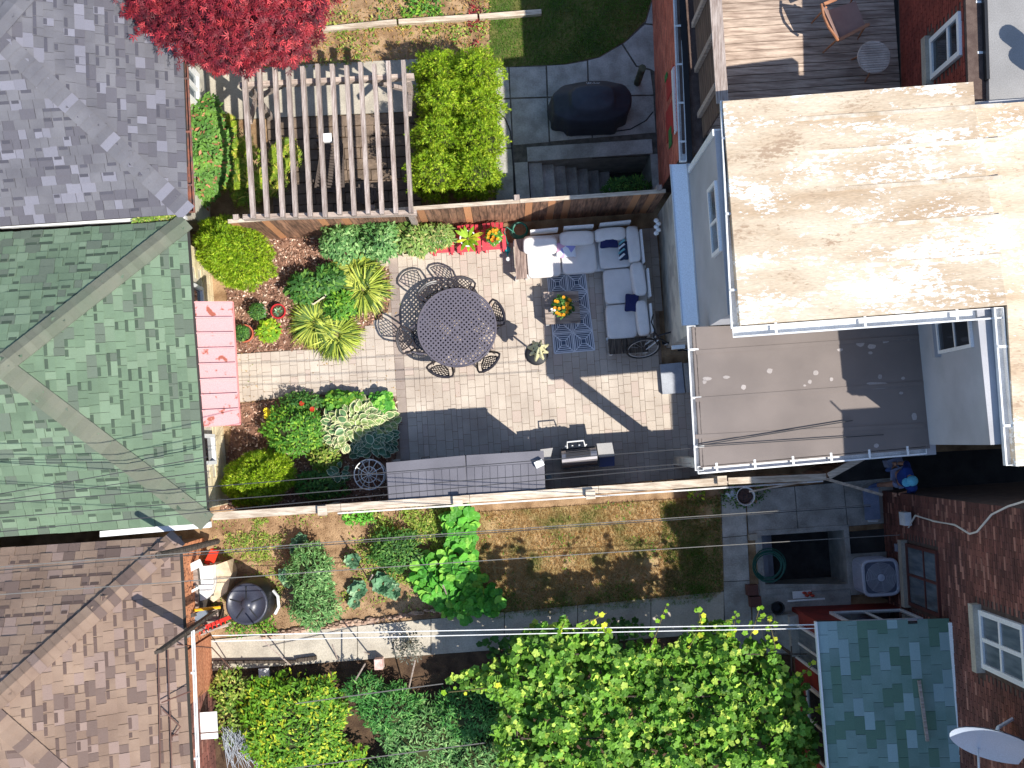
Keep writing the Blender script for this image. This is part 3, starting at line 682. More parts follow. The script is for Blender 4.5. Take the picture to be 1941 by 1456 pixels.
rq = [P(1868, -140, ZU), P(2060, -140, ZU), P(2060, 210, ZU), P(1876, 210, ZU)]
MB().prism([(p.x, p.y) for p in rq], ZU - .12, ZU).obj('roof', mat('grey_membrane', S(150, 148, 146), S(134, 132, 130), scale=1.5, var=.02, rough=.9, bump=.2), nh)
MB().prism([(p.x, p.y) for p in (P(1861, -140, ZU), P(1867, -140, ZU), P(1876, 150, ZU), P(1870, 150, ZU))], ZU - .2, ZU + .01).obj('fascia', m_black, nh)
gutter(nh, P(1858, -140, 6.0), P(1868, 148, 6.0), 1, .1, .1, .7)
dsp = MB(); dsp.box(P(1856, 128, 5.85) , (.2, .16, .24), TH); dsp.obj('downspout_head', m_gut, nh)
for (u, v, hh) in ((2000, 130, .9), (2010, 165, .8)):
    c = P(u, v, ZU); t = MB(); t.lathe([(.05, 0), (.05, hh), (.14, hh), (.14, hh + .2), (.02, hh + .28)], 14, c); t.obj('roof_vent', m_dark, nh)
# ---- southern brick house with porch
sh = thing('house', 'dark brown brick house with a satellite dish', 'house', P(1850, 1200))
s0_, s1_ = P(1672, 930), P(1712, 1620)
MB().prism([(p.x, p.y) for p in (s0_, s1_, s1_ + U * 7, s0_ + U * 7)], 0, 7.0).obj('wall', m_mortard, sh)
sds = 1 if frame(s0_, s1_, 1)[1].x < 0 else -1
ss = lambda u, v, z: (P(u, v, z) - Vector((s0_.x, s0_.y, z))).dot((s1_ - s0_).normalized())
a1_, a2_ = ss(1760, 1036, 2), ss(1760, 1158, 2); b1s, b2s = ss(1900, 1158, 4.6), ss(1900, 1270, 4.6)
courses(s0_, s1_, 0, 6.2, sds, .215, .075, m_brick, sh, holes=[(a1_, a2_, 1.25, 2.75), (a1_ - .05, a2_ + .05, 1.05, 1.25), (b1s, b2s, 4.4, 5.9), (b1s - .05, b2s + .1, 4.2, 4.4)], limit=300)
m_brownf = mat('brown_window_frame', S(96, 56, 50), rough=.5)
window(sh, s0_, s1_, sds, a1_, a2_, 1.25, 2.75, mf=m_brownf, mg=m_glass2, fw=.06, hsplit=(2.1,), split=((a1_ + a2_) / 2,), dep=.05, sill=(.05, .12, .18), label='brown framed ground floor window')
window(sh, s0_, s1_, sds, b1s, b2s, 4.4, 5.9, mg=m_glass2, fw=.08, split=((b1s + b2s) / 2,), hsplit=(5.1,), dep=.06, sill=(.08, .14, .18), label='white framed upper window')
pr = PX([(1548, 1178), (1798, 1180)], 2.7); wr = []
pz0, pz1 = 2.65, 3.15
q = [P(1549, 1178, pz0), P(1796, 1180, pz1), None, None]
q[3] = q[0] - V * 4.4; q[2] = q[1] - V * 4.4
porch = thing('porch', 'red framed porch with weathered teal shingles', 'porch', P(1600, 1250))
proof = MB().add(q + [p - Vector((0, 0, .12)) for p in q], [(0, 1, 2, 3), (7, 6, 5, 4), (0, 4, 5, 1), (1, 5, 6, 2), (2, 6, 7, 3), (3, 7, 4, 0)]).obj('roof', m_under, porch)
shingles(proof, q, q[3] - q[0], m_sht, expo=.165, wr=(.31,), limit=300, reg=True, band=.0)
fl = MB(); fl.add([q[1] + Vector((0, 0, .03)), q[2] + Vector((0, 0, .03)), q[2] + U * .26 + Vector((0, 0, .12)), q[1] + U * .26 + Vector((0, 0, .12))] + [q[1] - Vector((0, 0, .1)), q[2] - Vector((0, 0, .1)), q[2] + U * .26, q[1] + U * .26], [(0, 1, 2, 3), (7, 6, 5, 4), (0, 4, 5, 1), (1, 5, 6, 2), (2, 6, 7, 3), (3, 7, 4, 0)]); fl.obj('flashing', m_white, porch)
eg = MB(); eg.bar(q[0] - U * .03 + Vector((0, 0, .0)), q[3] - U * .03, .03, .1); eg.obj('drip_edge', m_white, porch)
st2 = MB(); st2.bar(P(1742, 1290, 3.12), P(1758, 1405, 3.14), .05, .04); st2.obj('loose_batten', m_woodh, porch)
m_redw = mat('red_painted_wood', S(150, 56, 46), S(124, 44, 38), scale=4, rough=.7)
w_nw, w_ne, w_sw = P(1500, 1150), P(1702, 1142), P(1530, 1620)
MB().prism([(p.x, p.y) for p in (w_nw, w_ne, P(1740, 1620), w_sw)], 0, 2.5).obj('wall', m_redw, porch)
Lp = (w_ne - w_nw).length; sdp = 1 if frame(w_nw, w_ne, 1)[1].y > 0 else -1
window(porch, w_nw, w_ne, sdp, .45, Lp - .3, 1.05, 2.15, fw=.05, split=(1.1,), dep=.05, mg=m_glass)
sdq = 1 if frame(w_nw, w_sw, 1)[1].x < 0 else -1
window(porch, w_nw, w_sw, sdq, .25, .95, .25, 2.25, fw=.05, split=(.62,), dep=.05, mg=m_glass2, label='glazed porch door')
window(porch, w_nw, w_sw, sdq, 1.3, 2.6, .9, 2.1, fw=.06, split=(1.95,), dep=.05, mg=m_glass)
pst = MB()
for k in range(3): pst.prism(PX([(1440 + 22 * k, 1162), (1500, 1158), (1512, 1232), (1446 + 22 * k, 1236)]), .0, .17 * (k + 1))
pst.obj('steps', m_concd, porch)
# ---------------------------------------------------------------- fences
def fence(label, A, B, h, m, nb, side_rails=-1, capw=.05, capm=None, posts=(), rails=(.35, 1.5), seg=1):
    ex = (B - A); L = ex.length; ex /= L; n = Vector((ex.y, -ex.x, 0)) * side_rails
    root = thing('fence', label, 'fence', (A + B) / 2)
    w = L / nb; bm_ = []
    for k in range(nb):
        c = A + ex * (k + .5) * w; bm_.append(M3(Vector((c.x, c.y, (h - .03) / 2 + .03)) + n * rd.uniform(-.004, .004), ex, n, Zv, (w - .008, .02, h - .05)))
    pieces('board', bm_, m, root, force=True)
    for z in rails: MB().bar(A + n * .04 + Zv * z, B + n * .04 + Zv * z, .04, .09).obj('rail', m_woodh, root)
    for k in range(seg):
        a = A.lerp(B, k / seg); b = A.lerp(B, (k + 1) / seg)
        MB().bar(a + ex * .004 + Zv * h, b - ex * .004 + Zv * h, capw, .035).obj('top_rail', capm or m_rail, root)
    for t in posts:
        c = A.lerp(B, t); MB().box((c.x + n.x * .06, c.y + n.y * .06, (h + .06) / 2), (.1, .1, h + .06), TH).obj('post', m_wood, root)
    return root
hF = 1.9
def gp_(u, v, z): p = P(u, v, z); p.z = 0; return p
fN0, fN1 = gp_(432, 420, hF), gp_(1262, 362, hF)
fence('stained brown board fence behind the sofa and tomato planters', fN0, fN1, hF, m_fence, 56, -1, .07, posts=(.02, .33, .66, .985), seg=3)
fS0, fS1 = gp_(402, 979, hF), gp_(1378, 912, hF)
fs_ = fence('long fence with a pale top rail behind the resin sheds', fS0, fS1, hF, m_fence, 66, 1, .14, posts=(), seg=4, rails=(.35, 1.7))
for (u, v) in ((612, 968), (868, 949), (1119, 937), (1368, 911)):
    c = P(u, v, 1.95); t = MB().box((c.x, c.y, .99), (.13, .13, 1.98), TH); t.obj('post', m_rail, fs_)
    MB().box((c.x, c.y, 1.995), (.17, .17, .03), TH).obj('post_cap', m_rail, fs_)
fence('short fence piece turning toward the grey house', gp_(1380, 912, hF), gp_(1566, 904, hF), hF, m_fence, 13, 1, .12, seg=1)
f3 = fence('angled fence end reaching the rear wing', gp_(1570, 903, hF), gp_(1640, 864, hF), hF, m_fence, 6, 1, .12, seg=1)
tr = MB(); tr.bar(P(1566, 908, 1.6), P(1672, 938, 1.2), .05, .04); tr.bar(P(1420, 932, 1.5), P(1530, 912, 1.5), .03, .03)
tag(tr.obj('timber_rail', m_rail), 'pale timber rail leaning between the fence end and brick wall', 'timber')
# ---------------------------------------------------------------- furniture and yard objects
# dining table: diagonal lattice top
tc = P(866, 621, .74); tz = .74
tab = thing('dining_table', 'round charcoal metal dining table with a lattice top', 'table', (tc.x, tc.y, .05), R(3))
tab_r = .755
b = MB(); ring = [(tc.x + tab_r * math.cos(q), tc.y + tab_r * math.sin(q), tz) for q in np.linspace(0, 2 * math.pi, 49)[:-1]]
b.tube(ring, .022, 6, True)
for fam in (0, 1):
    a = R(45 + 90 * fam + 3); e = Vector((math.cos(a), math.sin(a), 0)); f_ = Vector((-e.y, e.x, 0)); k = -.70
    while k < .71:
        h_ = math.sqrt(max(0, tab_r ** 2 - k * k)); c = Vector((tc.x, tc.y, tz - .002 * fam)) + f_ * k
        if h_ > .05: b.boxm(M3(c, e, f_, Zv, (2 * h_, .033, .012 + .001 * fam)))
        k += .0665
b.lathe([(.05, -.008), (.05, .012), (.02, .014)], 14, (tc.x, tc.y, tz)); b.obj('tabletop', m_top, tab)
for k in range(4):
    a = R(45 + 90 * k); MB().tube([(tc.x + .12 * math.cos(a), tc.y + .12 * math.sin(a), tz - .02), (tc.x + .2 * math.cos(a), tc.y + .2 * math.sin(a), .4), (tc.x + .5 * math.cos(a), tc.y + .5 * math.sin(a), .06)], .022, 6).obj('leg', m_iron, tab)
def make_chair():
    t = thing('dining_chair', '', 'chair', (0, 0, .05), 0, 'cast metal chairs round the dining table')
    b = MB(); zs = .40
    def rr(w, d, z, n=28, e=.6): return [(math.copysign(abs(math.cos(q)) ** e, math.cos(q)) * w, math.copysign(abs(math.sin(q)) ** e, math.sin(q)) * d, z) for q in np.linspace(0, 2 * math.pi, n + 1)[:-1]]
    b.tube(rr(.235, .225, zs), .016, 5, True)
    for fam in (-1, 1):
        e = Vector((1, fam, 0)).normalized(); f_ = Vector((-e.y, e.x, 0))
        for k in np.arange(-.24, .25, .06):
            h_ = math.sqrt(max(0, .3 ** 2 - k * k)) * .86 - abs(k) * .12; b.boxm(M3(Vector((0, 0, zs + .003 * fam)) + f_ * k, e, f_, Zv, (2 * h_, .024, .01)))
    b.obj('seat', m_iron, t)
    # backrest: leaning lattice shield
    def bp(x, s): return Vector((x, -.20 - .27 * s - .05 * (1 - (x / .26) ** 2), .42 + .46 * s))
    out = [bp(x, s) for x, s in ((-.15, 0), (-.20, .25), (-.25, .6), (-.265, .85), (-.2, .96), (-.1, 1.0), (0, 1.02), (.1, 1.0), (.2, .96), (.265, .85), (.25, .6), (.20, .25), (.15, 0))]
    b = MB(); b.tube(out, .022, 5, True)
    inn = [bp(x, s) for x, s in ((0, .06), (-.11, .3), (-.17, .62), (-.2, .84), (-.1, .9), (0, .92), (.1, .9), (.2, .84), (.17, .62), (.11, .3))]
    b.tube(inn, .013, 5, True)
    poly = [(0, .06), (-.11, .3), (-.17, .62), (-.2, .84), (-.1, .9), (0, .92), (.1, .9), (.2, .84), (.17, .62), (.11, .3)]
    for fam in (-1, 1):
        for k in np.arange(-.5, 1.4, .19):
            run = [(x, k + fam * x * 2.6) for x in np.linspace(-.2, .2, 25)]; run = [(x, s) for x, s in run if inpoly(x, s, poly)]
            if len(run) > 2: b.tube([bp(x, s) for x, s in (run[0], run[len(run) // 2], run[-1])], .0085, 4)
    b.obj('backrest', m_iron, t)
    for s in (-1, 1):
        MB().tube([(s * .235, -.26, .66), (s * .285, -.12, .665), (s * .29, .08, .655), (s * .275, .17, .62), (s * .25, .17, .5), (s * .232, .14, .4)], .015, 5).obj('arm', m_top, t)
        MB().tube([(s * .21, .19, .40), (s * .23, .22, .2), (s * .22, .25, .0)], .014, 5).obj('leg', m_iron, t)
        MB().tube([(s * .2, -.2, .42), (s * .21, -.24, .2), (s * .23, -.33, .0)], .014, 5).obj('leg', m_iron, t)
    return t
chair0 = make_chair()
chs = [((812, 556), 'metal lattice chair at the upper left of the round table', -8), ((874, 541), 'metal lattice chair at the far side, back toward the red chairs', 0), ((940, 598), 'metal lattice chair on the side of the closed umbrella', 8), ((923, 683), 'metal lattice chair at the lower right of the round table', 0), ((833, 697), 'metal lattice chair with its back toward the resin sheds', 4), ((770, 652), 'metal lattice chair pushed out toward the garage path', -14)]
for i, ((u, v), lab, da) in enumerate(chs):
    p = P(u, v, .85); dv = tc - p; dv.z = 0; ang = math.atan2(dv.y, dv.x) - math.pi / 2 + R(da)
    c = Vector((p.x, p.y, .056)) + dv.normalized() * .36
    if i == 0: chair0.location = c; chair0.rotation_euler = (0, 0, ang); chair0['label'] = lab
    else: copy_tree(chair0, c, ang, label=lab)
bpy.context.view_layer.update()
# closed umbrella on a round base
ub = P(1017, 672); um = thing('umbrella', 'closed cream patio umbrella on a round black base', 'umbrella', (ub.x, ub.y, .056))
MB().lathe([(.22, 0), (.225, .03), (.19, .05), (.08, .07), (.04, .12), (.03, .3)], 28, (ub.x, ub.y, .056)).obj('base', m_black, um)
MB().tube([(ub.x, ub.y, .1), (ub.x + .01, ub.y + .0, 2.02)], .019, 8).obj('pole', m_dark, um)
mb = MB(); n = 40; pr = [(.03, 2.0), (.05, 1.93), (.085, 1.75), (.10, 1.5), (.13, 1.25), (.17, 1.05), (.16, 1.0), (.05, 1.02)]
vs = []; fs = []
for (r, z) in pr:
    for j in range(n):
        q = 2 * math.pi * j / n; k = 1 + .30 * math.cos(8 * q + z * 2) * min(1, r / .1) + .1 * math.sin(3 * q); vs.append((ub.x + .01 + r * k * math.cos(q), ub.y + r * k * math.sin(q), z))
for i in range(len(pr) - 1):
    for j in range(n): fs.append((i * n + j, i * n + (j + 1) % n, (i + 1) * n + (j + 1) % n, (i + 1) * n + j))
mb.add(vs, fs); mb.obj('canopy', mat('cream_fabric', S(222, 218, 176), S(190, 184, 140), scale=9, rough=.9, bump=.3), um, True)
MB().tube([(ub.x + .01 + .1 * math.cos(q), ub.y + .1 * math.sin(q), 1.45) for q in np.linspace(0, 6.28, 12)[:-1]], .012, 5, True).obj('strap', m_dark, um)
# rug
m_rug = mat('rug_blue', S(92, 104, 124), S(80, 92, 112), scale=8, rough=.95, bscale=120); m_rugw = mat('rug_white', S(214, 216, 222), rough=.95, bscale=120)
rq0 = PX([(1037, 522), (1108, 517), (1127, 664), (1051, 671)]); rug = MB().prism([(p.x, p.y) for p in rq0], .058, .066).obj('rug', m_rug)
tag(rug, 'blue and white patterned outdoor rug under the coffee table', 'rug')
pt = MB(); nx, ny = 2, 4
def rp_(a, b): q = rq0[0].lerp(rq0[1], a).lerp(rq0[3].lerp(rq0[2], a), b); return Vector((q.x, q.y, .068))
for a, b in (((0, 0), (1, 0)), ((1, 0), (1, 1)), ((1, 1), (0, 1)), ((0, 1), (0, 0))): pt.bar(rp_(*a), rp_(*b), .022, .006)
def ln(x0, y0, x1, y1, w=.012):
    if 0 <= min(x0, x1) and max(x0, x1) <= nx and 0 <= min(y0, y1) and max(y0, y1) <= ny: pt.bar(rp_(x0 / nx, y0 / ny), rp_(x1 / nx, y1 / ny), w, .004 + rd.random() * .002)
for i in range(nx):
    for j in range(ny):
        cx_, cy_ = i + .5, j + .5
        for h_ in (.12, .22, .32, .42, .49):
            for (a, b, c, d) in ((-1, -1, 1, -1), (1, -1, 1, 1), (1, 1, -1, 1), (-1, 1, -1, -1)): ln(cx_ + a * h_, cy_ + b * h_, cx_ + c * h_, cy_ + d * h_, .015 if h_ < .45 else .02)
        ln(cx_ - .49, cy_ - .49, cx_ - .12, cy_ - .12, .022); ln(cx_ + .12, cy_ + .12, cx_ + .49, cy_ + .49, .022); ln(cx_ - .49, cy_ + .49, cx_ - .12, cy_ + .12, .016); ln(cx_ + .12, cy_ - .12, cx_ + .49, cy_ - .49, .016)
pt.obj('pattern', m_rugw, rug)
# coffee table
def plank_table(name, label, px, z, npl, wmat, along, leg=.06, over=0):
    q = [P(u, v, z) for u, v in px]; c = sum(q, Vector()) / 4
    t = thing(name, label, 'table', (c.x, c.y, .06))
    for k in range(npl):
        a, b = (k + .03) / npl, (k + .97) / npl
        def pt_(x, y): return q[0].lerp(q[1], x).lerp(q[3].lerp(q[2], x), y)
        rect = [pt_(0, a), pt_(1, a), pt_(1, b), pt_(0, b)] if along else [pt_(a, 0), pt_(b, 0), pt_(b, 1), pt_(a, 1)]
        MB().prism([(p.x, p.y) for p in rect], z - .03, z + rd.uniform(-.002, .002)).obj('plank', wmat, t)
    for p in q:
        d = (c - p); MB().box((p.x + d.x * .12, p.y + d.y * .12, (z - .03 + .06) / 2), (leg, leg, z - .09), TH).obj('leg', m_white, t)
    return t
m_barn = mat('grey_barnwood', S(176, 160, 148), S(122, 108, 98), scale=3, stretch=(1, 6, 6), var=.14, bump=.2, bscale=14, rough=.9)
m_barnv = mat('grey_barnwood_cross', S(172, 150, 138), S(110, 92, 84), scale=3, stretch=(9, 1, 9), var=.14, bump=.5, bscale=14, rough=.9)
m_barnd = mat('dark_barnwood', S(96, 86, 76), S(54, 46, 40), scale=4, stretch=(7, 1, 7), var=.16, bump=.5, bscale=14, rough=.9)
plank_table('coffee_table', 'grey plank coffee table standing on the rug', [(1030, 553), (1096, 551), (1101, 612), (1035, 616)], .42, 3, m_barn, True)
plank_table('side_table', 'sunlit plank side table left of the sofa', [(974, 454), (995, 452), (1000, 527), (978, 530)], .48, 2, m_barnv, False, .05)
plank_table('side_table', 'dark plank side table behind the bicycle wheel', [(1152, 643), (1226, 638), (1230, 667), (1155, 672)], .4, 6, m_barnd, False, .05)
# sofas
m_cush = mat('off_white_cushion', S(232, 227, 222), S(224, 219, 214), scale=5, bump=.1, bscale=150, rough=.95, var=.02)
def quadc(px, z):
    q = [P(u, v, z) for u, v in px]; c = sum(q, Vector()) / 4; ex = ((q[1] - q[0]) + (q[2] - q[3])).normalized(); ey = Zv.cross(ex)
    w = ((q[1] - q[0]).length + (q[2] - q[3]).length) / 2; d = ((q[3] - q[0]).length + (q[2] - q[1]).length) / 2
    return c, ex, ey, w, d
def cushion(px, z, th, parent, name='cushion', e=.28, m=None, tilt=0, axis='x', pinch=0):
    c, ex, ey, w, d = quadc(px, z); c.z = z - th / 2
    rot = Matrix((ex, ey, Zv)).transposed(); rm = rot @ Matrix.Rotation(tilt, 3, 'X' if axis == 'x' else 'Y')
    return MB().ell(c, (w / 2, d / 2, th / 2), 28, 12, 0, e, rm, pinch).obj(name, m or m_cush, parent, True)
sf = thing('sofa', 'three seat white cushioned sofa along the fence', 'sofa', P(1090, 480)); sf.location.z = .056
fr = MB(); q = [P(u, v, .2) for u, v in [(998, 450), (1206, 432), (1212, 508), (1002, 524)]]
fr.prism([(p.x, p.y) for p in q], .12, .24)
for p in q: fr.box((p.x, p.y, .12), (.05, .05, .13), TH)
fr.obj('frame', m_white, sf)
bk = MB()
for (a, b) in (((1005, 441), (1057, 436)), ((1068, 434), (1124, 430)), ((1136, 428), (1194, 422))): bk.bar(P(*a, .68), P(*b, .68), .035, .36)
bk.obj('back_panel', m_white, sf); 
cushion([(995, 470), (1060, 466), (1065, 522), (1003, 528)], .44, .17, sf, 'seat_cushion'); cushion([(1062, 460), (1128, 457), (1133, 515), (1067, 521)], .44, .17, sf, 'seat_cushion'); cushion([(1134, 455), (1194, 452), (1200, 504), (1137, 511)], .44, .17, sf, 'seat_cushion')
cushion([(990, 446), (1056, 446), (1056, 480), (993, 480)], .74, .2, sf, 'back_cushion', .4, tilt=.5); cushion([(1060, 437), (1127, 434), (1127, 462), (1061, 465)], .76, .34, sf, 'back_cushion', .45, tilt=.1); cushion([(1127, 431), (1186, 427), (1188, 452), (1128, 458)], .76, .34, sf, 'back_cushion', .45, tilt=.1)
cushion([(1186, 427), (1210, 426), (1218, 494), (1192, 498)], .76, .34, sf, 'back_cushion', .45)
sf2 = thing('sofa', 'two seat white cushioned sofa against the house side', 'sofa', P(1185, 575)); sf2.location.z = .056
fr = MB(); q = [P(u, v, .2) for u, v in [(1146, 512), (1222, 505), (1230, 636), (1152, 642)]]; fr.prism([(p.x, p.y) for p in q], .12, .24)
for p in q: fr.box((p.x, p.y, .12), (.05, .05, .13), TH)
fr.obj('frame', m_white, sf2)
bk = MB(); bk.bar(P(1213, 438, .68), P(1219, 500, .68), .035, .36); bk.bar(P(1226, 511, .68), P(1231, 564, .68), .035, .36); bk.bar(P(1231, 577, .68), P(1236, 631, .68), .035, .36); bk.obj('back_panel', m_white, sf2)
cushion([(1142, 511), (1200, 507), (1204, 572), (1148, 577)], .44, .17, sf2, 'seat_cushion'); cushion([(1148, 579), (1205, 574), (1209, 640), (1151, 643)], .44, .17, sf2, 'seat_cushion')
cushion([(1197, 497), (1222, 494), (1227, 558), (1200, 562)], .76, .34, sf2, 'back_cushion', .45); cushion([(1207, 569), (1229, 567), (1232, 634), (1208, 637)], .76, .34, sf2, 'back_cushion', .45)
def pillow(label, px, z, m, rot=0, tilt=.5, axis='x', extra=None):
    c, ex, ey, w, d = quadc(px, z); rot_ = Matrix((ex, ey, Zv)).transposed() @ Matrix.Rotation(rot, 3, 'Z') @ Matrix.Rotation(tilt, 3, 'X' if axis == 'x' else 'Y')
    o = MB().ell(c, (w / 2, d / 2, .075), 28, 10, 0, .32, rot_, .75).obj('throw_pillow', m, None, True); return tag(o, label, 'pillow', 'throw pillows on the sofas'), c, rot_, w, d
m_navy = mat('navy_fabric', S(36, 42, 88), rough=.95, bscale=150, bump=.1, var=.02)
pillow('navy blue throw pillow on the sofa along the fence', [(1136, 446), (1174, 444), (1172, 470), (1136, 472)], .66, m_navy, .0, .35)
pillow('navy blue throw pillow on the side sofa', [(1184, 557), (1213, 555), (1210, 592), (1183, 592)], .62, m_navy, -.1, -.4, 'y')
def vor_pillow(name, cols):
    m = bpy.data.materials.new(name); m.use_nodes = True; nt = m.node_tree; N = nt.nodes; L = nt.links
    g_ = N.new('ShaderNodeTexCoord'); v = N.new('ShaderNodeTexVoronoi'); v.inputs['Scale'].default_value = 7; L.new(g_.outputs['Object'], v.inputs[0])
    r = N.new('ShaderNodeValToRGB'); r.color_ramp.interpolation = 'CONSTANT'; sp = N.new('ShaderNodeSeparateColor'); L.new(v.outputs['Color'], sp.inputs[0]); L.new(sp.outputs[0], r.inputs[0])
    for i, c in enumerate(cols):
        e = r.color_ramp.elements[i] if i < 2 else r.color_ramp.elements.new(i / len(cols))
        e.position = i / len(cols); e.color = (*c, 1)
    L.new(r.outputs[0], N['Principled BSDF'].inputs[0]); N['Principled BSDF'].inputs['Roughness'].default_value = .95; return m
pillow('white throw pillow with pink and lilac patches', [(1053, 459), (1094, 457), (1092, 489), (1052, 490)], .6, vor_pillow('pastel_print', [S(226, 228, 234), S(226, 228, 234), S(206, 160, 186), S(150, 150, 206), S(226, 228, 234), S(210, 110, 140)]), .05, .3)
_, c, rm, w, d = pillow('teal and navy striped throw pillow in the sofa corner', [(1171, 458), (1192, 455), (1194, 492), (1173, 497)], .62, mat('dark_stripe_navy', S(40, 50, 74), rough=.95), -.2, -.75, 'y')
sm_ = MB()
for k, o_ in enumerate((-.09, -.02, .05, .11)):
    p0 = c + rm @ Vector((-w * .34, o_ * 1.4 - .03, .062)); p1_ = c + rm @ Vector((w * .3, o_ * 1.4 + .05, .062)); sm_.bar(p0, p1_, .034, .03, rm @ Zv)
sm_.obj('stripe', mat('teal_fabric', S(120, 178, 186), c3=S(226, 230, 232), p3=.5, rough=.95, var=.02), _)
# flower pot on the coffee table is in the plants part. grill with cover
gc = P(1122, 190, 1.0); gx, gy = gc.x, gc.y
cv = thing('covered_grill', 'large barbecue under a black fabric cover', 'grill', (gx, gy, .035), R(4))
vs = []; fs = []; n = 48
prof = [(1.0, .10, 1.0), (1.0, .35, .98), (.985, .7, .95), (.97, .88, .90), (.93, .93, .84), (.62, .98, .72), (.54, 1.13, .60), (.50, 1.17, .46), (.0, 1.19, 0)]
for i, (kx, z, ky) in enumerate(prof):
    for j in range(n):
        q = 2 * math.pi * j / n; cxx = math.copysign(abs(math.cos(q)) ** .55, math.cos(q)); cyy = math.copysign(abs(math.sin(q)) ** .6, math.sin(q))
        wob = 1 + (.045 * math.sin(9 * q + i * .4) + .05 * math.sin(4 * q + 1)) * (1.2, 1, .6, .3, .3, .15, .1, .1, 0)[i]
        zz = z - (.045 * (1 + math.sin(5 * q)) if i == 0 else 0)
        vs.append(Vector((gx, gy, 0)) + U * (cxx * .78 * kx * wob) + V * (cyy * .40 * ky * wob * (1 + .12 * (1 - abs(cxx)))) + Zv * (zz + .035))
for i in range(len(prof) - 1):
    for j in range(n): fs.append((i * n + j, i * n + (j + 1) % n, (i + 1) * n + (j + 1) % n, (i + 1) * n + j))
MB().add(vs, fs).obj('cover', mat('black_cover_fabric', S(48, 52, 62), S(40, 44, 54), scale=3, rough=.6, bump=.25, bscale=9, var=.02), cv, True)
tg = MB(); c = Vector((gx, gy, 0)) + U * .0 + V * .30 + Zv * 1.02
tg.boxm(M3(c + U * -.09, U, V, Zv, (.03, .03, .01))); tg.obj('logo_mark', mat('logo_red', S(150, 60, 60), rough=.6), cv)
fcu = bpy.data.curves.new('logo', 'FONT'); fcu.body = 'Weber'; fcu.size = .09; fcu.extrude = .002; fcu.align_x = 'CENTER'
fo = bpy.data.objects.new('logo_text', fcu); COL.objects.link(fo); bpy.context.view_layer.update()
lme = bpy.data.meshes.new_from_object(fo.evaluated_get(bpy.context.evaluated_depsgraph_get())); bpy.data.objects.remove(fo); lme.materials.clear(); lme.materials.append(m_white)
fo = bpy.data.objects.new('logo', lme); COL.objects.link(fo); fo.location = c + U * .04 - V * .03 + Zv * .05; fo.rotation_euler = (R(25), 0, TH); par(fo, cv)
sp = MB(); sp.bar(Vector((gx, gy, 0)) - U * .74 - V * .25 + Zv * .5, Vector((gx, gy, 0)) - U * .735 - V * .12 + Zv * .62, .02, .02); sp.obj('strap', m_white, cv)
cb = MB(); cb.tube([P(1160, 250, .05), P(1195, 245, .05), P(1225, 228, .06), P(1238, 212, .3)], .012, 5); tag(cb.obj('power_cable', m_black), 'black cable running from the covered grill to the wall', 'cable')
cb = MB(); cb.tube([P(941, 208, .05), P(958, 225, .05), P(968, 250, .05), P(972, 300, .05), P(979, 388, .05)], .012, 5); tag(cb.obj('garden_cable', m_black), 'thin black cable along the concrete beside the hedge', 'cable')
bo = MB(); pa = P(1208, 157, .05); pb = P(1228, 138, 1.0); bo.tube([(pa.x, pa.y, .03), (pa.x, pa.y, .9)], .07, 12); bo.tube([(pa.x, pa.y, .9), (pa.x, pa.y, .93)], .075, 12)
tag(bo.obj('bollard', mat('mossy_post', S(92, 90, 66), S(60, 60, 46), scale=9)), 'short mossy post beside the covered grill', 'post')
# resin sheds
m_resin = mat('grey_resin', S(112, 110, 116), S(100, 98, 104), scale=1.5, rough=.42, var=.05, bump=.1, bscale=160)
m_resd = mat('dark_resin', S(66, 64, 68), rough=.5, var=.04)
def deckbox(label, px, z, ncol):
    q = [P(u, v, z) for u, v in px]; c = sum(q, Vector()) / 4; t = thing('storage_shed', label, 'storage shed', (c.x, c.y, .056), 0, 'resin sheds along the fence')
    def pt_(x, y, zz): p = q[0].lerp(q[1], x).lerp(q[3].lerp(q[2], x), y); return Vector((p.x, p.y, zz))
    MB().prism([pt_(.02, .04, 0), pt_(.98, .04, 0), pt_(.98, .97, 0), pt_(.02, .97, 0)], .056, z - .07).obj('body', m_resd, t)
    for k in range(ncol):   # front planks
        a, b = .03 + .94 * k / ncol, .03 + .94 * (k + .93) / ncol
        mb = MB(); p0, p1_ = pt_(a, .03, 0), pt_(b, .03, 0); mb.bar(p0 + Zv * (z / 2 + .02) , p1_ + Zv * (z / 2 + .02), .03, z - .16); mb.obj('front_board', m_resd, t)
    lid = MB().prism([pt_(-.005, .005, 0), pt_(1.005, .005, 0), pt_(1.005, 1, 0), pt_(-.005, 1, 0)], z - .06, z - .012).obj('lid', m_resin, t)
    f0 = [pt_(0, -.01, 0), pt_(1, -.01, 0), pt_(1, .285, 0), pt_(0, .285, 0)]; MB().prism(f0, z - .07, z + .004).obj('lid_front', m_resin, lid)
    for k in range(ncol):
        a, b = .004 + .992 * k / ncol, .004 + .992 * (k + .95) / ncol
        MB().prism([pt_(a, .295, 0), pt_(b, .295, 0), pt_(b, .995, 0), pt_(a, .995, 0)], z - .02, z + rd.uniform(-.002, .003)).obj('lid_plank', m_resin, lid)
    h_ = MB(); h_.tube([pt_(.45, -.02, z - .05), pt_(.45, -.06, z - .06), pt_(.55, -.06, z - .06), pt_(.55, -.02, z - .05)], .012, 5); h_.obj('handle', m_black, t)
deckbox('low grey resin shed next to the wire plant support', [(732, 878), (881, 864), (885, 938), (737, 951)], 1.85, 10)
deckbox('low grey resin shed next to the barbecue', [(884, 864), (1030, 855), (1033, 930), (886, 940)], 1.85, 10)
bx = MB(); c = P(1022, 879, 1.9); bx.box((c.x, c.y, 1.91), (.16, .12, .1), R(25)); tag(bx.obj('small_box', m_white), 'small white box on the corner of the resin shed', 'box')
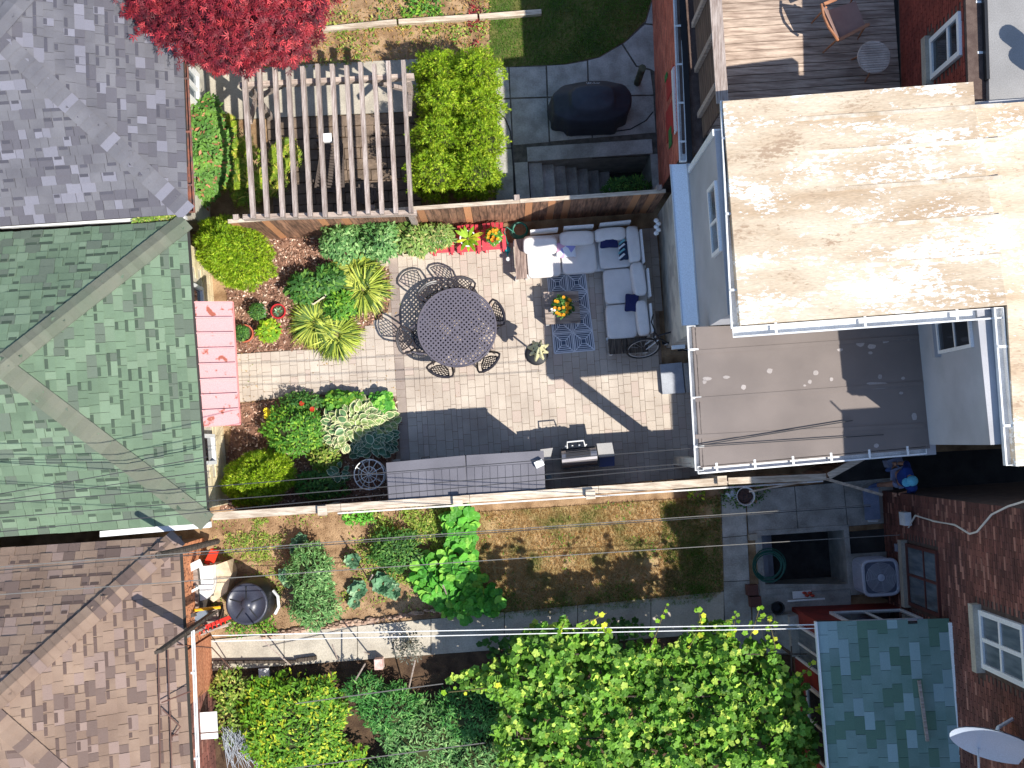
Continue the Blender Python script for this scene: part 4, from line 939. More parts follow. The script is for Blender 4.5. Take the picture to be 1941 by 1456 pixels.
bx = MB(); c = P(1040, 905, .2); bx.box((c.x, c.y, .2), (.1, .08, .3), R(10)); tag(bx.obj('small_post', mat('bluegrey', S(130, 144, 150), rough=.6)), 'small bluish post behind the barbecue', 'post')
# barbecue
bz = 1.0; bbq = thing('barbecue', 'silver lidded gas barbecue with side shelves', 'barbecue', P(1095, 870)); bbq.location.z = .056
def fq(px, z): return [P(u, v, z) for u, v in px]
q = fq([(1066, 851), (1134, 845), (1137, 882), (1067, 890)], .8); MB().prism([(p.x, p.y) for p in q], .1, .82).obj('cabinet', m_black, bbq)
lb = MB(); q0 = fq([(1064, 855), (1130, 848), (1132, 880), (1065, 888)], .92); n_ = 10; vs = []; 
for i in range(n_ + 1):
    a = math.pi * i / n_; t = .5 - .5 * math.cos(a); zz = .84 + .24 * math.sin(a) ** .8
    l_ = q0[0].lerp(q0[3], t); r_ = q0[1].lerp(q0[2], t); vs += [(l_.x, l_.y, zz), (r_.x, r_.y, zz)]
fs = [(2 * i, 2 * i + 1, 2 * i + 3, 2 * i + 2) for i in range(n_)] + [tuple(range(0, 2 * n_ + 2, 2)), tuple(range(1, 2 * n_ + 2, 2))[::-1]]
lidb = lb.add(vs, fs).obj('lid', mat('brushed_steel', S(176, 172, 174), S(150, 146, 150), scale=4, stretch=(1, 12, 1), metal=.7, rough=.35), bbq)
for k in range(6): 
    t = .04 + .08 * k; l_ = q0[0].lerp(q0[3], t).lerp(q0[1].lerp(q0[2], t), .12); r_ = q0[0].lerp(q0[3], t).lerp(q0[1].lerp(q0[2], t), .82); zz = .845 + .24 * math.sin(math.acos(1 - 2 * t)) ** .8
    MB().bar(Vector((l_.x, l_.y, zz)), Vector((r_.x, r_.y, zz)), .014, .02).obj('louvre', m_dark, lidb)
hh = MB(); a_, b_ = P(1074, 848, .93), P(1108, 844, .93); hh.tube([P(1075, 850, .9), P(1075, 838, .92), P(1106, 835, .92), P(1109, 846, .9)], .016, 6); hh.obj('handle', m_gut, bbq)
def shelf(px, z, m, nm='side_shelf'):
    q = fq(px, z); return MB().prism([(p.x, p.y) for p in q], z - .04, z).obj(nm, m, bbq)
m_shelf = mat('grey_shelf', S(158, 156, 154), rough=.5, var=.03)
shelf([(1131, 841), (1160, 839), (1165, 864), (1135, 867)], .85, m_shelf); shelf([(1024, 852), (1048, 849), (1043, 870), (1028, 871)], .8, m_shelf)
shelf([(1135, 868), (1165, 865), (1165, 883), (1136, 886)], .7, mat('navy_plastic', S(52, 64, 110), rough=.5), 'side_tray')
kn = MB()
for k in range(4):
    c = P(1072 + 13 * k, 848 - k, .82); kn.tube([c, c + V * .03], .018, 8)
kn.obj('control_knobs', m_gut, bbq)
for (u, v) in ((1070, 856), (1130, 851), (1071, 886), (1134, 880)):
    c = P(u, v, .0); t = MB(); t.tube([(c.x - .02, c.y, .09), (c.x + .02, c.y, .09)], .035, 10); t.obj('wheel', m_black, bbq)
# wire trellis ring
tcx = P(703, 899, .5); tr = thing('plant_support', 'round white wire plant support by the hostas', 'plant support', (tcx.x, tcx.y, .035))
def circ(c, r, z, n=28): return [(c.x + r * math.cos(q), c.y + r * math.sin(q), z) for q in np.linspace(0, 6.283, n + 1)[:-1]]
wr_ = MB(); wr_.tube(circ(tcx, .29, .75), .012, 5, True); wr_.tube(circ(tcx, .15, .78), .009, 5, True); wr_.tube(circ(tcx, .27, .3), .009, 5, True)
for k in range(12):
    a = k * math.pi / 6; ca, sa = math.cos(a), math.sin(a); wr_.tube([(tcx.x + .01 * ca, tcx.y + .01 * sa, .82), (tcx.x + .15 * ca, tcx.y + .15 * sa, .785), (tcx.x + .29 * ca, tcx.y + .29 * sa, .75), (tcx.x + .26 * ca, tcx.y + .26 * sa, .05)], .007, 4)
wr_.obj('wire_frame', m_gut, tr)
# bicycle
bc = thing('bicycle', 'black bicycle leaning by the rear porch', 'bicycle', P(1250, 680)); bc.location.z = .056
w1c = P(1221, 676, .33); hd = (P(1300, 664, .45) - P(1221, 676, .33)); hd.z = 0; hd.normalize(); sd_ = Vector((-hd.y, hd.x, 0))
lean = (Zv * math.cos(R(28)) + sd_ * -math.sin(R(28)) * -1).normalized()
def wheel(c, parent):
    pts_ = [c + hd * .33 * math.cos(q) + lean * .33 * math.sin(q) for q in np.linspace(0, 6.283, 33)[:-1]]
    w = MB().tube(pts_, .02, 6, True).obj('wheel', m_black, parent)
    MB().tube([c + hd * .3 * math.cos(q) + lean * .3 * math.sin(q) for q in np.linspace(0, 6.283, 33)[:-1]], .009, 4, True).obj('rim', m_gut, w)
    s_ = MB()
    for k in range(14):
        a = 2 * math.pi * k / 14; s_.tube([c, c + hd * .3 * math.cos(a) + lean * .3 * math.sin(a)], .0025, 3)
    s_.obj('spoke', m_gut, w); return w
up = lambda a, h: Vector((w1c.x, w1c.y, .056)) + hd * a + lean * h
wheel(up(0, .34), bc); wheel(up(1.02, .34), bc)
fr = MB(); 
for a, b, r in (((.22, .82), (.30, .62), .022), ((.28, .72), (.72, .84), .016), ((.30, .62), (.58, .32), .018), ((.58, .32), (.70, .88), .016), ((.58, .32), (1.02, .34), .011), ((.71, .78), (1.02, .34), .010), ((.28, .66), (0, .34), .014)): fr.tube([up(*a), up(*b)], r, 6)
fr.obj('frame', m_dark, bc)
fk = MB()
for s in (-1, 1): fk.tube([up(.28, .66) + sd_ * .05 * s, up(.02, .34) + sd_ * .05 * s], .012, 5)
fk.obj('fork', m_gut, bc)
hb = MB(); hb.tube([up(.22, .95) + sd_ * .3, up(.16, .97) + sd_ * .15, up(.2, .96), up(.16, .97) - sd_ * .15, up(.22, .95) - sd_ * .3], .014, 6); hb.tube([up(.2, .96), up(.22, .82)], .014, 6); hb.obj('handlebar', m_black, bc)
MB().ell(up(.74, .95), (.13, .07, .03), 12, 6).obj('saddle', m_black, bc)
for s in (-1, 1):
    MB().tube([up(.58, .32) + sd_ * .06 * s, up(.58 - .13 * s, .28 - .08 * s) + sd_ * .08 * s], .01, 5).obj('crank', m_gut, bc); c = up(.58 - .13 * s, .28 - .08 * s) + sd_ * .13 * s; MB().box(c, (.09, .07, .025), math.atan2(hd.y, hd.x)).obj('pedal', m_black, bc)
# hanging white cups on wall by the fence corner
cp = MB()
for k in range(5): c = P(1244 + (k % 2) * 4, 418 + 6 * k, 1.5); cp.ell(c, (.05, .045, .045), 10, 6)
tag(cp.obj('wind_chime', m_white, None, True), 'string of white shells hanging at the fence corner', 'wind chime')
# three small red adirondack chairs used as plant stands
m_red = mat('red_resin', S(200, 70, 80), rough=.5, var=.04)
def redchair(label, u, v):
    c = P(u, v, .3); t = thing('red_chair', label, 'chair', (c.x, c.y, .056), 0, 'small red chairs used as plant stands')
    o = lambda x, y, z: Vector((c.x, c.y, 0)) + U * x + V * y + Zv * z
    for k in range(5):
        y = -.19 + k * .075; z = .36 - k * .012; MB().boxm(M3(o(0, y, z), U, V, Zv, (.34 if k else .36, .068, .02))).obj('seat_slat', m_red, t)
    for k in range(5):
        x = -.15 + k * .075; b_ = MB(); b_.bar(o(x, .15, .3), o(x * 1.15, .26, .62 - abs(k - 2) * .03), .065, .018, V); b_.obj('back_slat', m_red, t)
    for s in (-1, 1):
        MB().boxm(M3(o(s * .2, -.04, .44), U, V, Zv, (.075, .42, .02))).obj('armrest', m_red, t)
        MB().boxm(M3(o(s * .18, -.2, .24), U, V, Zv, (.03, .06, .38))).obj('leg', m_red, t); b_ = MB(); b_.bar(o(s * .18, -.25, .33), o(s * .18, .28, .09), .03, .06); b_.obj('leg', m_red, t)
        MB().bar(o(s * .13, -.22, .34), o(s * .13, -.27, .31), .02, .02).obj('foot_bracket', m_red, t)
redchair('red resin chair holding the white trough planter', 838, 459); redchair('middle red resin chair holding the banana-like plant', 889, 457); redchair('red resin chair holding orange flowers beside the hose', 936, 453)
# watering can, hose, bowl
wc = P(962, 473, .15); w = thing('watering_can', 'small teal watering can beside the plank side table', 'watering can', (wc.x, wc.y, .056)); m_teal = mat('teal_plastic', S(36, 160, 166), rough=.4)
MB().lathe([(.06, .0), (.065, .06), (.055, .16), (.03, .18), (.03, .17)], 14, (wc.x, wc.y, .056)).obj('body', m_teal, w)
MB().tube([(wc.x, wc.y - .05, .1), (wc.x, wc.y - .14, .2), (wc.x + .01, wc.y - .2, .26)], [.018, .012, .01], 6).obj('spout', m_teal, w)
MB().ell((wc.x + .01, wc.y - .21, .27), (.045, .045, .02), 12, 6).obj('rose', m_white, w, True)
MB().tube([(wc.x, wc.y + .03, .2), (wc.x + .02, wc.y + .12, .26), (wc.x, wc.y + .12, .12)], .01, 5).obj('handle', m_teal, w)
def coil(label, u, v, r, z, n, m, nm='garden_hose', wall=False, tail=None):
    c = P(u, v, z); mb = MB()
    for k in range(n):
        rr_ = r * rd.uniform(.8, 1.08); ox, oy = rd.uniform(-.03, .03), rd.uniform(-.03, .03); mb.tube([(c.x + ox + rr_ * math.cos(q), c.y + oy + rr_ * math.sin(q) * rd.uniform(.96, 1.0), z + .02 * k + rd.uniform(0, .008)) for q in np.linspace(0, 6.283, 30)[:-1]], .011, 5, True)
    if tail: mb.tube([P(*t) for t in tail], .011, 5)
    return tag(mb.obj(nm, m), label, 'hose')
m_hose = mat('green_hose', S(40, 116, 96), rough=.5)
coil('coiled green hose between the red chair and sofa', 985, 438, .17, .3, 5, m_hose, tail=[(975, 441, .4), (960, 430, .5), (956, 440, .5), (962, 462, .3)])
coil('coiled green hose by the sunken concrete well', 1456, 1072, .31, .1, 7, mat('dark_green_hose', S(34, 92, 80), rough=.5))
# ---- pergola
zP = 2.25
pg = thing('pergola', 'weathered wooden pergola with open rafters', 'pergola', P(620, 270)); pg.location.z = 0
tops = [(464, 133, 482, 413), (493, 131, 508, 414), (520, 131, 535, 413), (547, 127, 562, 412), (575, 126, 590, 412), (602, 126, 617, 411), (629, 124, 644, 409), (656, 123, 671, 408), (683, 122, 698, 407), (710, 121, 725, 405), (737, 120, 752, 404), (764, 119, 779, 403)]
for k, (a, b, c, d) in enumerate(tops):
    jx = rd.uniform(-1.5, 1.5); p0, p1_ = P(a + jx, b + rd.uniform(-3, 3), zP), P(c + jx, d + rd.uniform(-2, 2), zP); MB().bar(p0 + Zv * rd.uniform(-.01, .01), p1_, .075, .14).obj('rafter', m_wood, pg)
MB().bar(P(455, 163, zP - .16), P(785, 146, zP - .16), .09, .16).obj('beam', m_woodh, pg); MB().bar(P(462, 413, zP - .16), P(790, 404, zP - .16), .09, .16).obj('beam', m_woodh, pg)
for (u, v) in ((470, 165), (772, 150), (484, 408), (776, 398)):
    c = P(u, v, zP - .24); MB().box((c.x, c.y, (zP - .24) / 2), (.11, .11, zP - .26), TH).obj('post', m_wood, pg)
for (u, v, s) in ((470, 165, 1), (772, 150, -1)):
    c = P(u, v, zP - .24); MB().bar(Vector((c.x, c.y, 1.35)), Vector((c.x, c.y, 2.0)) + U * .65 * s, .07, .09).obj('brace', m_wood, pg); MB().bar(Vector((c.x, c.y, 1.35)), Vector((c.x, c.y, 2.0)) - V * .65, .07, .09).obj('brace', m_wood, pg)
c = P(621, 261, zP - .02); t = MB(); t.box((c.x, c.y, zP - .05), (.15, .15, .1), TH); tag(t.obj('junction_box', m_white), 'white plastic box hung between two pergola rafters', 'box')
# pergola floor: stone flags and slab
slab_field('path', [(352, 134), (792, 112), (795, 212), (352, 232)], 'pale concrete strip under the pergola', m_conc, 4, 1, .03)
qf = [(506, 226), (792, 214), (800, 402), (520, 412)]; fl_ = struct(MB().prism(PX(qf), -.05, .02).obj('terrace', m_darksoil), 'plank-like stone terrace under the pergola')
fm = []
q = PX(qf)
for r_ in range(9):
    x = 0
    while x < 1:
        w = rd.uniform(.1, .2); x1 = min(1, x + w)
        def pt_(a, b): return q[0].lerp(q[1], a).lerp(q[3].lerp(q[2], a), b)
        p0, p1_, p2_ = pt_(x, r_ / 9), pt_(x1, r_ / 9), pt_(x, (r_ + 1) / 9); c = (pt_(x, r_ / 9) + pt_(x1, (r_ + 1) / 9)) / 2
        fm.append(M3(Vector((c.x, c.y, .03)), U, V, Zv, ((p1_ - p0).length - .015, (p2_ - p0).length - .02, .04))); x = x1
pieces('paving_stone', fm, mat('terrace_stone', S(126, 108, 92), S(98, 84, 72), scale=4, var=.15, bump=.5, bscale=30), fl_)
# slatted lounger and barrel chair under the pergola
m_teak = mat('dark_slat', S(84, 74, 68), rough=.7, var=.1)
lg = thing('lounge_chair', 'dark slatted lounge chair under the pergola rafters', 'lounge chair', P(632, 310)); lg.location.z = .05
for k in range(17):
    t = k / 16; a = P(612, 268, .7).lerp(P(598, 358, .35), t); b = P(648, 272, .7).lerp(P(652, 366, .35), t); a = a.lerp(P(606, 310, .5), .2 * math.sin(t * 3.14)); MB().bar(a, b, .045, .018).obj('slat', m_teak, lg)
for s in ((612, 268, 598, 358), (648, 272, 652, 366)): MB().bar(P(s[0], s[1], .67), P(s[2], s[3], .32), .04, .05).obj('side_rail', m_teak, lg)
for (u, v) in ((606, 275), (645, 278), (600, 350), (648, 356)): c = P(u, v); MB().box((c.x, c.y, .18), (.05, .05, .3)).obj('leg', m_teak, lg)
st_c = P(694, 368, .4); sc_ = thing('patio_stool', 'round dark stool in the pergola shade', 'stool', (st_c.x, st_c.y, .05))
for k in range(7):
    x = -.18 + k * .06; h_ = math.sqrt(.22 ** 2 - x * x); MB().box((st_c.x + x, st_c.y, .44), (.05, 2 * h_, .03)).obj('slat', m_teak, sc_)
for k in range(4): a = R(45 + 90 * k); MB().box((st_c.x + .14 * math.cos(a), st_c.y + .14 * math.sin(a), .24), (.04, .04, .38)).obj('leg', m_teak, sc_)
cc = P(683, 355, .5); MB  # timber edging
for k, ((u0, v0), (u1, v1), lab) in enumerate([((612, 57), (752, 43), 'pale timber edging beam nearest the maple'), ((756, 43), (905, 33), 'middle timber edging beam in the weeds'), ((909, 33), (1026, 24), 'timber edging beam reaching the green lawn')]):
    t = MB(); t.bar(P(u0, v0, .09), P(u1, v1, .09), .1, .12); tag(t.obj('edging_beam', m_rail), lab, 'timber', 'timber edging beams')
# ---- roof deck furniture
m_oak = mat('oak_wood', S(182, 128, 94), S(156, 104, 74), scale=4, stretch=(1, 6, 1), rough=.5); m_taupe = mat('taupe_fabric', S(150, 122, 112), S(140, 112, 104), rough=.95, bscale=120)
ac = thing('armchair', 'oak armchair with a taupe seat on the roof deck', 'armchair', P(1605, 42, ZD + .4)); ac.location.z = ZD
def cq(px, z): return [P(u, v, z) for u, v in px]
q = cq([(1562, 22), (1622, 2), (1640, 48), (1590, 78)], ZD + .5); MB().prism([(p.x, p.y) for p in q], ZD + .42, ZD + .5).obj('seat', m_taupe, ac)
bk = MB(); bk.tube([P(1557, 8, ZD + .78), P(1561, 30, ZD + .82), P(1570, 50, ZD + .84), P(1583, 68, ZD + .82), P(1588, 76, ZD + .74)], .025, 6); bk.obj('backrest', m_oak, ac)
pn = MB(); q2 = [P(1559, 12, ZD + .8), P(1586, 70, ZD + .8), P(1592, 72, ZD + .5), P(1566, 16, ZD + .5)]; pn.add(q2 + [p + Vector((.02, -.01, 0)) for p in q2], [(0, 1, 2, 3), (7, 6, 5, 4), (0, 4, 5, 1), (1, 5, 6, 2), (2, 6, 7, 3), (3, 7, 4, 0)]); pn.obj('back_panel', m_taupe, ac)
for (a, b) in (((1590, 76), (1648, 46)), ((1562, 8), (1620, -16))): MB().bar(P(*a, ZD + .66), P(*b, ZD + .66), .05, .03).obj('armrest', m_oak, ac)
for (u, v, du, dv) in ((1566, 14, -28, 30), (1588, 74, -28, 26), (1642, 46, -16, 28), (1620, -10, -10, 20)): MB().tube([P(u, v, ZD + .6), P(u + du, v + dv, ZD + .005)], [.02, .013], 6).obj('leg', m_oak, ac)
rt = P(1657, 108, ZD + .5); rtt = thing('round_table', 'round slatted wooden table on the roof deck', 'table', (rt.x, rt.y, ZD))
sl_m = mat('slat_wood', S(214, 200, 186), S(180, 164, 150), scale=4, rough=.8, var=.1)
for k in range(13):
    x = -.242 + k * .0403; h_ = math.sqrt(max(.001, .265 ** 2 - x * x)); o = Vector((rt.x, rt.y, ZD + .5)) + Vector((math.cos(R(-55)), math.sin(R(-55)), 0)) * 0 + U * 0
    MB().boxm(M3(o + V * x, U, V, Zv, (2 * h_, .032, .02))).obj('slat', sl_m, rtt)
MB().tube(circ(rt, .27, ZD + .49, 32), .014, 5, True).obj('rim', sl_m, rtt)
for k in range(3): a = R(30 + 120 * k); MB().tube([(rt.x + .14 * math.cos(a), rt.y + .14 * math.sin(a), ZD + .48), (rt.x + .26 * math.cos(a), rt.y + .26 * math.sin(a), ZD)], .015, 6).obj('leg', m_oak, rtt)
# ---- air conditioner
zb = .78; q = cq([(1640, 1064), (1697, 1062), (1700, 1126), (1645, 1129)], zb); c = sum(q, Vector()) / 4
acu = thing('air_conditioner', 'grey air conditioner unit with a round fan grille', 'air conditioner', (c.x, c.y, .03)); m_acg = mat('grey_enamel', S(206, 208, 218), rough=.45, var=.03)
w = .66
b_ = MB(); nseg = 24; sq = [(math.copysign(abs(math.cos(t)) ** .35, math.cos(t)) * w / 2, math.copysign(abs(math.sin(t)) ** .35, math.sin(t)) * w / 2) for t in np.linspace(0, 2 * math.pi, nseg + 1)[:-1]]
b_.prism([Vector((c.x, c.y)) + Vector((x * math.cos(TH) - y * math.sin(TH), x * math.sin(TH) + y * math.cos(TH))) for x, y in sq], .08, zb - .05); b_.obj('casing', mat('dark_grille', S(104, 108, 122), rough=.5), acu)
for k in range(9):
    z = .12 + k * .07; MB().tube([(c.x + x * 1.01 * math.cos(TH) - y * 1.01 * math.sin(TH), c.y + x * 1.01 * math.sin(TH) + y * 1.01 * math.cos(TH), z) for x, y in sq], .008, 4, True).obj('louvre', m_acg, acu)
MB().tube([(c.x + x * 1.0 * math.cos(TH) - y * math.sin(TH), c.y + x * math.sin(TH) + y * math.cos(TH), zb - .03) for x, y in sq], .035, 6, True).obj('top_frame', m_acg, acu)
tp = MB()
for r_ in (.10, .13, .16, .19, .22, .25, .28): tp.tube(circ(c, r_, zb), .006, 4, True)
for k in range(8): a = k * math.pi / 4 + .2; tp.tube([(c.x + .08 * math.cos(a), c.y + .08 * math.sin(a), zb), (c.x + .3 * math.cos(a), c.y + .3 * math.sin(a), zb - .01)], .005, 4)
grl = tp.obj('fan_guard', m_acg, acu); MB().lathe([(.075, 0), (.07, .02), (.0, .03)], 18, (c.x, c.y, zb - .005), cap=False).obj('hub_cap', mat('pale_grey', S(206, 210, 222), rough=.5), grl)
fnb = MB()
for k in range(3):
    a = R(200 + 120 * k); e = Vector((math.cos(a), math.sin(a), 0)); f_ = Vector((-e.y, e.x, 0)); p = Vector((c.x, c.y, zb - .12)); fnb.add([p + e * .05 - f_ * .03, p + e * .05 + f_ * .03 + Zv * .03, p + e * .26 + f_ * .13 + Zv * .05, p + e * .27 - f_ * .05], [(0, 1, 2, 3)])
fnb.obj('fan_blades', mat('fan_grey', S(150, 152, 166), rough=.5), acu)
MB().box((c.x, c.y, .05), (.8, .8, .06), TH).obj('base_pad', m_concd, acu)
# ---- satellite dish
dz = 5.6; dc = P(1886, 1402, dz); sdh = thing('satellite_dish', 'pale blue satellite dish mounted on the brick wall', 'satellite dish', dc)
nd_ = Vector((-.34, -.80, .46)).normalized(); dx = Vector((.91, -.41, 0)).normalized(); dx = (dx - nd_ * dx.dot(nd_)).normalized(); dy = nd_.cross(dx)
vs = [dc]; fs = []; n = 32; m_dish = mat('dish_enamel', S(178, 190, 206), rough=.35, var=.02)
for i in (1, 2, 3, 4):
    for j in range(n):
        q = 2 * math.pi * j / n; rr_ = .62 * i / 4; vs.append(dc + dx * rr_ * math.cos(q) + dy * rr_ * .95 * math.sin(q) + nd_ * (.10 * (i / 4) ** 2))
for j in range(n): fs.append((0, 1 + j, 1 + (j + 1) % n))
for i in range(3):
    for j in range(n): fs.append((1 + i * n + j, 1 + (i + 1) * n + j, 1 + (i + 1) * n + (j + 1) % n, 1 + i * n + (j + 1) % n))
k0 = len(vs); vs += [v - nd_ * .015 for v in vs]; fs += [tuple(k0 + x for x in f[::-1]) for f in fs]
MB().add(vs, fs).obj('dish', m_dish, sdh, True)
wp = P(1938, 1352, 5.1); MB().tube([dc - nd_ * .02, dc - nd_ * .2 + Zv * .05, wp], .03, 6).obj('mount_arm', m_gut, sdh)
MB().tube([dc + dy * -.45, dc + nd_ * .5 - dy * .3], .018, 6).obj('feed_arm', m_gut, sdh); MB().ell(dc + nd_ * .52 - dy * .3, (.05, .05, .08), 10, 6).obj('receiver', m_gut, sdh)
MB().box(P(1938, 1350, 5.1), (.14, .2, .2), TH).obj('wall_plate', m_gut, sdh)
def cable(nm, label, pts, r, m, cat='cable', n=5): return tag(MB().tube([P(*p) for p in pts], r, n).obj(nm, m), label, cat)
m_cable = mat('white_cable', S(206, 200, 190), rough=.6)
cable('wall_cable', 'white cable sagging across the dark brick wall', [(1722, 1000, 1.6), (1735, 977, 2.2), (1770, 988, 3.0), (1810, 995, 3.9), (1838, 1012, 4.5), (1852, 1008, 4.8), (1880, 975, 5.4), (1910, 960, 6.0), (1960, 945, 6.9)], .016, m_cable)
cable('wall_cable', 'thin cream cable beside the passage corner', [(1712, 935, .9), (1718, 950, 1.2), (1740, 952, 1.6), (1700, 951, .8)], .012, m_cable)
def wbox(nm, label, u, v, z, d, m, cat='box'): t = MB(); t.box(P(u, v, z), d, TH); return tag(t.obj(nm, m), label, cat)
wbox('meter_box', 'small white meter box on the brick wall', 1716, 983, 1.6, (.12, .24, .3), m_gut)
wbox('junction_box', 'small grey box low on the brick wall', 1703, 1038, .9, (.1, .14, .16), mat('box_grey', S(150, 158, 176), rough=.5)); wbox('junction_box', 'tiny grey box above the white window sill', 1872, 1131, 4.2, (.1, .1, .1), mat('box_grey2', S(150, 160, 170), rough=.5))
vp = P(1652, 986, .1); tag(MB().tube([(vp.x - .1, vp.y, .2), (vp.x + .07, vp.y, .2), (vp.x + .07, vp.y, .03)], .035, 10).obj('vent_pipe', m_white), 'short white vent pipe by the brick wall', 'pipe')
wbox('utility_board', 'bluish board standing against the brick wall base', 1652, 955, .35, (.3, .62, .04), mat('blue_board', S(138, 150, 176), S(120, 132, 156), rough=.7), 'board')
wbox('concrete_block', 'small pale block on the edge of the well', 1427, 1018, .14, (.16, .12, .12), m_conc, 'block')
wbox('white_batten', 'thin white batten above the red porch window', 1528, 1137, .5, (.72, .03, .03), m_white, 'batten'); 
wbox('white_board', 'small white board with red tools beside the porch', 1520, 1127, .25, (.36, .14, .03), m_white, 'board')
ct_ = MB(); 
for k in range(4): ct_.ell(P(1525 + 5 * k, 1124 + (k % 2) * 5, .3), (.05, .03, .03), 8, 5)
tag(ct_.obj('red_tool', mat('tool_red', S(190, 70, 50), rough=.5)), 'small red tools lying on the white board', 'tools')
for (u, v, lab) in ((1425, 1118, 'upper red brick block at the well corner'), (1431, 1140, 'lower red brick block at the well corner')): wbox('brick_block', lab, u, v, .15, (.22, .2, .18), m_brick, 'block')
pt_c = P(1470, 1150, .2); tag(MB().lathe([(.09, 0), (.13, .2), (.135, .21), (.11, .2), (.08, .06)], 16, (pt_c.x, pt_c.y, .2)).obj('plant_pot', m_black), 'empty black pot on the porch steps', 'pot')
# bucket of rubbish at the fence end
bk_c = P(1410, 940, .2); bkt = thing('bucket', 'white bucket full of dark scraps at the fence end', 'bucket', (bk_c.x, bk_c.y, .03))
MB().lathe([(.13, 0), (.17, .34), (.185, .35), (.165, .34), (.12, .1)], 20, (bk_c.x, bk_c.y, .03)).obj('pail', m_gut, bkt); MB().ell((bk_c.x, bk_c.y, .28), (.15, .15, .06), 12, 6, .6).obj('scraps', mat('scraps', S(96, 70, 60), S(50, 44, 44), scale=30), bkt)
wbox('wood_offcut', 'short tan board leaning by the white bucket', 1425, 950, .12, (.2, .07, .03), m_oak, 'board')
bg = MB(); bg.ell(P(1392, 935, .1), (.16, .1, .08), 12, 6, .8); tag(bg.obj('plastic_bag', mat('white_plastic_bag', S(200, 206, 216), rough=.4)), 'crumpled white plastic bag beside the bucket', 'bag')
# ---- person in the alley
m_skin = mat('skin', S(188, 140, 116), rough=.6, var=.02)
def skin_body(nm, verts, edges, rad, m, parent, sub=2, root=0):
    me = bpy.data.meshes.new(nm); me.from_pydata([tuple(v) for v in verts], edges, []); o = bpy.data.objects.new(nm, me); COL.objects.link(o)
    md = o.modifiers.new('skin', 'SKIN'); sl_ = me.skin_vertices[0].data
    for i, r_ in enumerate(rad): sl_[i].radius = r_ if isinstance(r_, tuple) else (r_, r_); sl_[i].use_root = (i == root)
    md.use_smooth_shade = True
    s_ = o.modifiers.new('sub', 'SUBSURF'); s_.levels = sub; s_.render_levels = sub; me.materials.append(m); par(o, parent); return o
pb_ = P(1678, 903); fwd = Vector((-.8, -.25, 0)).normalized(); sdv = Vector((-fwd.y, fwd.x, 0))
pl = lambda f_, s, z: Vector((pb_.x, pb_.y, .024)) + fwd * f_ + sdv * s + Zv * z
per = thing('person', 'person in a blue top and pale cyan cap walking down the alley', 'person', (pb_.x, pb_.y, .024))
vb = [pl(0, 0, .92), pl(.01, 0, 1.12), pl(.03, 0, 1.34), pl(.04, 0, 1.46), pl(.07, 0, 1.56), pl(.0, .10, .86), pl(.10, .11, .48), pl(.20, .11, .08), pl(.34, .12, .04), pl(.0, -.10, .86), pl(-.02, -.11, .48), pl(-.22, -.11, .12), pl(-.10, -.12, .04), pl(.03, .19, 1.40), pl(.0, .27, 1.14), pl(.18, .27, .96), pl(.03, -.19, 1.40), pl(-.10, -.26, 1.14), pl(-.02, -.28, .88)]
eb = [(0, 1), (1, 2), (2, 3), (3, 4), (0, 5), (5, 6), (6, 7), (7, 8), (0, 9), (9, 10), (10, 11), (11, 12), (2, 13), (13, 14), (14, 15), (2, 16), (16, 17), (17, 18)]
skin_body('body', vb, eb, [(.15, .12), (.14, .11), (.17, .12), .07, .055, .09, .06, .045, .04, .09, .06, .045, .04, .065, .045, .033, .065, .045, .033], m_skin, per)
hc = pl(.10, 0, 1.67); MB().ell(hc, (.085, .075, .11), 16, 12).obj('head', m_skin, per, True)
fc = MB(); fc.ell(hc + fwd * .085 - Zv * .01, (.018, .014, .02), 8, 6); 
for s in (-1, 1): fc.ell(hc + sdv * .075 * s, (.015, .02, .03), 8, 6)
fc.obj('ears_and_nose', m_skin, per, True)
ey = MB()
for s in (-1, 1): ey.ell(hc + fwd * .074 + sdv * .03 * s + Zv * .015, (.01, .01, .008), 8, 6)
ey.ell(hc + fwd * .076 - Zv * .05, (.008, .022, .006), 8, 6); ey.obj('eyes_and_mouth', m_dark, per, True)
m_cap = mat('cyan_cap', S(110, 196, 220), rough=.8, var=.02)
cpb = MB(); cpb.ell(hc + Zv * .05, (.105, .10, .09), 18, 10); cpb.ell(hc + fwd * .10 + Zv * .03, (.09, .085, .015), 16, 6); cpb.obj('cap', m_cap, per, True)
m_blue = mat('blue_cloth', S(40, 72, 150), S(34, 60, 130), scale=8, rough=.9, var=.02)
sv_ = [pl(0, 0, .88), pl(.01, 0, 1.12), pl(.03, 0, 1.34), pl(.04, 0, 1.46), pl(.03, .19, 1.41), pl(.0, .27, 1.16), pl(.05, .272, 1.10), pl(.03, -.19, 1.41), pl(-.09, -.255, 1.16), pl(-.10, -.26, 1.10)]
skin_body('shirt', sv_, [(0, 1), (1, 2), (2, 3), (2, 4), (4, 5), (5, 6), (2, 7), (7, 8), (8, 9)], [(.175, .145), (.165, .135), (.2, .15), .075, .09, .065, .058, .09, .065, .058], m_blue, per)
skin_body('shorts', [pl(0, 0, .95), pl(.0, .10, .84), pl(.07, .11, .60), pl(0, -.10, .84), pl(-.01, -.11, .60)], [(0, 1), (1, 2), (0, 3), (3, 4)], [(.17, .14), .11, .09, .11, .09], mat('grey_cloth', S(140, 150, 180), rough=.9), per)
for (f_, s) in ((.27, .115), (-.16, -.115)): MB().ell(pl(f_, s, .05), (.15, .06, .055), 12, 8, m=Matrix((fwd, sdv, Zv)).transposed()).obj('shoe', mat('blue_shoe', S(110, 134, 190), rough=.7), per, True)
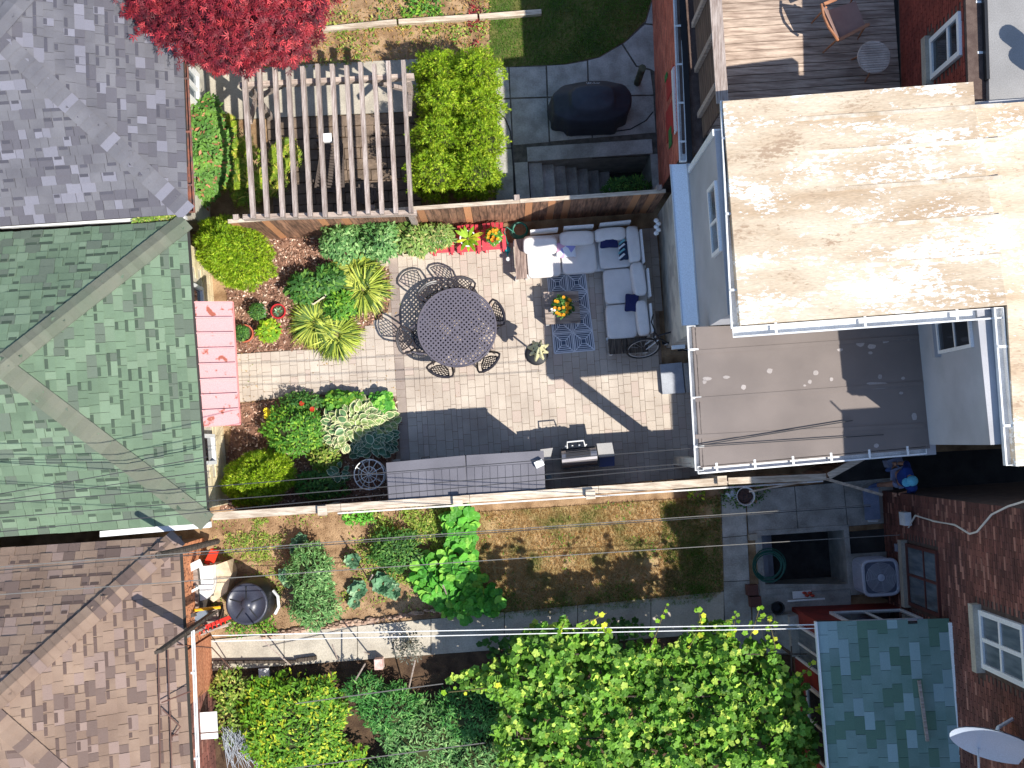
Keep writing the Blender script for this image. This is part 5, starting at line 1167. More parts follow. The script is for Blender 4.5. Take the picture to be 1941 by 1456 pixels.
for (w_, sgn) in ((pl(.18, .27, .96), 1), (pl(-.02, -.28, .88), -1)):
    hb_ = MB(); hb_.ell(w_ + fwd * .03 - Zv * .05, (.03, .042, .05), 10, 8)
    for k in range(4): x = -.028 + .019 * k; hb_.tube([w_ + fwd * .035 + sdv * x - Zv * .08, w_ + fwd * .055 + sdv * x - Zv * (.115 + .008 * (k % 2)), w_ + fwd * .04 + sdv * x - Zv * .145], [.0095, .009, .007], 6)
    hb_.tube([w_ + fwd * .04 - sdv * .035 * sgn - Zv * .04, w_ + fwd * .07 - sdv * .04 * sgn - Zv * .07, w_ + fwd * .07 - sdv * .03 * sgn - Zv * .1], [.012, .011, .009], 6); hb_.obj('hand', m_skin, per, True)
bgc = pl(-.04, -.30, .58); bgb = MB(); bgb.box(bgc, (.3, .14, .26), math.atan2(fwd.y, fwd.x)); bgb.tube([bgc + Zv * .13 + fwd * .06, bgc + Zv * .2, bgc + Zv * .13 - fwd * .06], .008, 5); tag(bgb.obj('carrier_bag', mat('grey_bag', S(140, 146, 170), rough=.8)), 'grey carrier bag held by the person in blue', 'bag')
# ---- compost bin
cbc = P(466, 1146, .85); cpt = thing('compost_bin', 'round black compost bin with a paddle handle', 'compost bin', (cbc.x, cbc.y, .0)); bb_ = P(478, 1138, 0)
cbb = Vector((cbc.x, cbc.y, 0)); MB().lathe([(.46, 0), (.45, .3), (.40, .7), (.375, .76)], 32, cbb).obj('body', m_black, cpt, True)
ld = MB().lathe([(.395, .74), (.40, .78), (.36, .80), (.35, .785), (.1, .80), (.09, .83), (0, .83)], 32, cbb, cap=False).obj('lid', mat('lid_plastic', S(58, 60, 72), rough=.35, var=.02), cpt, True)
for k in range(5): a = R(20 + 72 * k); MB().bar(cbb + Vector((.1 * math.cos(a), .1 * math.sin(a), .80)), cbb + Vector((.33 * math.cos(a), .33 * math.sin(a), .792)), .02, .02).obj('lid_rib', m_black, ld)
MB().tube([cbb + Vector((.42, .2, .4)), cbb + Vector((.52, .1, .45)), cbb + Vector((.54, -.1, .45)), cbb + Vector((.46, -.24, .4))], .03, 6).obj('handle', m_gut, cpt)
# ---- junk pile by the brown garage
for (px_, z_, lab_) in (([(352, 1072), (372, 1070), (376, 1110), (356, 1112)], .9, 'old wooden crate behind the white basin, nearer the fence'), ([(356, 1118), (374, 1116), (378, 1172), (360, 1176)], .85, 'old wooden crate behind the white basin, nearer the path'), ([(376, 1160), (412, 1156), (416, 1188), (380, 1200)], .45, 'low wooden crate under the red rake')):
    q_ = [P(u, v, z_) for u, v in px_]; c_ = sum(q_, Vector()) / 4; cr_ = thing('wooden_crate', lab_, 'crate', (c_.x, c_.y, 0))
    for k in range(4):
        a_, b_ = (k + .04) / 4, (k + .96) / 4; MB().prism([(p.x, p.y) for p in (q_[0].lerp(q_[3], a_), q_[1].lerp(q_[2], a_), q_[1].lerp(q_[2], b_), q_[0].lerp(q_[3], b_))], z_ - .04, z_ - .01).obj('slat', m_barn, cr_)
    MB().prism([(p.x, p.y) for p in q_], 0, z_ - .045).obj('crate_body', m_barnd, cr_)
def T_(nm, label, mb, m, cat): return tag(mb.obj(nm, m), label, cat)
t = MB(); q = [P(u, v, .75) for u, v in [(374, 1075), (402, 1072), (404, 1108), (398, 1128), (390, 1137), (376, 1140)]]; tb_ = thing('old_basin', 'old white basin with rounded corners in the junk pile', 'basin', P(388, 1105)); t.prism([(p.x, p.y) for p in q], .0, .72); t.obj('basin_body', m_gut, tb_)
q = [P(u, v, .75) for u, v in [(402, 1074), (424, 1066), (432, 1090), (424, 1125), (398, 1145), (390, 1139), (400, 1126), (405, 1106)]]; MB().prism([(p.x, p.y) for p in q], .0, .5).obj('skirt', mat('dirty_cream', S(216, 196, 166), S(180, 160, 134), scale=6), tb_)
t = MB(); t.bar(P(345, 1084, 1.0), P(382, 1066, 1.0), .14, .03); T_('white_board', 'white board lying across the top of the junk pile', t, m_white, 'board')
t = MB(); t.bar(P(356, 1088, .95), P(360, 1158, .95), .05, .03); T_('white_batten', 'long white batten at the edge of the brown roof', t, m_white, 'batten')
t = MB(); t.bar(P(346, 1131, 1.02), P(376, 1114, 1.02), .045, .03); T_('white_batten', 'short white batten crossing the long one', t, m_white, 'batten')
t = MB(); q = [P(u, v, .8) for u, v in [(362, 1082), (372, 1082), (373, 1150), (362, 1148)]]; t.prism([(p.x, p.y) for p in q], .0, .8); T_('glass_panel', 'grey glass panel behind the old basin', t, m_glass2, 'panel')
t = MB(); t.tube([P(367, 1157, 1.0), P(418, 1151, .9)], .03, 8); T_('yellow_pole', 'yellow pole lying below the old basin', t, mat('yellow_paint', S(226, 170, 20), rough=.5), 'pole')
t = MB(); t.bar(P(371, 1196, .8), P(436, 1170, .4), .07, .05)
for k in range(7): t.tube([P(378 + 8 * k, 1196 - 3.4 * k, .72), P(379 + 8 * k, 1202 - 3.4 * k, .66)], .012, 4)
T_('red_rake', 'red rake-like bar in the junk pile', t, mat('red_tool', S(214, 40, 26), rough=.5), 'rake')
for (a, b, lab, k) in (((405, 1042), (392, 1068), 'long red plastic strip beside the garden bed', .1), ((411, 1044), (402, 1066), 'short red plastic strip beside the garden bed', .08)): t = MB(); t.bar(P(*a, .6), P(*b, .5), k, .06); T_('red_strip', lab, t, mat('red_plastic', S(226, 60, 36), rough=.5), 'plastic strip')
t = MB(); t.bar(P(352, 1184, .9), P(392, 1160, .9), .16, .08); T_('metal_trough', 'blue-grey metal trough in the junk pile', t, mat('blue_metal', S(150, 168, 186), rough=.3, metal=.5), 'trough')
t = MB(); t.bar(P(336, 1176, 1.3), P(372, 1164, 1.1), .07, .03); T_('dark_board', 'short dark board beside the metal trough', t, m_barnd, 'board')
for (a, b, w, lab) in (((300, 1236, 4.3), (406, 1160, .9), .13, 'long dark plank leaning over the brown roof edge'), ((330, 1218, 2.6), (392, 1186, .5), .07, 'grey plank beside the long dark plank'), ((384, 1198, .6), (432, 1186, .3), .03, 'thin stick under the red rake'), ((376, 1206, .6), (438, 1180, .4), .03, 'thin stick across the red rake'), ((372, 1178, .5), (412, 1156, .5), .06, 'weathered stick by the yellow pole')):
    t = MB(); t.bar(P(*a), P(*b), w, .05); T_('plank', lab, t, m_barnd if w > .1 else m_woodh, 'plank')
t = MB(); t.tube([P(300, 1053, 3.9), P(345, 1043, 2.95), P(412, 1026, 1.3)], [.06, .06, .055], 10); T_('leaning_pole', 'dark wooden pole leaning over the corner of the brown roof', t, m_barnd, 'pole')
t = MB(); t.lathe([(.0, 0), (.1, .02), (.12, .1), (.1, .16), (.02, .17)], 14, P(432, 1312, .02)); T_('plant_pot', 'black pot near the orange siding', t, m_black, 'pot')
wbox('white_stone', 'white broken slab at the corner of the path', 501, 1275, .08, (.2, .17, .1), m_gut, 'stone'); wbox('white_pot', 'pink and white planter block at the path edge', 719, 1257, .15, (.16, .2, .3), mat('pinkish', S(222, 206, 196), S(196, 150, 140), scale=8), 'block')
wbox('broken_board', 'broken white panel leaning on the garage corner', 394, 1375, .9, (.36, .5, .04), m_white, 'panel')
t = MB(); q = PX([(735, 1240), (905, 1228), (905, 1250), (737, 1262)]); 
t = MB(); t.bar(P(405, 1255, .08), P(560, 1254, .1), .05, .1); t.bar(P(562, 1252, .1), P(600, 1247, .1), .07, .1); T_('edging_board', 'dark curved edging board along the path', t, m_barnd, 'edging')
# iron railing on brown roof side
rl = MB()
for a, b in (((300, 1235, 2.8), (304, 1470, 2.8)), ((318, 1232, 2.75), (326, 1470, 2.75)), ((306, 1332, 2.8), (362, 1310, 2.7)), ((308, 1345, 2.8), (342, 1378, 2.7)), ((342, 1378, 2.7), (326, 1398, 2.7)), ((326, 1394, 2.7), (420, 1387, 1.8)), ((336, 1222, 2.7), (402, 1228, 1.6)), ((402, 1228, 1.6), (440, 1270, .3))): rl.tube([P(*a), P(*b)], .012, 5)
T_('wire_frame', 'thin rusty pipe frame along the brown garage eave', rl, mat('rusty_pipe', S(96, 66, 56), rough=.7), 'pipe frame')
# net heap at lower left
nm_ = MB()
for k in range(60):
    a = P(rd.uniform(420, 470), rd.uniform(1375, 1400), rd.uniform(.3, .6)); b = P(rd.uniform(430, 500), rd.uniform(1420, 1470), rd.uniform(.02, .3)); m_ = a.lerp(b, .5) + Vector((rd.uniform(-.1, .1), 0, .1)); nm_.tube([a, m_, b], .005, 3)
T_('netting_heap', 'heap of pale garden netting at the lower left', nm_, mat('pale_net', S(190, 198, 206), rough=.7), 'netting')
# sticks and stakes
for (a, b, lab) in (((552, 1262, .05), (492, 1208, 1.5), 'slanting stake beside the path, nearest the garage'), ((640, 1250, .05), (630, 1222, 1.3), 'stake at the middle of the path edge'), ((650, 1330, .1), (692, 1258, 1.0), 'long bamboo stake in the green plants'), ((772, 1318, .1), (787, 1252, 1.1), 'grey stake beside the planter block'), ((700, 1100, .05), (706, 1090, 1.3), 'stake next to the kale plants'), ((848, 1130, .05), (840, 1110, 1.5), 'stake among the squash leaves'), ((700, 1240, .05), (690, 1236, 1.4), 'stake by the dark vine at the path')): 
    t = MB(); t.tube([P(*a), P(*b)], .015, 5); T_('garden_stake', lab, t, m_woodh, 'stake')
# path edging stones
stn = []
for (u0, v0, u1, v1, n_) in ((500, 1215, 905, 1155, 34),):
    for k in range(n_):
        t_ = k / n_; c = P(u0 + (u1 - u0) * t_, v0 + (v1 - v0) * t_ - 6 - rd.uniform(0, 6), .04); s_ = rd.uniform(.05, .12)
        stn.append(MB().ell(c, (s_, s_ * .6, .06), 8, 5, .8, 1.0).obj('edging_stone', mat('edging_rock', S(190, 164, 142), S(150, 120, 104), scale=9, var=.15, bump=.5)))
        tag(stn[-1], 'rough stone in the row edging the concrete path', 'stone', 'stones edging the concrete path')
# overhead wires
m_wire = mat('black_wire', S(60, 60, 62), rough=.6, var=.02); m_wirew = mat('grey_wire', S(110, 108, 104), rough=.6, var=.02)
def wire(lab, a, b, sag, m=None, r=.0075, n=9, nm='overhead_wire', grp='overhead wires'):
    A_, B_ = P(*a), P(*b); pts_ = [A_.lerp(B_, i / n) - Zv * sag * 4 * (i / n) * (1 - i / n) for i in range(n + 1)]; return tag(MB().tube(pts_, r, 5).obj(nm, m or m_wire), lab, 'wire', grp)
wire('wire from the left edge over the green roof to its lower window', (-10, 938, 4.2), (392, 866, 2.9), .1)
wire('second wire crossing the green roof toward the eave', (-10, 950, 4.4), (396, 893, 2.9), .1)
wire('wire over the green roof that passes above the resin sheds', (-40, 958, 5.2), (1308, 850, 4.3), .25)
wire('wire just above the resin sheds running to the rear wing', (-40, 985, 5.2), (1310, 878, 4.2), .3)
wire('lowest wire above the resin sheds near the fence', (-40, 1012, 5.4), (1312, 884, 3.9), .3)
wire('wire crossing the southern garden to the brick wall corner', (-40, 1078, 5.6), (1650, 957, 2.2), .3, m_wirew)
wire('paired wire beside the first over the southern garden', (-40, 1084, 5.6), (1650, 960, 2.1), .34)
wire('wire over the compost bin ending at the brick wall', (-40, 1130, 5.6), (1706, 1014, 2.4), .3, m_wirew)
wire('wire lying over the brown membrane roof', (1322, 845, 3.9), (1616, 797, 3.9), .0, r=.010); wire('lower wire over the brown membrane roof', (1322, 847, 3.9), (1675, 824, 3.9), .0, r=.008)
wire('upper white clothesline above the path', (402, 1205, 2.2), (1552, 1184, 2.6), .08, m_white, .009, nm='clothesline', grp='white clotheslines above the path'); wire('lower white clothesline above the path', (402, 1216, 2.2), (1552, 1191, 2.55), .08, m_white, .009, nm='clothesline', grp='white clotheslines above the path')
wire('pale line over the bottom plants to the grape vine', (560, 1334, 1.6), (840, 1296, 1.9), .02, m_wirew, .01, nm='clothesline', grp='lines over the bottom plants'); wire('pale line at the bottom of the picture', (530, 1460, 1.6), (920, 1408, 1.8), .02, m_wirew, .01, nm='clothesline', grp='lines over the bottom plants')
wire('pale pipe-like line along the south side of the fence', (640, 973, 1.2), (1560, 912, 1.4), .0, m_gut, .016, nm='fence_line', grp='lines along the fence')
# ---------------------------------------------------------------- plants
def leafmesh(name, Tv, Tf, pos, nrm, dirv, size, m, parent=None, edge=None, jr=None, bend=None):
    """one mesh of many leaves: template Tv (x along the leaf, y across, z up) with triangles Tf"""
    pos = np.asarray(pos, float); N_ = len(pos); nrm = np.asarray(nrm, float); dirv = np.asarray(dirv, float)
    nrm = nrm / (np.linalg.norm(nrm, axis=1, keepdims=True) + 1e-9)
    d = dirv - nrm * (dirv * nrm).sum(1, keepdims=True); d = d / (np.linalg.norm(d, axis=1, keepdims=True) + 1e-9)
    b = np.cross(nrm, d); Tv = np.asarray(Tv, float); k = len(Tv); s = np.asarray(size, float).reshape(-1, 1, 1) * np.ones((N_, 1, 1))
    v = pos[:, None, :] + s * (Tv[None, :, 0:1] * d[:, None, :] + Tv[None, :, 1:2] * b[:, None, :] + Tv[None, :, 2:3] * nrm[:, None, :])
    f = (np.array(Tf).ravel()[None, :] + k * np.arange(N_)[:, None]).ravel()
    r = np.repeat(rng.random(N_), k) if jr is None else np.repeat(jr, k)
    e = np.tile(edge, N_) if edge is not None else None
    v = v.reshape(-1, 3); c = np.array([v[:, 0].mean(), v[:, 1].mean(), v[:, 2].min()])
    return link(name, npmesh(name, v - c, f, np.arange(N_ * len(Tf)) * 3, r, e), m, parent, c)
# templates
T_leaf = ([(0, 0, 0), (.45, .22, .04), (1, 0, -.06), (.45, -.22, .04), (.45, 0, 0)], [(0, 4, 1), (4, 2, 1), (0, 3, 4), (4, 3, 2)])
T_narrow = ([(0, 0, 0), (.4, .13, .03), (1, 0, -.1), (.4, -.13, .03), (.4, 0, 0)], [(0, 4, 1), (4, 2, 1), (0, 3, 4), (4, 3, 2)])
T_spray = ([(0, 0, 0), (.5, .10, .05), (1, 0, .0), (.5, -.10, .05), (.35, .05, .02), (.8, .38, .05), (.35, -.05, .02), (.8, -.38, .05), (.55, .12, 0), (.55, -.12, 0)], [(0, 3, 1), (1, 3, 2), (4, 8, 5), (6, 7, 9)])
def star(n, w=.16, spread=2.4):
    v = [(0, 0, 0)]; f = []
    for i in range(n):
        a = -spread / 2 + spread * i / (n - 1); L = 1 - .35 * abs(a) / (spread / 2); c, s = math.cos(a), math.sin(a)
        k = len(v); v += [(L * .5 * c - w * s * .5, L * .5 * s + w * c * .5, .02), (L * c, L * s, -.1), (L * .5 * c + w * s * .5, L * .5 * s - w * c * .5, .02)]; f += [(0, k + 2, k), (k, k + 2, k + 1)]
    return v, f
T_maple = star(5, .18, 3.0)
def lobed(n=9, lob=.16):
    v = [(.5, 0, 0)]; 
    for i in range(n): a = 2 * math.pi * i / n; r = .5 * (1 + lob * math.cos(5 * a)) ; v.append((.5 + r * math.cos(a), r * math.sin(a) * .98, .06 if i % 2 else -.03))
    return v, [(0, 1 + i, 1 + (i + 1) % n) for i in range(n)]
T_grape = lobed(10, .12); T_grape[0][6] = (.12, 0, 0)
T_round = lobed(8, .05)
def hosta_t():
    out = [(0, 0), (.12, .24), (.4, .37), (.72, .27), (1, 0), (.72, -.27), (.4, -.37), (.12, -.24)]; v = [(x, y, .10 * math.sin(3.14 * min(x, 1)) + abs(y) * .35) for x, y in out]; v += [(.5 + (x - .5) * .78, y * .66, .10 * math.sin(3.14 * x) + abs(y) * .2) for x, y in out]; v.append((.5, 0, .06))
    f = []; n = 8
    for i in range(n): j = (i + 1) % n; f += [(i, n + i, j), (j, n + i, n + j), (n + i, 16, n + j)]
    f = [(a, c, b) for a, b, c in f]
    return v, f, [1.0] * 8 + [.5] * 8 + [0]
T_hosta = hosta_t()
T_blade = ([(0, -.03, 0), (0, .03, 0), (.45, .035, .25), (.45, -.035, .25), (1, 0, .0)], [(0, 3, 1), (1, 3, 2), (3, 4, 2)])
T_arch = ([(0, -.012, 0), (0, .012, 0), (.3, .022, .28), (.3, -.022, .28), (.68, .018, .30), (.68, -.018, .30), (1, 0, .06)], [(0, 3, 1), (1, 3, 2), (3, 5, 2), (2, 5, 4), (5, 6, 4)])
def tetra(): return ([(0, 0, .4), (.5, 0, 0), (-.3, .35, 0), (-.3, -.35, 0), ], [(0, 1, 2), (0, 2, 3), (0, 3, 1)])
def lumps(q, f, seed=0, a=1.0):
    x, y, z = q[:, 0] * f, q[:, 1] * f, q[:, 2] * f; s = seed * 1.7
    return a * (np.sin(x * 1.9 + s) * np.cos(y * 2.3 - s) + .6 * np.sin(z * 3.1 + x * 2.7 + s * 2) + .5 * np.cos(y * 4.3 + z * 2.1 - s)) / 2.1
def unit(n, up=-.35):
    v = rng.normal(size=(int(n * 2.2) + 8, 3)); v /= np.linalg.norm(v, axis=1, keepdims=True); return v[v[:, 2] > up][:n]
def shell(c, r, n, up=-.3, lump=.18, freq=2.2, jit=.12, seed=0, box=1.0, cone=0):
    q = unit(n, up); rad = 1 + lumps(q, freq, seed, lump) - np.abs(rng.normal(size=len(q))) * jit
    s = np.sign(q) * np.abs(q) ** box
    p = s * rad[:, None] * np.array(r)
    if cone: k = 1 - cone * np.clip((s[:, 2] + .3) / 1.3, 0, 1); p[:, 0] *= k; p[:, 1] *= k
    return p + np.array(c), q / np.array(r) / np.linalg.norm(q / np.array(r), axis=1, keepdims=True)
def rt(n): v = rng.normal(size=(n, 3)); return v / np.linalg.norm(v, axis=1, keepdims=True)
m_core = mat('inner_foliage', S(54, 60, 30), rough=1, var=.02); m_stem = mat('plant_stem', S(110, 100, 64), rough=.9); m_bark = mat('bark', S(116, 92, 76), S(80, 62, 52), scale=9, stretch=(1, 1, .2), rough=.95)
def foliage(nm, c1, c2, c3=None, tr=.25, **k): return mat(nm, c1, c2, rough=.55, scale=k.pop('scale', 3), var=k.pop('var', .28), c3=c3, trans=tr, spec=.35, **k)
f_arb = foliage('arborvitae_leaf', S(150, 182, 34), S(118, 154, 30), S(186, 204, 60), .3, var=.4)
f_maple = foliage('red_maple_leaf', S(140, 34, 44), S(88, 26, 38), S(184, 62, 66), .2, var=.5, p3=.2)
f_tom = foliage('tomato_leaf', S(112, 158, 88), S(76, 124, 62), S(150, 186, 116), .25)
f_green = foliage('bush_leaf', S(100, 156, 48), S(66, 118, 38), S(146, 186, 60), .28)
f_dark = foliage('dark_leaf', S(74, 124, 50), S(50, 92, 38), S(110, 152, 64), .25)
f_lime = foliage('lime_leaf', S(158, 196, 40), S(112, 160, 40), S(206, 212, 60), .3)
f_grape = foliage('grape_leaf', S(118, 164, 56), S(78, 124, 40), S(176, 202, 84), .25, p3=.2, var=.38)
f_squash = foliage('squash_leaf', S(104, 178, 62), S(72, 146, 50), S(144, 204, 80), .3)
f_kale = foliage('kale_leaf', S(122, 164, 124), S(84, 130, 92), S(162, 194, 150), .15)
f_weed = foliage('weed_leaf', S(140, 164, 60), S(104, 140, 50), S(186, 184, 96), .25, var=.35)
f_fern = foliage('fern_leaf', S(160, 182, 56), S(112, 144, 44), S(204, 196, 90), .3)
f_dry = foliage('dry_leaf', S(186, 150, 88), S(156, 120, 66), S(122, 140, 58), .15, var=.35)
f_grassd = mat('dry_grass', S(218, 190, 136), S(118, 146, 62), rough=.8, scale=1.6, var=.4, trans=.2, ramp=(.54, .66), c3=S(194, 160, 110), p3=.3)
f_grassg = mat('green_grass', S(108, 158, 54), S(160, 140, 84), rough=.8, scale=1.3, var=.35, trans=.2, ramp=(.55, .68), c3=S(112, 140, 52), p3=.25)
f_hosta = mat('hosta_leaf', S(104, 140, 92), S(150, 170, 96), rough=.5, scale=1.6, var=.15, trans=.15, edge=S(232, 228, 180), edgeramp=(.6, .8), ramp=(.45, .6))
f_hostad = mat('blue_hosta_leaf', S(66, 106, 84), S(84, 122, 92), rough=.5, scale=2, var=.15, trans=.1, edge=S(214, 220, 190), edgeramp=(.75, .9))
f_blade = foliage('variegated_blade', S(196, 204, 92), S(160, 178, 66), S(84, 112, 44), .25, p3=.38)
f_orange = mat('orange_petal', S(238, 150, 20), rough=.7, var=.15, c3=S(246, 190, 40), p3=.4, trans=.2); f_redp = mat('red_petal', S(206, 50, 30), rough=.7, var=.15, trans=.2); f_yel = mat('yellow_petal', S(240, 214, 40), rough=.7, var=.15, trans=.2); f_whitep = mat('white_petal', S(236, 236, 226), rough=.7, var=.05)
def plant(nm, label, cat, c, r, h, n, T_, size, m, group=None, z0=.04, lump=.2, freq=2.2, jit=.15, up=-.2, core=.78, seed=None, nrm_up=.9, box=1.0, cone=0, layers=1, rz=0, stem=True, corem=None):
    """bush: stems, a dark core and a leafy shell"""
    seed = rd.random() * 10 if seed is None else seed; rx, ry = (r, r) if not isinstance(r, tuple) else r
    t = thing(nm, label, cat, (c.x, c.y, z0), 0, group); ctr = (c.x, c.y, z0 + h * .48)
    if stem: 
        mb = MB()
        for k in range(5): a = rd.random() * 6.28; mb.tube([(c.x, c.y, z0), (c.x + rx * .3 * math.cos(a), c.y + ry * .3 * math.sin(a), z0 + h * .4), (c.x + rx * .55 * math.cos(a + .3), c.y + ry * .55 * math.sin(a + .3), z0 + h * .72)], [.018, .012, .006], 4)
        mb.obj('stem', m_stem, t)
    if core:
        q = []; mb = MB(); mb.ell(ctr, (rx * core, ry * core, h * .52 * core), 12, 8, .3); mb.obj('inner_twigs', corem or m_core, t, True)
    P_, N_ = shell(ctr, (rx, ry, h * .52), n, up, lump, freq, jit, seed, box, cone)
    if rz: 
        d_ = P_ - np.array(ctr); cr, sr = math.cos(rz), math.sin(rz); P_ = np.array(ctr) + np.stack([d_[:, 0] * cr - d_[:, 1] * sr, d_[:, 0] * sr + d_[:, 1] * cr, d_[:, 2]], 1); N_ = np.stack([N_[:, 0] * cr - N_[:, 1] * sr, N_[:, 0] * sr + N_[:, 1] * cr, N_[:, 2]], 1)
    P_[:, 2] = np.maximum(P_[:, 2], z0 + .01)
    k = len(P_); nn = N_ * .6 + np.array([0, 0, nrm_up]) + rt(k) * .55; dd = N_ + rt(k) * .8
    leafmesh('foliage', *T_[:2], P_, nn, dd, size * rng.uniform(.6, 1.25, k), m, t, T_[2] if len(T_) > 2 else None)
    return t
def arbor(label, c, rx, ry, h, n, group=None, seed=0, cone=.35, rz=0, lump=.16):
    t = thing('arborvitae', label, 'shrub', (c.x, c.y, .03), 0, group); ctr = np.array((c.x, c.y, .03 + h * .46))
    MB().tube([(c.x, c.y, .0), (c.x, c.y, h * .6)], [.06, .03], 7).obj('trunk', m_bark, t)
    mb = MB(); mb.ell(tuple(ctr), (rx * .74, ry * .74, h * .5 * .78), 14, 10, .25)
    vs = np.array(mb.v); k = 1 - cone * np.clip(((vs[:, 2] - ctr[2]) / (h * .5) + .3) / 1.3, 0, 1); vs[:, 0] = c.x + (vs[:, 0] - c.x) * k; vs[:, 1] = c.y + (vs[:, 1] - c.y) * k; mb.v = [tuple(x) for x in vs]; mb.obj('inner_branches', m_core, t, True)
    P_, N_ = shell((0, 0, 0), (rx, ry, h * .52), n, -.6, lump, 3.4, .10, seed, 1.0, cone)
    if rz: cr, sr = math.cos(rz), math.sin(rz); P_ = np.stack([P_[:, 0] * cr - P_[:, 1] * sr, P_[:, 0] * sr + P_[:, 1] * cr, P_[:, 2]], 1); N_ = np.stack([N_[:, 0] * cr - N_[:, 1] * sr, N_[:, 0] * sr + N_[:, 1] * cr, N_[:, 2]], 1)
    P_ = P_ + ctr; P_[:, 2] = np.maximum(P_[:, 2], .06)
    k = len(P_); dd = N_ * 1.0 + np.array([0, 0, .5]) + rt(k) * .75
    leafmesh('foliage', *T_spray, P_ - N_ * .03, rt(k), dd, rng.uniform(.055, .105, k), f_arb, t)
    return t
arbor('tall rounded yellow-green shrub between the green garage and the fence end', P(463, 492), .84, .66, 2.05, 15000, seed=1, rz=R(-38), cone=.42)
arbor('low yellow-green shrub under the lower window of the green garage', P(502, 905), .72, .54, 1.35, 9500, seed=2, rz=R(15), cone=.25)
labs = ['northwestern', 'northeastern', 'second western', 'second eastern', 'third western', 'third eastern', 'southwestern', 'southeastern']
hx = [(838, 168), (905, 172), (846, 226), (906, 230), (836, 290), (908, 290), (828, 352), (902, 352)]
for i, (u, v) in enumerate(hx):
    c = P(u, v); arbor('%s yellow-green shrub of the block beside the pergola' % labs[i], c, .50 + .05 * rd.random(), .46, 1.6 + .35 * rd.random(), 5200, 'block of eight shrubs beside the pergola', seed=3 + i * 1.7, cone=.24, lump=.38)
# red maple
mp_c = P(455, -20); mt = thing('maple_tree', 'red-leaved maple tree hanging over the grey garage corner', 'tree', (mp_c.x, mp_c.y, 0))
tk = MB(); tk.tube([(mp_c.x, mp_c.y, 0), (mp_c.x + .05, mp_c.y, 1.2), (mp_c.x, mp_c.y - .1, 2.2)], [.11, .09, .06], 9); tk.obj('trunk', m_bark, mt)
mpb = [(330, -12, 3.1, .85), (400, 10, 3.3, .95), (470, -10, 3.5, 1.0), (540, -4, 3.3, .8), (575, -20, 3.0, .55), (430, 62, 2.7, .62), (500, 50, 2.8, .7), (380, 45, 2.8, .6), (560, 50, 2.6, .5), (470, 95, 2.3, .42), (540, 92, 2.3, .33), (415, 108, 2.2, .28), (290, 5, 3.0, .42), (460, -80, 3.6, 1.3), (330, -90, 3.3, 1.1), (570, -95, 3.2, .9), (388, 82, 2.5, .4)]
lp, ln_ = [], []
for i, (u, v, z, r) in enumerate(mpb):
    c = P(u, v, z); a, b = shell((c.x, c.y, z), (r, r, r * .45), int(1900 * r), -.2, .38, 4.2, .35, i); lp.append(a); ln_.append(b)
    MB().tube([(mp_c.x, mp_c.y, 1.8), ((mp_c.x + c.x) / 2, (mp_c.y + c.y) / 2, 2.0), (c.x, c.y, z - .1)], [.05, .035, .012], 5).obj('limb', m_bark, mt)
lp = np.vstack(lp); ln_ = np.vstack(ln_); k = len(lp)
leafmesh('crown', *T_maple, lp, ln_ * .5 + np.array([0, 0, 1]) + rt(k) * .5, ln_ + rt(k), rng.uniform(.07, .14, k), f_maple, mt)
# shrub and ferns between grey garage and pergola
plant('shrub', 'leafy green shrub with reddish young leaves below the gutter', 'shrub', P(401, 300), (.54, 1.0), 1.2, 5200, T_leaf, .11, foliage('photinia_leaf', S(124, 168, 72), S(84, 130, 56), S(196, 132, 100), .25, p3=.08), rz=TH, lump=.25)
def fern(label, c, n, L, m=f_fern, h=.25, nm='fern', cat='fern', group='ferns beside the pergola'):
    t = thing(nm, label, cat, (c.x, c.y, .03), 0, group)
    P_, N_, D_, Z_ = [], [], [], []
    for k in range(n):
        a = 6.283 * k / n + rd.uniform(-.2, .2); l = L * rd.uniform(.75, 1.1); e = np.array([math.cos(a), math.sin(a)])
        for j in range(14):
            s = (j + 1) / 14; z = .05 + h * 4 * s * (1.05 - s) * .9; p = np.array([c.x + e[0] * l * s, c.y + e[1] * l * s, z + .05])
            for sd in (-1, 1): P_.append(p); D_.append([e[0] * .35 - sd * e[1], e[1] * .35 + sd * e[0], -.1]); N_.append([0, 0, 1]); Z_.append(.16 * math.sin(3.14 * min(1, s * .8 + .2)) + .03)
    k = len(P_); leafmesh('fronds', *T_narrow, P_, np.array(N_) + rt(k) * .3, D_, np.array(Z_), m, t); MB().ell((c.x, c.y, .06), (.05, .05, .04), 8, 5).obj('crown', m_stem, t)
for i, (u, v, l) in enumerate(((428, 250, .42), (462, 300, .45), (440, 335, .45), (475, 365, .42), (545, 300, .4), (520, 350, .42))): fern(('fern by the shaded concrete strip', 'middle fern left of the first rafter', 'fern at the foot of the leafy shrub', 'fern near the fence under the second rafter', 'fern under the fourth rafter', 'fern under the third rafter')[i], P(u, v), 11, l)
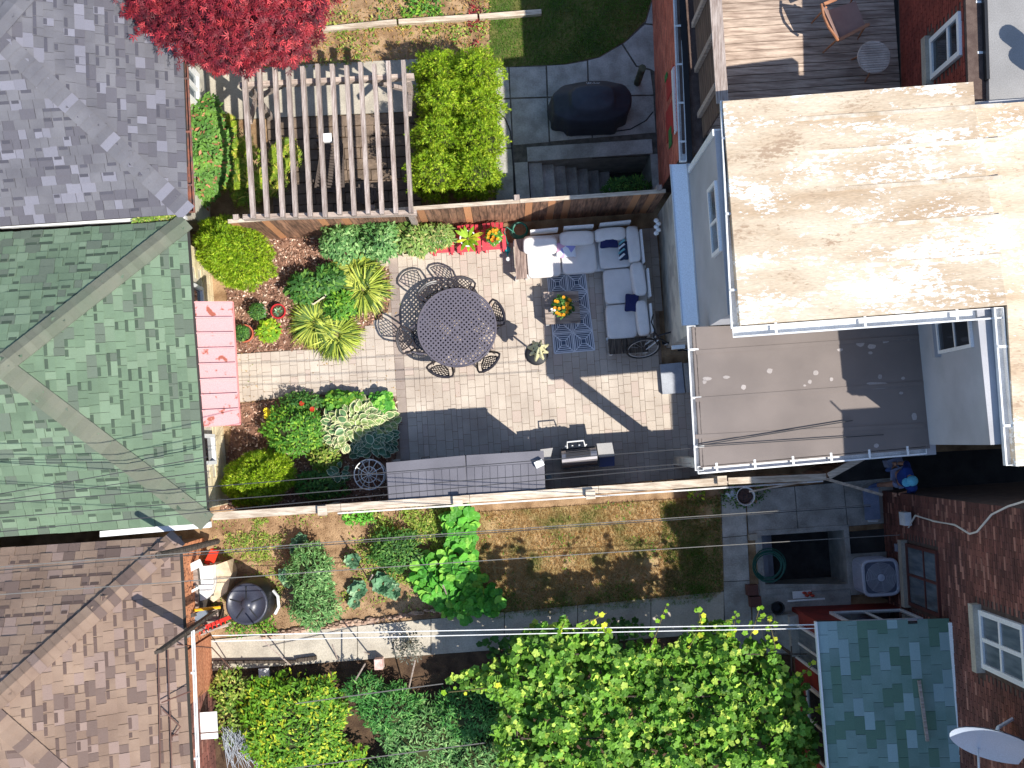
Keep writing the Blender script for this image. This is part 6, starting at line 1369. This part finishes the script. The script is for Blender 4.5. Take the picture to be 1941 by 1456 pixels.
# grass and ground cover
def scatter(px, n, z=.0):
    q = PX(px); xs_ = [p.x for p in q]; ys_ = [p.y for p in q]; out = []
    while len(out) < n:
        X = rng.uniform(min(xs_), max(xs_), n); Y = rng.uniform(min(ys_), max(ys_), n)
        out += [(x, y, z) for x, y in zip(X, Y) if inpoly(x, y, q)]
    return np.array(out[:n])
def cover(nm, label, px, n, T_, size, m, z=.03, nup=1.0, h=0, patch=0, seed=0, tilt=.5):
    p = scatter(px, n, z)
    if patch:
        w = lumps(p, 1.6, seed) + .6 * lumps(p, 4.2, seed + 3); p = p[w + rng.normal(size=len(p)) * .25 > patch]
    p[:, 2] += rng.random(len(p)) * h; k = len(p)
    o = leafmesh(nm, *T_[:2], p, np.array([0, 0, nup]) + rt(k) * tilt, rt(k), size * rng.uniform(.5, 1.3, k), m); o['kind'] = 'stuff'; o['label'] = label; return o
T_tuft = ([(-.08, 0, 0), (.08, 0, 0), (.5, .25, 1), (-.02, .08, 0), (.1, -.06, 0), (-.4, .2, .9), (0, -.08, 0), (0, .08, 0), (.15, -.55, .8)], [(0, 1, 2), (3, 4, 5), (6, 7, 8)])
cover('grass', 'dry patchy grass of the southern lawn', lawn_s, 32000, T_tuft, .055, f_grassd, .02, patch=-.75, tilt=.25)
cover('grass', 'green grass of the northern lawn', lawn_n, 26000, T_tuft, .045, f_grassg, .02, patch=-.8, seed=2, tilt=.25)
north_weeds = [(395, -140), (925, -140), (928, 128), (790, 110), (600, 128), (395, 130)]
cover('weeds', 'weedy ground cover round the timber edging beams', north_weeds, 10000, T_leaf, .075, f_weed, .02, h=.10, patch=.3, seed=1)
cover('weeds', 'dry straw coloured ground cover in the northern yard', north_weeds, 9000, T_narrow, .07, f_dry, .02, h=.04, patch=-.5, seed=5)
cover('weeds', 'creeping green plants at the top edge', [(700, -140), (930, -140), (925, 30), (720, 40)], 3000, T_leaf, .09, f_green, .03, h=.25, patch=-.1, seed=8)
cover('weeds', 'red-brown creeping leaves by the lawn edge', [(880, -140), (930, -140), (925, 100), (890, 90)], 900, T_leaf, .07, f_maple, .03, h=.06, patch=.1, seed=9)
sg = [(405, 984), (905, 948), (900, 1060), (935, 1160), (400, 1205)]
cover('weeds', 'weeds along the sunny side of the long fence', [(405, 984), (640, 968), (560, 1010), (545, 1075), (530, 1150), (430, 1140), (405, 1060)], 4200, T_narrow, .075, f_weed, .02, h=.07, patch=.22, seed=3)
cover('weeds', 'sparse weeds on the garden soil', sg, 3500, T_leaf, .05, f_weed, .02, h=.04, patch=.45, seed=6)
cover('weeds', 'yellowing weeds beside the squash plants', [(700, 965), (890, 952), (885, 1020), (830, 1090), (770, 1110), (700, 1060)], 5200, T_narrow, .09, f_weed, .02, h=.12, patch=-.1, seed=4)
cover('soil_clods', 'loose soil clods of the vegetable beds', sg, 6000, tetra(), .035, m_soil, .0)
cover('soil_clods', 'dark soil clods in the bottom bed', [(400, 1262), (1500, 1190), (1560, 1560), (400, 1560)], 5000, tetra(), .04, m_darksoil, .0)
sheet('soil_bed', [(398, 1268), (1380, 1190), (1500, 1240), (1560, 1600), (398, 1600)], .012, m_darksoil)
cover('mulch_chips', 'wood chips of the northern planting bed', nb, 7000, T_leaf, .07, m_chip, .035, h=.03, tilt=.9); cover('mulch_chips', 'wood chips of the southern planting bed', sb, 5000, T_leaf, .07, m_chip, .033, h=.03, tilt=.9)
cover('leaf_litter', 'dry leaf litter blown along the planting bed edges', [(440, 650), (700, 600), (760, 500), (760, 860), (745, 760), (440, 775)], 420, T_leaf, .035, f_dry, .064, patch=.1, seed=11)
cover('leaf_litter', 'fallen bits scattered over the patio pavers', patio_px, 380, T_leaf, .022, f_dry, .064, seed=12)
cover('weeds', 'green tufts in the southern lawn', lawn_s, 2600, T_narrow, .07, f_green, .02, h=.03, patch=.45, seed=14)
cover('grass', 'greener grass at the shaded east end of the southern lawn', [(1250, 952), (1363, 944), (1370, 1116), (1354, 1130), (1262, 1134)], 5000, T_tuft, .06, f_grassg, .02, patch=-.6, seed=15, tilt=.3)
cover('weeds', 'green edge growth along the path side of the lawn', [(900, 1120), (1240, 1100), (1350, 1112), (1350, 1140), (1240, 1148), (935, 1174)], 2600, T_tuft, .07, f_grassg, .02, patch=-.2, seed=16)
cover('weeds', 'mixed weeds between the kale and squash', [(640, 1000), (860, 980), (880, 1060), (820, 1130), (650, 1160)], 2600, T_leaf, .06, f_weed, .02, h=.06, patch=.15, seed=17)
# patio planters with tomato plants
m_planter = mat('pale_planter', S(222, 214, 186), S(200, 188, 158), scale=6, rough=.8)
def trough(label, px, z, m=m_planter, nm='planter', cat='planter'):
    q = [P(u, v, z) for u, v in px]; c = sum(q, Vector()) / 4; t = thing(nm, label, cat, (c.x, c.y, .056)); inn = [p.lerp(c, .12) for p in q]; b = MB()
    for i in range(4):
        j = (i + 1) % 4; b.prism([(p.x, p.y) for p in (q[i], q[j], inn[j], inn[i])], .056, z)
    b.obj('box', m, t); MB().prism([(p.x, p.y) for p in inn], .06, z - .07).obj('potting_soil', m_darksoil, t); return t, c
for i, (px, lab, pc_, mm, rr_, hh_) in enumerate([([(630, 468), (668, 466), (670, 488), (631, 491)], 'pale planter box with the leftmost tomato plant', (652, 462), f_tom, (.42, .36), .95), ([(712, 466), (750, 462), (751, 484), (714, 489)], 'pale planter box with the middle tomato plant', (727, 458), f_tom, (.36, .40), .95), ([(762, 458), (800, 455), (801, 481), (763, 484)], 'white planter box with the tangled yellowish tomato plant', (790, 455), foliage('tomato_pale', S(142, 170, 84), S(104, 140, 64), S(186, 186, 116), .25), (.44, .30), .8)]):
    _, c = trough(lab, px, .3); pl_ = P(*pc_, .5); plant('tomato_plant', ('bushy tomato plant at the left of the fence row', 'bushy tomato plant in the middle of the fence row', 'straggly yellow-green tomato plant next to the red chairs')[i], 'plant', pl_, rr_, hh_, 1700, T_leaf, .10, mm, z0=.25, lump=.3, core=.45, jit=.35, group=None)
_, c = trough('white oval trough standing on the left red chair', [(825, 440), (846, 440), (850, 462), (826, 466)], .56, m_white, 'planter')
_.location.z = .38
plant('trough_plant', 'wispy pale green plant in the white trough', 'plant', P(834, 448, .7), (.26, .2), .5, 1100, T_narrow, .11, foliage('tomato_pale', S(142, 170, 84), S(104, 140, 64)), z0=.5, core=0, jit=.3)
def pot(label, u, v, z0, r, h, m, nm='flower_pot'):
    c = P(u, v, z0 + h); t = thing(nm, label, 'flower pot', (c.x, c.y, z0)); MB().lathe([(r * .72, 0), (r * .95, h * .8), (r, h * .82), (r, h), (r * .86, h), (r * .84, h * .8), (0, h * .78)], 22, (c.x, c.y, z0), cap=False).obj('pot', m, t, False); MB().lathe([(r * .85, h * .8), (0, h * .83)], 16, (c.x, c.y, z0), cap=False).obj('potting_soil', m_darksoil, t); return c
m_tc = mat('terracotta', S(206, 112, 84), S(180, 90, 66), scale=7, rough=.85); m_rp = mat('red_glaze', S(196, 46, 50), rough=.35); m_wp = mat('white_glaze', S(222, 222, 222), rough=.4)
c = pot('white round pot on the middle red chair', 887, 452, .38, .165, .2, m_wp)
bl = []; 
def rosette(nm, label, cat, c, n, L, T_, m, el=(.2, .9), z0=.1, edge=None, parts='leaves'):
    t = thing(nm, label, cat, (c.x, c.y, z0)); a = np.arange(n) * 2.399 + rng.uniform(-.2, .2, n); e = rng.uniform(el[0], el[1], n)
    d = np.stack([np.cos(a) * np.cos(e), np.sin(a) * np.cos(e), np.sin(e)], 1); nn = np.stack([-np.cos(a) * np.sin(e), -np.sin(a) * np.sin(e), np.cos(e)], 1)
    p = np.tile((c.x, c.y, z0), (n, 1)) + d * .02; leafmesh(parts, *T_[:2], p, nn, d, L * rng.uniform(.75, 1.1, n), m, t, edge); MB().ell((c.x, c.y, z0 + .01), (.03, .03, .04), 8, 5).obj('crown', m_stem, t); return t
T_strap = ([(0, -.03, 0), (0, .03, 0), (.4, .12, .06), (.4, -.12, .06), (.75, .11, .06), (.75, -.11, .06), (1, 0, -.02)], [(0, 3, 1), (1, 3, 2), (3, 5, 2), (2, 5, 4), (5, 6, 4)])
rosette('leafy_plant', 'broad strap-leaved green plant in the white round pot', 'plant', c, 11, .30, T_strap, f_lime, (.1, .8), .54)
c = pot('white rimmed pot of orange flowers on the right red chair', 936, 449, .38, .155, .2, m_wp)
fp = plant('flowering_plant', 'orange and yellow flowers on the right red chair', 'flowers', c, .14, .3, 260, T_leaf, .07, f_green, z0=.54, core=.5)
def blooms(nm, label, c, r, n, m, sz, h=.1, cat='flowers', group=None, parent=None):
    mb = MB()
    for k in range(n):
        a = rd.random() * 6.28; q = r * math.sqrt(rd.random()); p = (c.x + q * math.cos(a), c.y + q * math.sin(a), c.z + h * rd.random())
        for j in range(8): b_ = 6.283 * j / 8; mb.add([p, (p[0] + sz * math.cos(b_ - .3), p[1] + sz * math.sin(b_ - .3), p[2] + .01), (p[0] + sz * math.cos(b_ + .3), p[1] + sz * math.sin(b_ + .3), p[2] + .012)], [(0, 1, 2)])
        mb.ell(p, (sz * .35, sz * .35, sz * .3), 6, 4)
    o = mb.obj(nm, m, parent); return o if parent is not None else tag(o, label, cat, group)
blooms('orange_blooms', 'cluster of orange blooms on the right red chair', c + Zv * .2, .13, 15, f_orange, .03, parent=fp); blooms('red_blooms', '', c + Zv * .15 - V * .09, .07, 7, f_redp, .025, parent=fp)
c = pot('large basket pot of marigolds on the coffee table', 1066, 582, .42, .19, .16, mat('basket_rim', S(190, 186, 180), S(90, 80, 70), scale=20))
fp = plant('marigold_plant', 'dark green marigold foliage on the coffee table', 'flowers', c, .19, .24, 500, T_leaf, .06, f_dark, z0=.54, core=.6); blooms('marigold_blooms', 'orange marigold blooms on the coffee table', c + Zv * .16, .19, 22, f_orange, .032, .06, parent=fp); blooms('white_blooms', 'small white blooms at the left of the marigolds', c + Zv * .12 - U * .19 - V * .06, .05, 7, f_whitep, .025, parent=fp)
# small pots in the northern bed
c = pot('white pot with a small green shrub in the mulch', 489, 591, .04, .15, .22, m_wp); plant('potted_shrub', 'fine green shrub in the white pot', 'plant', c, .15, .3, 500, T_narrow, .06, f_dark, z0=.2, core=.6)
c = pot('glossy red pot with a small succulent', 527, 590, .04, .15, .2, m_rp); rosette('succulent', 'small grey-green succulent in the glossy red pot', 'plant', c, 16, .09, T_leaf, f_kale, (.1, 1.0), .2)
c = pot('terracotta pot nearest the pink awning', 463, 632, .04, .18, .26, m_tc); plant('potted_herb', 'dark feathery herb in the terracotta pot by the awning', 'plant', c - U * .05, .13, .22, 420, T_narrow, .07, f_dark, z0=.24, core=.5)
c = pot('terracotta pot below the glossy red pot', 519, 626, .04, .16, .22, m_tc); plant('potted_plant', 'bright lime plant spilling over the second terracotta pot', 'plant', c - U * .08, .2, .3, 420, T_leaf, .085, f_lime, z0=.18, core=.5)
_, c = trough('pale square planter set diagonally in the northern bed', [(573, 560), (594, 538), (620, 560), (593, 578)], .3)
plant('pepper_plant', 'dark green pepper plant at the left of the diagonal planter', 'plant', P(576, 542, .4), (.30, .26), .6, 620, T_leaf, .13, f_dark, lump=.3, core=.5)
plant('pepper_plant', 'dark green pepper plant behind the diagonal planter', 'plant', P(622, 530, .4), (.28, .24), .6, 560, T_leaf, .13, f_dark, lump=.3, core=.5)
plant('pepper_plant', 'small green plant between the striped grass clumps', 'plant', P(645, 578, .3), (.28, .26), .45, 520, T_leaf, .11, f_green, lump=.3, core=.5)
def bladeclump(label, c, n, L):
    t = thing('striped_grass', label, 'ornamental grass', (c.x, c.y, .035), 0, 'striped grass clumps in the northern bed'); a = rng.uniform(0, 6.283, n); e = rng.uniform(.15, 1.35, n)
    d = np.stack([np.cos(a), np.sin(a), np.zeros(n)], 1); p = np.array((c.x, c.y, .04)) + d * rng.uniform(0, .09, (n, 1)); L_ = L * np.cos(e * .75) * rng.uniform(.7, 1.1, n)
    leafmesh('blades', *T_arch, p, np.tile((0, 0, 1.0), (n, 1)) + rt(n) * .25, d, L_ + .12, f_blade, t); MB().ell((c.x, c.y, .06), (.1, .1, .06), 8, 5).obj('crown', m_stem, t)
for (u, v, L, lab) in ((676, 510, .42, 'striped grass clump nearest the tomato planters'), (690, 548, .50, 'largest striped grass clump beside the dining chairs'), (600, 612, .48, 'striped grass clump in front of the diagonal planter'), (638, 636, .46, 'striped grass clump spilling onto the paver path')): bladeclump(lab, P(u, v), 620, L)
# southern bed
fp = plant('bush', 'green bush between the mulch and the hostas', 'shrub', P(560, 815, .3), (.55, .50), .75, 2600, T_leaf, .085, f_green, lump=.3, jit=.3)
plant('bush', 'dark climbing plant at the edge of the paver path', 'shrub', P(575, 762, .2), (.42, .16), .5, 700, T_leaf, .075, f_dark, lump=.3, jit=.3, core=.4)
plant('bush', 'round-leaved green plant above the hostas', 'shrub', P(655, 762, .2), (.42, .18), .45, 620, T_round, .085, f_green, lump=.3, jit=.3, core=.5)
plant('bush', 'light green round-leaved plant at the patio corner', 'shrub', P(722, 762, .3), (.2, .16), .4, 220, T_round, .1, f_squash, lump=.3, core=.4)
plant('bush', 'pale yellow-green leaves near the low shrub', 'shrub', P(618, 868, .2), (.3, .26), .45, 600, T_leaf, .08, f_weed, lump=.3, jit=.3, core=.4)
plant('bush', 'dark shaded bush behind the low yellow-green shrub', 'shrub', P(610, 920, .2), (.5, .25), .5, 800, T_leaf, .09, f_dark, lump=.3, core=.5)
[blooms('daylily_bloom', '', P(u_, v_, .55), .01, 1, f_redp, .05, .01, parent=fp) for u_, v_ in ((572, 765), (592, 776))]; blooms('yellow_leaves', 'pale yellow leaf cluster at the left of the bush', P(512, 783, .4), .14, 6, f_yel, .06, .05, parent=fp)
def hostas(label, px, n, L, m, seed=0, h=.45):
    q = PX(px, .3); cx_ = sum(p.x for p in q) / len(q); cy_ = sum(p.y for p in q) / len(q); t = thing('hosta', label, 'hosta', (cx_, cy_, .035))
    xs_ = [p.x for p in q]; ys_ = [p.y for p in q]; pts_ = []
    while len(pts_) < n:
        x, y = rng.uniform(min(xs_), max(xs_)), rng.uniform(min(ys_), max(ys_))
        if inpoly(x, y, q): pts_.append((x, y))
    p = np.array(pts_); d2 = p - np.array((cx_, cy_)); rr_ = np.linalg.norm(d2, axis=1) / (np.linalg.norm(d2, axis=1).max() + .01)
    pos = np.column_stack([p, .08 + h * (1 - rr_ ** 2) * rng.uniform(.8, 1.1, n)]); dd = np.column_stack([d2 / (np.linalg.norm(d2, axis=1, keepdims=True) + .01), -.25 * np.ones(n)]) + rt(n) * .55
    nn = np.column_stack([d2 * .4, np.ones(n)]) + rt(n) * .3
    leafmesh('leaves', T_hosta[0], T_hosta[1], pos - dd * L * .4, nn, dd, L * rng.uniform(.8, 1.2, n), m, t, T_hosta[2]); mb = MB()
    for k in range(0, n, 9): mb.tube([(cx_ + (pos[k][0] - cx_) * .5, cy_ + (pos[k][1] - cy_) * .5, .04), tuple(pos[k])], .008, 4)
    mb.obj('stems', m_stem, t)
hostas('large clump of cream-edged hostas at the patio edge', [(618, 790), (650, 762), (700, 755), (738, 768), (755, 800), (735, 825), (690, 820), (650, 860), (620, 868), (605, 830)], 250, .19, f_hosta)
hostas('blue-green hostas with white edges beside the sheds', [(690, 815), (738, 808), (757, 830), (742, 860), (700, 862), (672, 868), (660, 850)], 110, .2, f_hostad)
hostas('small hosta with white edges near the wire plant support', [(628, 885), (655, 878), (662, 905), (635, 920)], 22, .17, f_hostad)
# southern vegetable garden
def rowplants(): pass
plant('tomato_plant', 'dense green tomato bush in the middle of the garden bed', 'plant', P(592, 1080, .3), (.42, .5), .8, 2600, T_narrow, .10, f_tom, lump=.35, jit=.35)
plant('tomato_plant', 'dense green tomato bush reaching the concrete path', 'plant', P(598, 1145, .3), (.46, .42), .7, 2300, T_narrow, .10, f_tom, lump=.35, jit=.35)
plant('pepper_plant', 'low green plants beside the squash vines', 'plant', P(750, 1040, .2), (.5, .42), .5, 2000, T_leaf, .075, f_dark, lump=.4, jit=.4, core=.5)
for i, (u, v, r) in enumerate(((572, 1035, .2), (546, 1095, .17), (572, 1105, .13), (668, 1060, .14), (680, 1118, .16), (727, 1106, .2), (745, 1118, .17), (672, 1140, .12))):
    rosette('kale_plant', ('kale plant nearest the fence', 'kale plant left of the tomato bush', 'small kale plant touching the tomato bush', 'kale plant by the upper stake', 'kale plant right of the tomato bush', 'broad kale plant near the squash', 'kale plant beside the broad one', 'small kale plant by the path stones')[i], 'kale', P(u, v, .1), 13, r * 1.25, T_grape, f_kale, (.1, 1.0), .08)
def vines(label, px, n, L, m, T_=T_grape, h=.3, seed=0, nm='squash_plant', cat='squash plant', z0=.1, dens=0, tilt=.35, group=None):
    t = thing(nm, label, cat, (sum(p.x for p in PX(px)) / len(px), sum(p.y for p in PX(px)) / len(px), 0), 0, group)
    p = scatter(px, n, z0); p[:, 2] += h * (.5 + .5 * lumps(p, 2.2, seed)) + rng.random(n) * .12; leafmesh('leaves', *T_[:2], p, np.array([.25, -.2, 1]) + rt(n) * tilt, rt(n), L * rng.uniform(.6, 1.2, n), m, t)
    mb = MB(); 
    for k in range(0, min(n, 160), 8): a = p[k]; b = p[(k + 5) % n]; mb.tube([(a[0], a[1], .04), (a[0], a[1], a[2] - .02)], .01, 4)
    mb.obj('vine', m_stem, t); return t
vines('large-leaved squash vines beside the dry lawn', [(845, 975), (890, 975), (900, 1030), (905, 1080), (960, 1140), (930, 1160), (870, 1172), (815, 1130), (785, 1100), (800, 1060), (850, 1040)], 420, .2, f_squash, T_round, .35, 2, tilt=.6)
vines('squash leaves climbing toward the long fence', [(855, 958), (888, 955), (900, 1010), (870, 1030), (850, 1010)], 70, .2, f_squash, T_round, .4, 4)
vines('green weeds hugging the base of the compost bin', [(425, 1178), (520, 1165), (530, 1195), (440, 1205)], 500, .06, f_green, T_leaf, .12, 1, 'weed_patch', 'weeds', .03, tilt=.8)
vines('bright green weeds next to the kale by the fence', [(650, 972), (710, 968), (712, 990), (655, 992)], 260, .09, f_squash, T_leaf, .15, 1, 'weed_patch', 'weeds', .03, tilt=.8)
vines('small bright weed behind the fence by the bucket', [(1300, 925), (1330, 922), (1332, 942), (1305, 944)], 40, .09, f_lime, T_leaf, .15, 1, 'weed_patch', 'weeds', .03, tilt=.8)
vines('ivy round the white bucket', [(1355, 925), (1400, 920), (1450, 915), (1460, 930), (1420, 962), (1370, 960)], 300, .07, f_dark, T_leaf, .15, 1, 'weed_patch', 'weeds', .03, tilt=.8)
plant('fern', 'feathery green bush at the bottom of the basement stairs', 'shrub', P(1190, 352, .2), (.48, .2), .6, 1300, T_narrow, .09, f_dark, z0=-.3 + .0, lump=.3, core=.6, rz=TH)
# bottom beds
plant('bean_plants', 'bright lime bean plants at the lower left', 'plant', P(560, 1372, .3), (.98, .92), .75, 7500, T_leaf, .10, foliage('bean_leaf', S(116, 164, 40), S(84, 132, 34), S(188, 198, 56), .28, p3=.22), lump=.25, freq=3, jit=.25, box=.8)
plant('bean_plants', 'bean plants along the bottom edge of the picture', 'plant', P(600, 1460, .4), (.9, .6), .7, 3200, T_leaf, .10, MC['bean_leaf'], lump=.3, freq=3, jit=.25, box=.8)
plant('tomato_plant', 'low vine leaves by the orange siding', 'plant', P(440, 1300, .1), (.35, .35), .4, 550, T_leaf, .09, f_weed, lump=.4, core=0)
plant('tomato_plant', 'low leafy plant beside the pale netting', 'plant', P(437, 1368, .1), (.28, .4), .35, 400, T_leaf, .09, f_weed, lump=.4, core=0)
for i, (u, v, a, b, n) in enumerate(((740, 1345, .60, .42, 2600), (800, 1400, .75, .65, 3600), (890, 1352, .7, .5, 3200), (920, 1440, .8, .6, 3400), (690, 1305, .35, .25, 900), (770, 1480, .8, .5, 2200))):
    plant('tomato_plant', ('tomato bush right of the bamboo stake', 'large tomato bush at the bottom centre', 'tomato bush against the grape leaves', 'tomato bush under the grape leaves at the bottom', 'thin tomato bush by the stake', 'tomato bush cut by the bottom edge')[i], 'plant', P(u, v, .4), (a, b), .8, n, T_narrow, .11, f_tom if i % 2 else foliage('deep_tomato_leaf', S(86, 150, 66), S(58, 116, 50), S(126, 176, 90), .25), lump=.35, jit=.35, freq=3)
plant('shrub', 'dark spindly shrub at the path edge', 'shrub', P(775, 1225, .5), (.3, .3), 1.0, 320, T_leaf, .07, foliage('grey_leaf', S(130, 130, 116), S(96, 96, 84)), core=0, jit=.5)
# grape vine on its frame
gt = thing('grape_vine', 'large grape vine spreading over a frame at the bottom right', 'grape vine', P(1230, 1340)); gt.location.z = 0
zg = 2.4
gpoly = [(955, 1260), (985, 1210), (1075, 1180), (1100, 1210), (1130, 1195), (1175, 1235), (1270, 1230), (1330, 1195), (1390, 1190), (1400, 1230), (1470, 1225), (1480, 1270), (1530, 1300), (1530, 1360), (1560, 1400), (1555, 1500), (960, 1520), (940, 1400), (960, 1330), (850, 1300), (870, 1285)]
gq = PX(gpoly, zg)
def scat(q, n):
    xs_ = [p.x for p in q]; ys_ = [p.y for p in q]; X = rng.uniform(min(xs_), max(xs_), n * 3); Y = rng.uniform(min(ys_), max(ys_), n * 3); return np.array([(x, y, 0) for x, y in zip(X, Y) if inpoly(x, y, q)])[:n]
p = scat(gq, 8500); n = len(p); p[:, 2] = zg - .12 + .34 * lumps(p, 2.3, 1) + .22 * lumps(p, 5, 4) - np.abs(rng.normal(size=n)) * .22
leafmesh('leaves', *T_grape, p, np.array([.1, -.05, .8]) + rt(n) * .7, rt(n), rng.uniform(.07, .165, n), f_grape, gt)
sh_ = MB(); tip = []
for (a, b) in (((1060, 1200), (1075, 1168)), ((1150, 1200), (1140, 1180)), ((1230, 1235), (1262, 1150)), ((1300, 1240), (1330, 1175)), ((1385, 1200), (1395, 1165)), ((1330, 1200), (1322, 1148)), ((1470, 1230), (1455, 1170)), ((1500, 1290), (1540, 1262)), ((1530, 1350), (1585, 1330)), ((950, 1300), (850, 1312)), ((1420, 1210), (1440, 1150)), ((1090, 1190), (1150, 1162))):
    A_, B_ = P(*a, zg), P(*b, zg - .1); sh_.tube([A_, A_.lerp(B_, .5) + Zv * .06, B_], .008, 4)
    for k in range(9): tip.append(tuple(A_.lerp(B_, k / 8) + Vector((rd.uniform(-.05, .05), rd.uniform(-.05, .05), .03))))
sh_.obj('shoots', m_stem, gt); tip = np.array(tip); leafmesh('young_leaves', *T_grape, tip, np.array([0, 0, 1]) + rt(len(tip)) * .5, rt(len(tip)), rng.uniform(.05, .12, len(tip)), f_lime, gt)
fm_ = MB()
for v in (1240, 1320, 1400, 1480): fm_.tube([P(960, v, zg - .35), P(1530, v, zg - .35)], .015, 5)
for u in (980, 1150, 1330, 1500): fm_.tube([P(u, 1225, zg - .38), P(u, 1520, zg - .38)], .015, 5)
for u in (990, 1330, 1500):
    for v in (1240, 1400): c = P(u, v, zg - .3); fm_.tube([(c.x, c.y, 0), (c.x, c.y, zg - .3)], .03, 6)
fm_.obj('frame', m_barnd, gt); tk = MB(); c = P(1250, 1330); tk.tube([(c.x, c.y, 0), (c.x + .1, c.y, .9), (c.x, c.y + .2, zg - .3)], [.05, .04, .03], 6); tk.obj('trunk', m_bark, gt)
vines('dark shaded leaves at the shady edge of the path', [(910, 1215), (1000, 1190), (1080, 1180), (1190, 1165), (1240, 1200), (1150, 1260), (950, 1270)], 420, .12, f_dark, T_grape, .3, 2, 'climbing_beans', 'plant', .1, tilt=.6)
vines('shaded vine leaves beside the teal porch roof', [(1530, 1350), (1565, 1345), (1580, 1440), (1540, 1450)], 90, .16, f_grape, T_grape, .5, 2, 'vine_shoots', 'plant', 1.2, tilt=.6)
moss = [(250, 414), (336, 404), (340, 412), (252, 420)]
q = PX(moss, 2.5); p = scat(q, 420); p[:, 2] = 2.47; o = leafmesh('moss', *T_leaf, p, np.array([0, 0, 1]) + rt(len(p)) * .6, rt(len(p)), rng.uniform(.03, .07, len(p)), f_weed); o['kind'] = 'stuff'; o['label'] = 'moss and seedlings growing in the gutter between the garages'
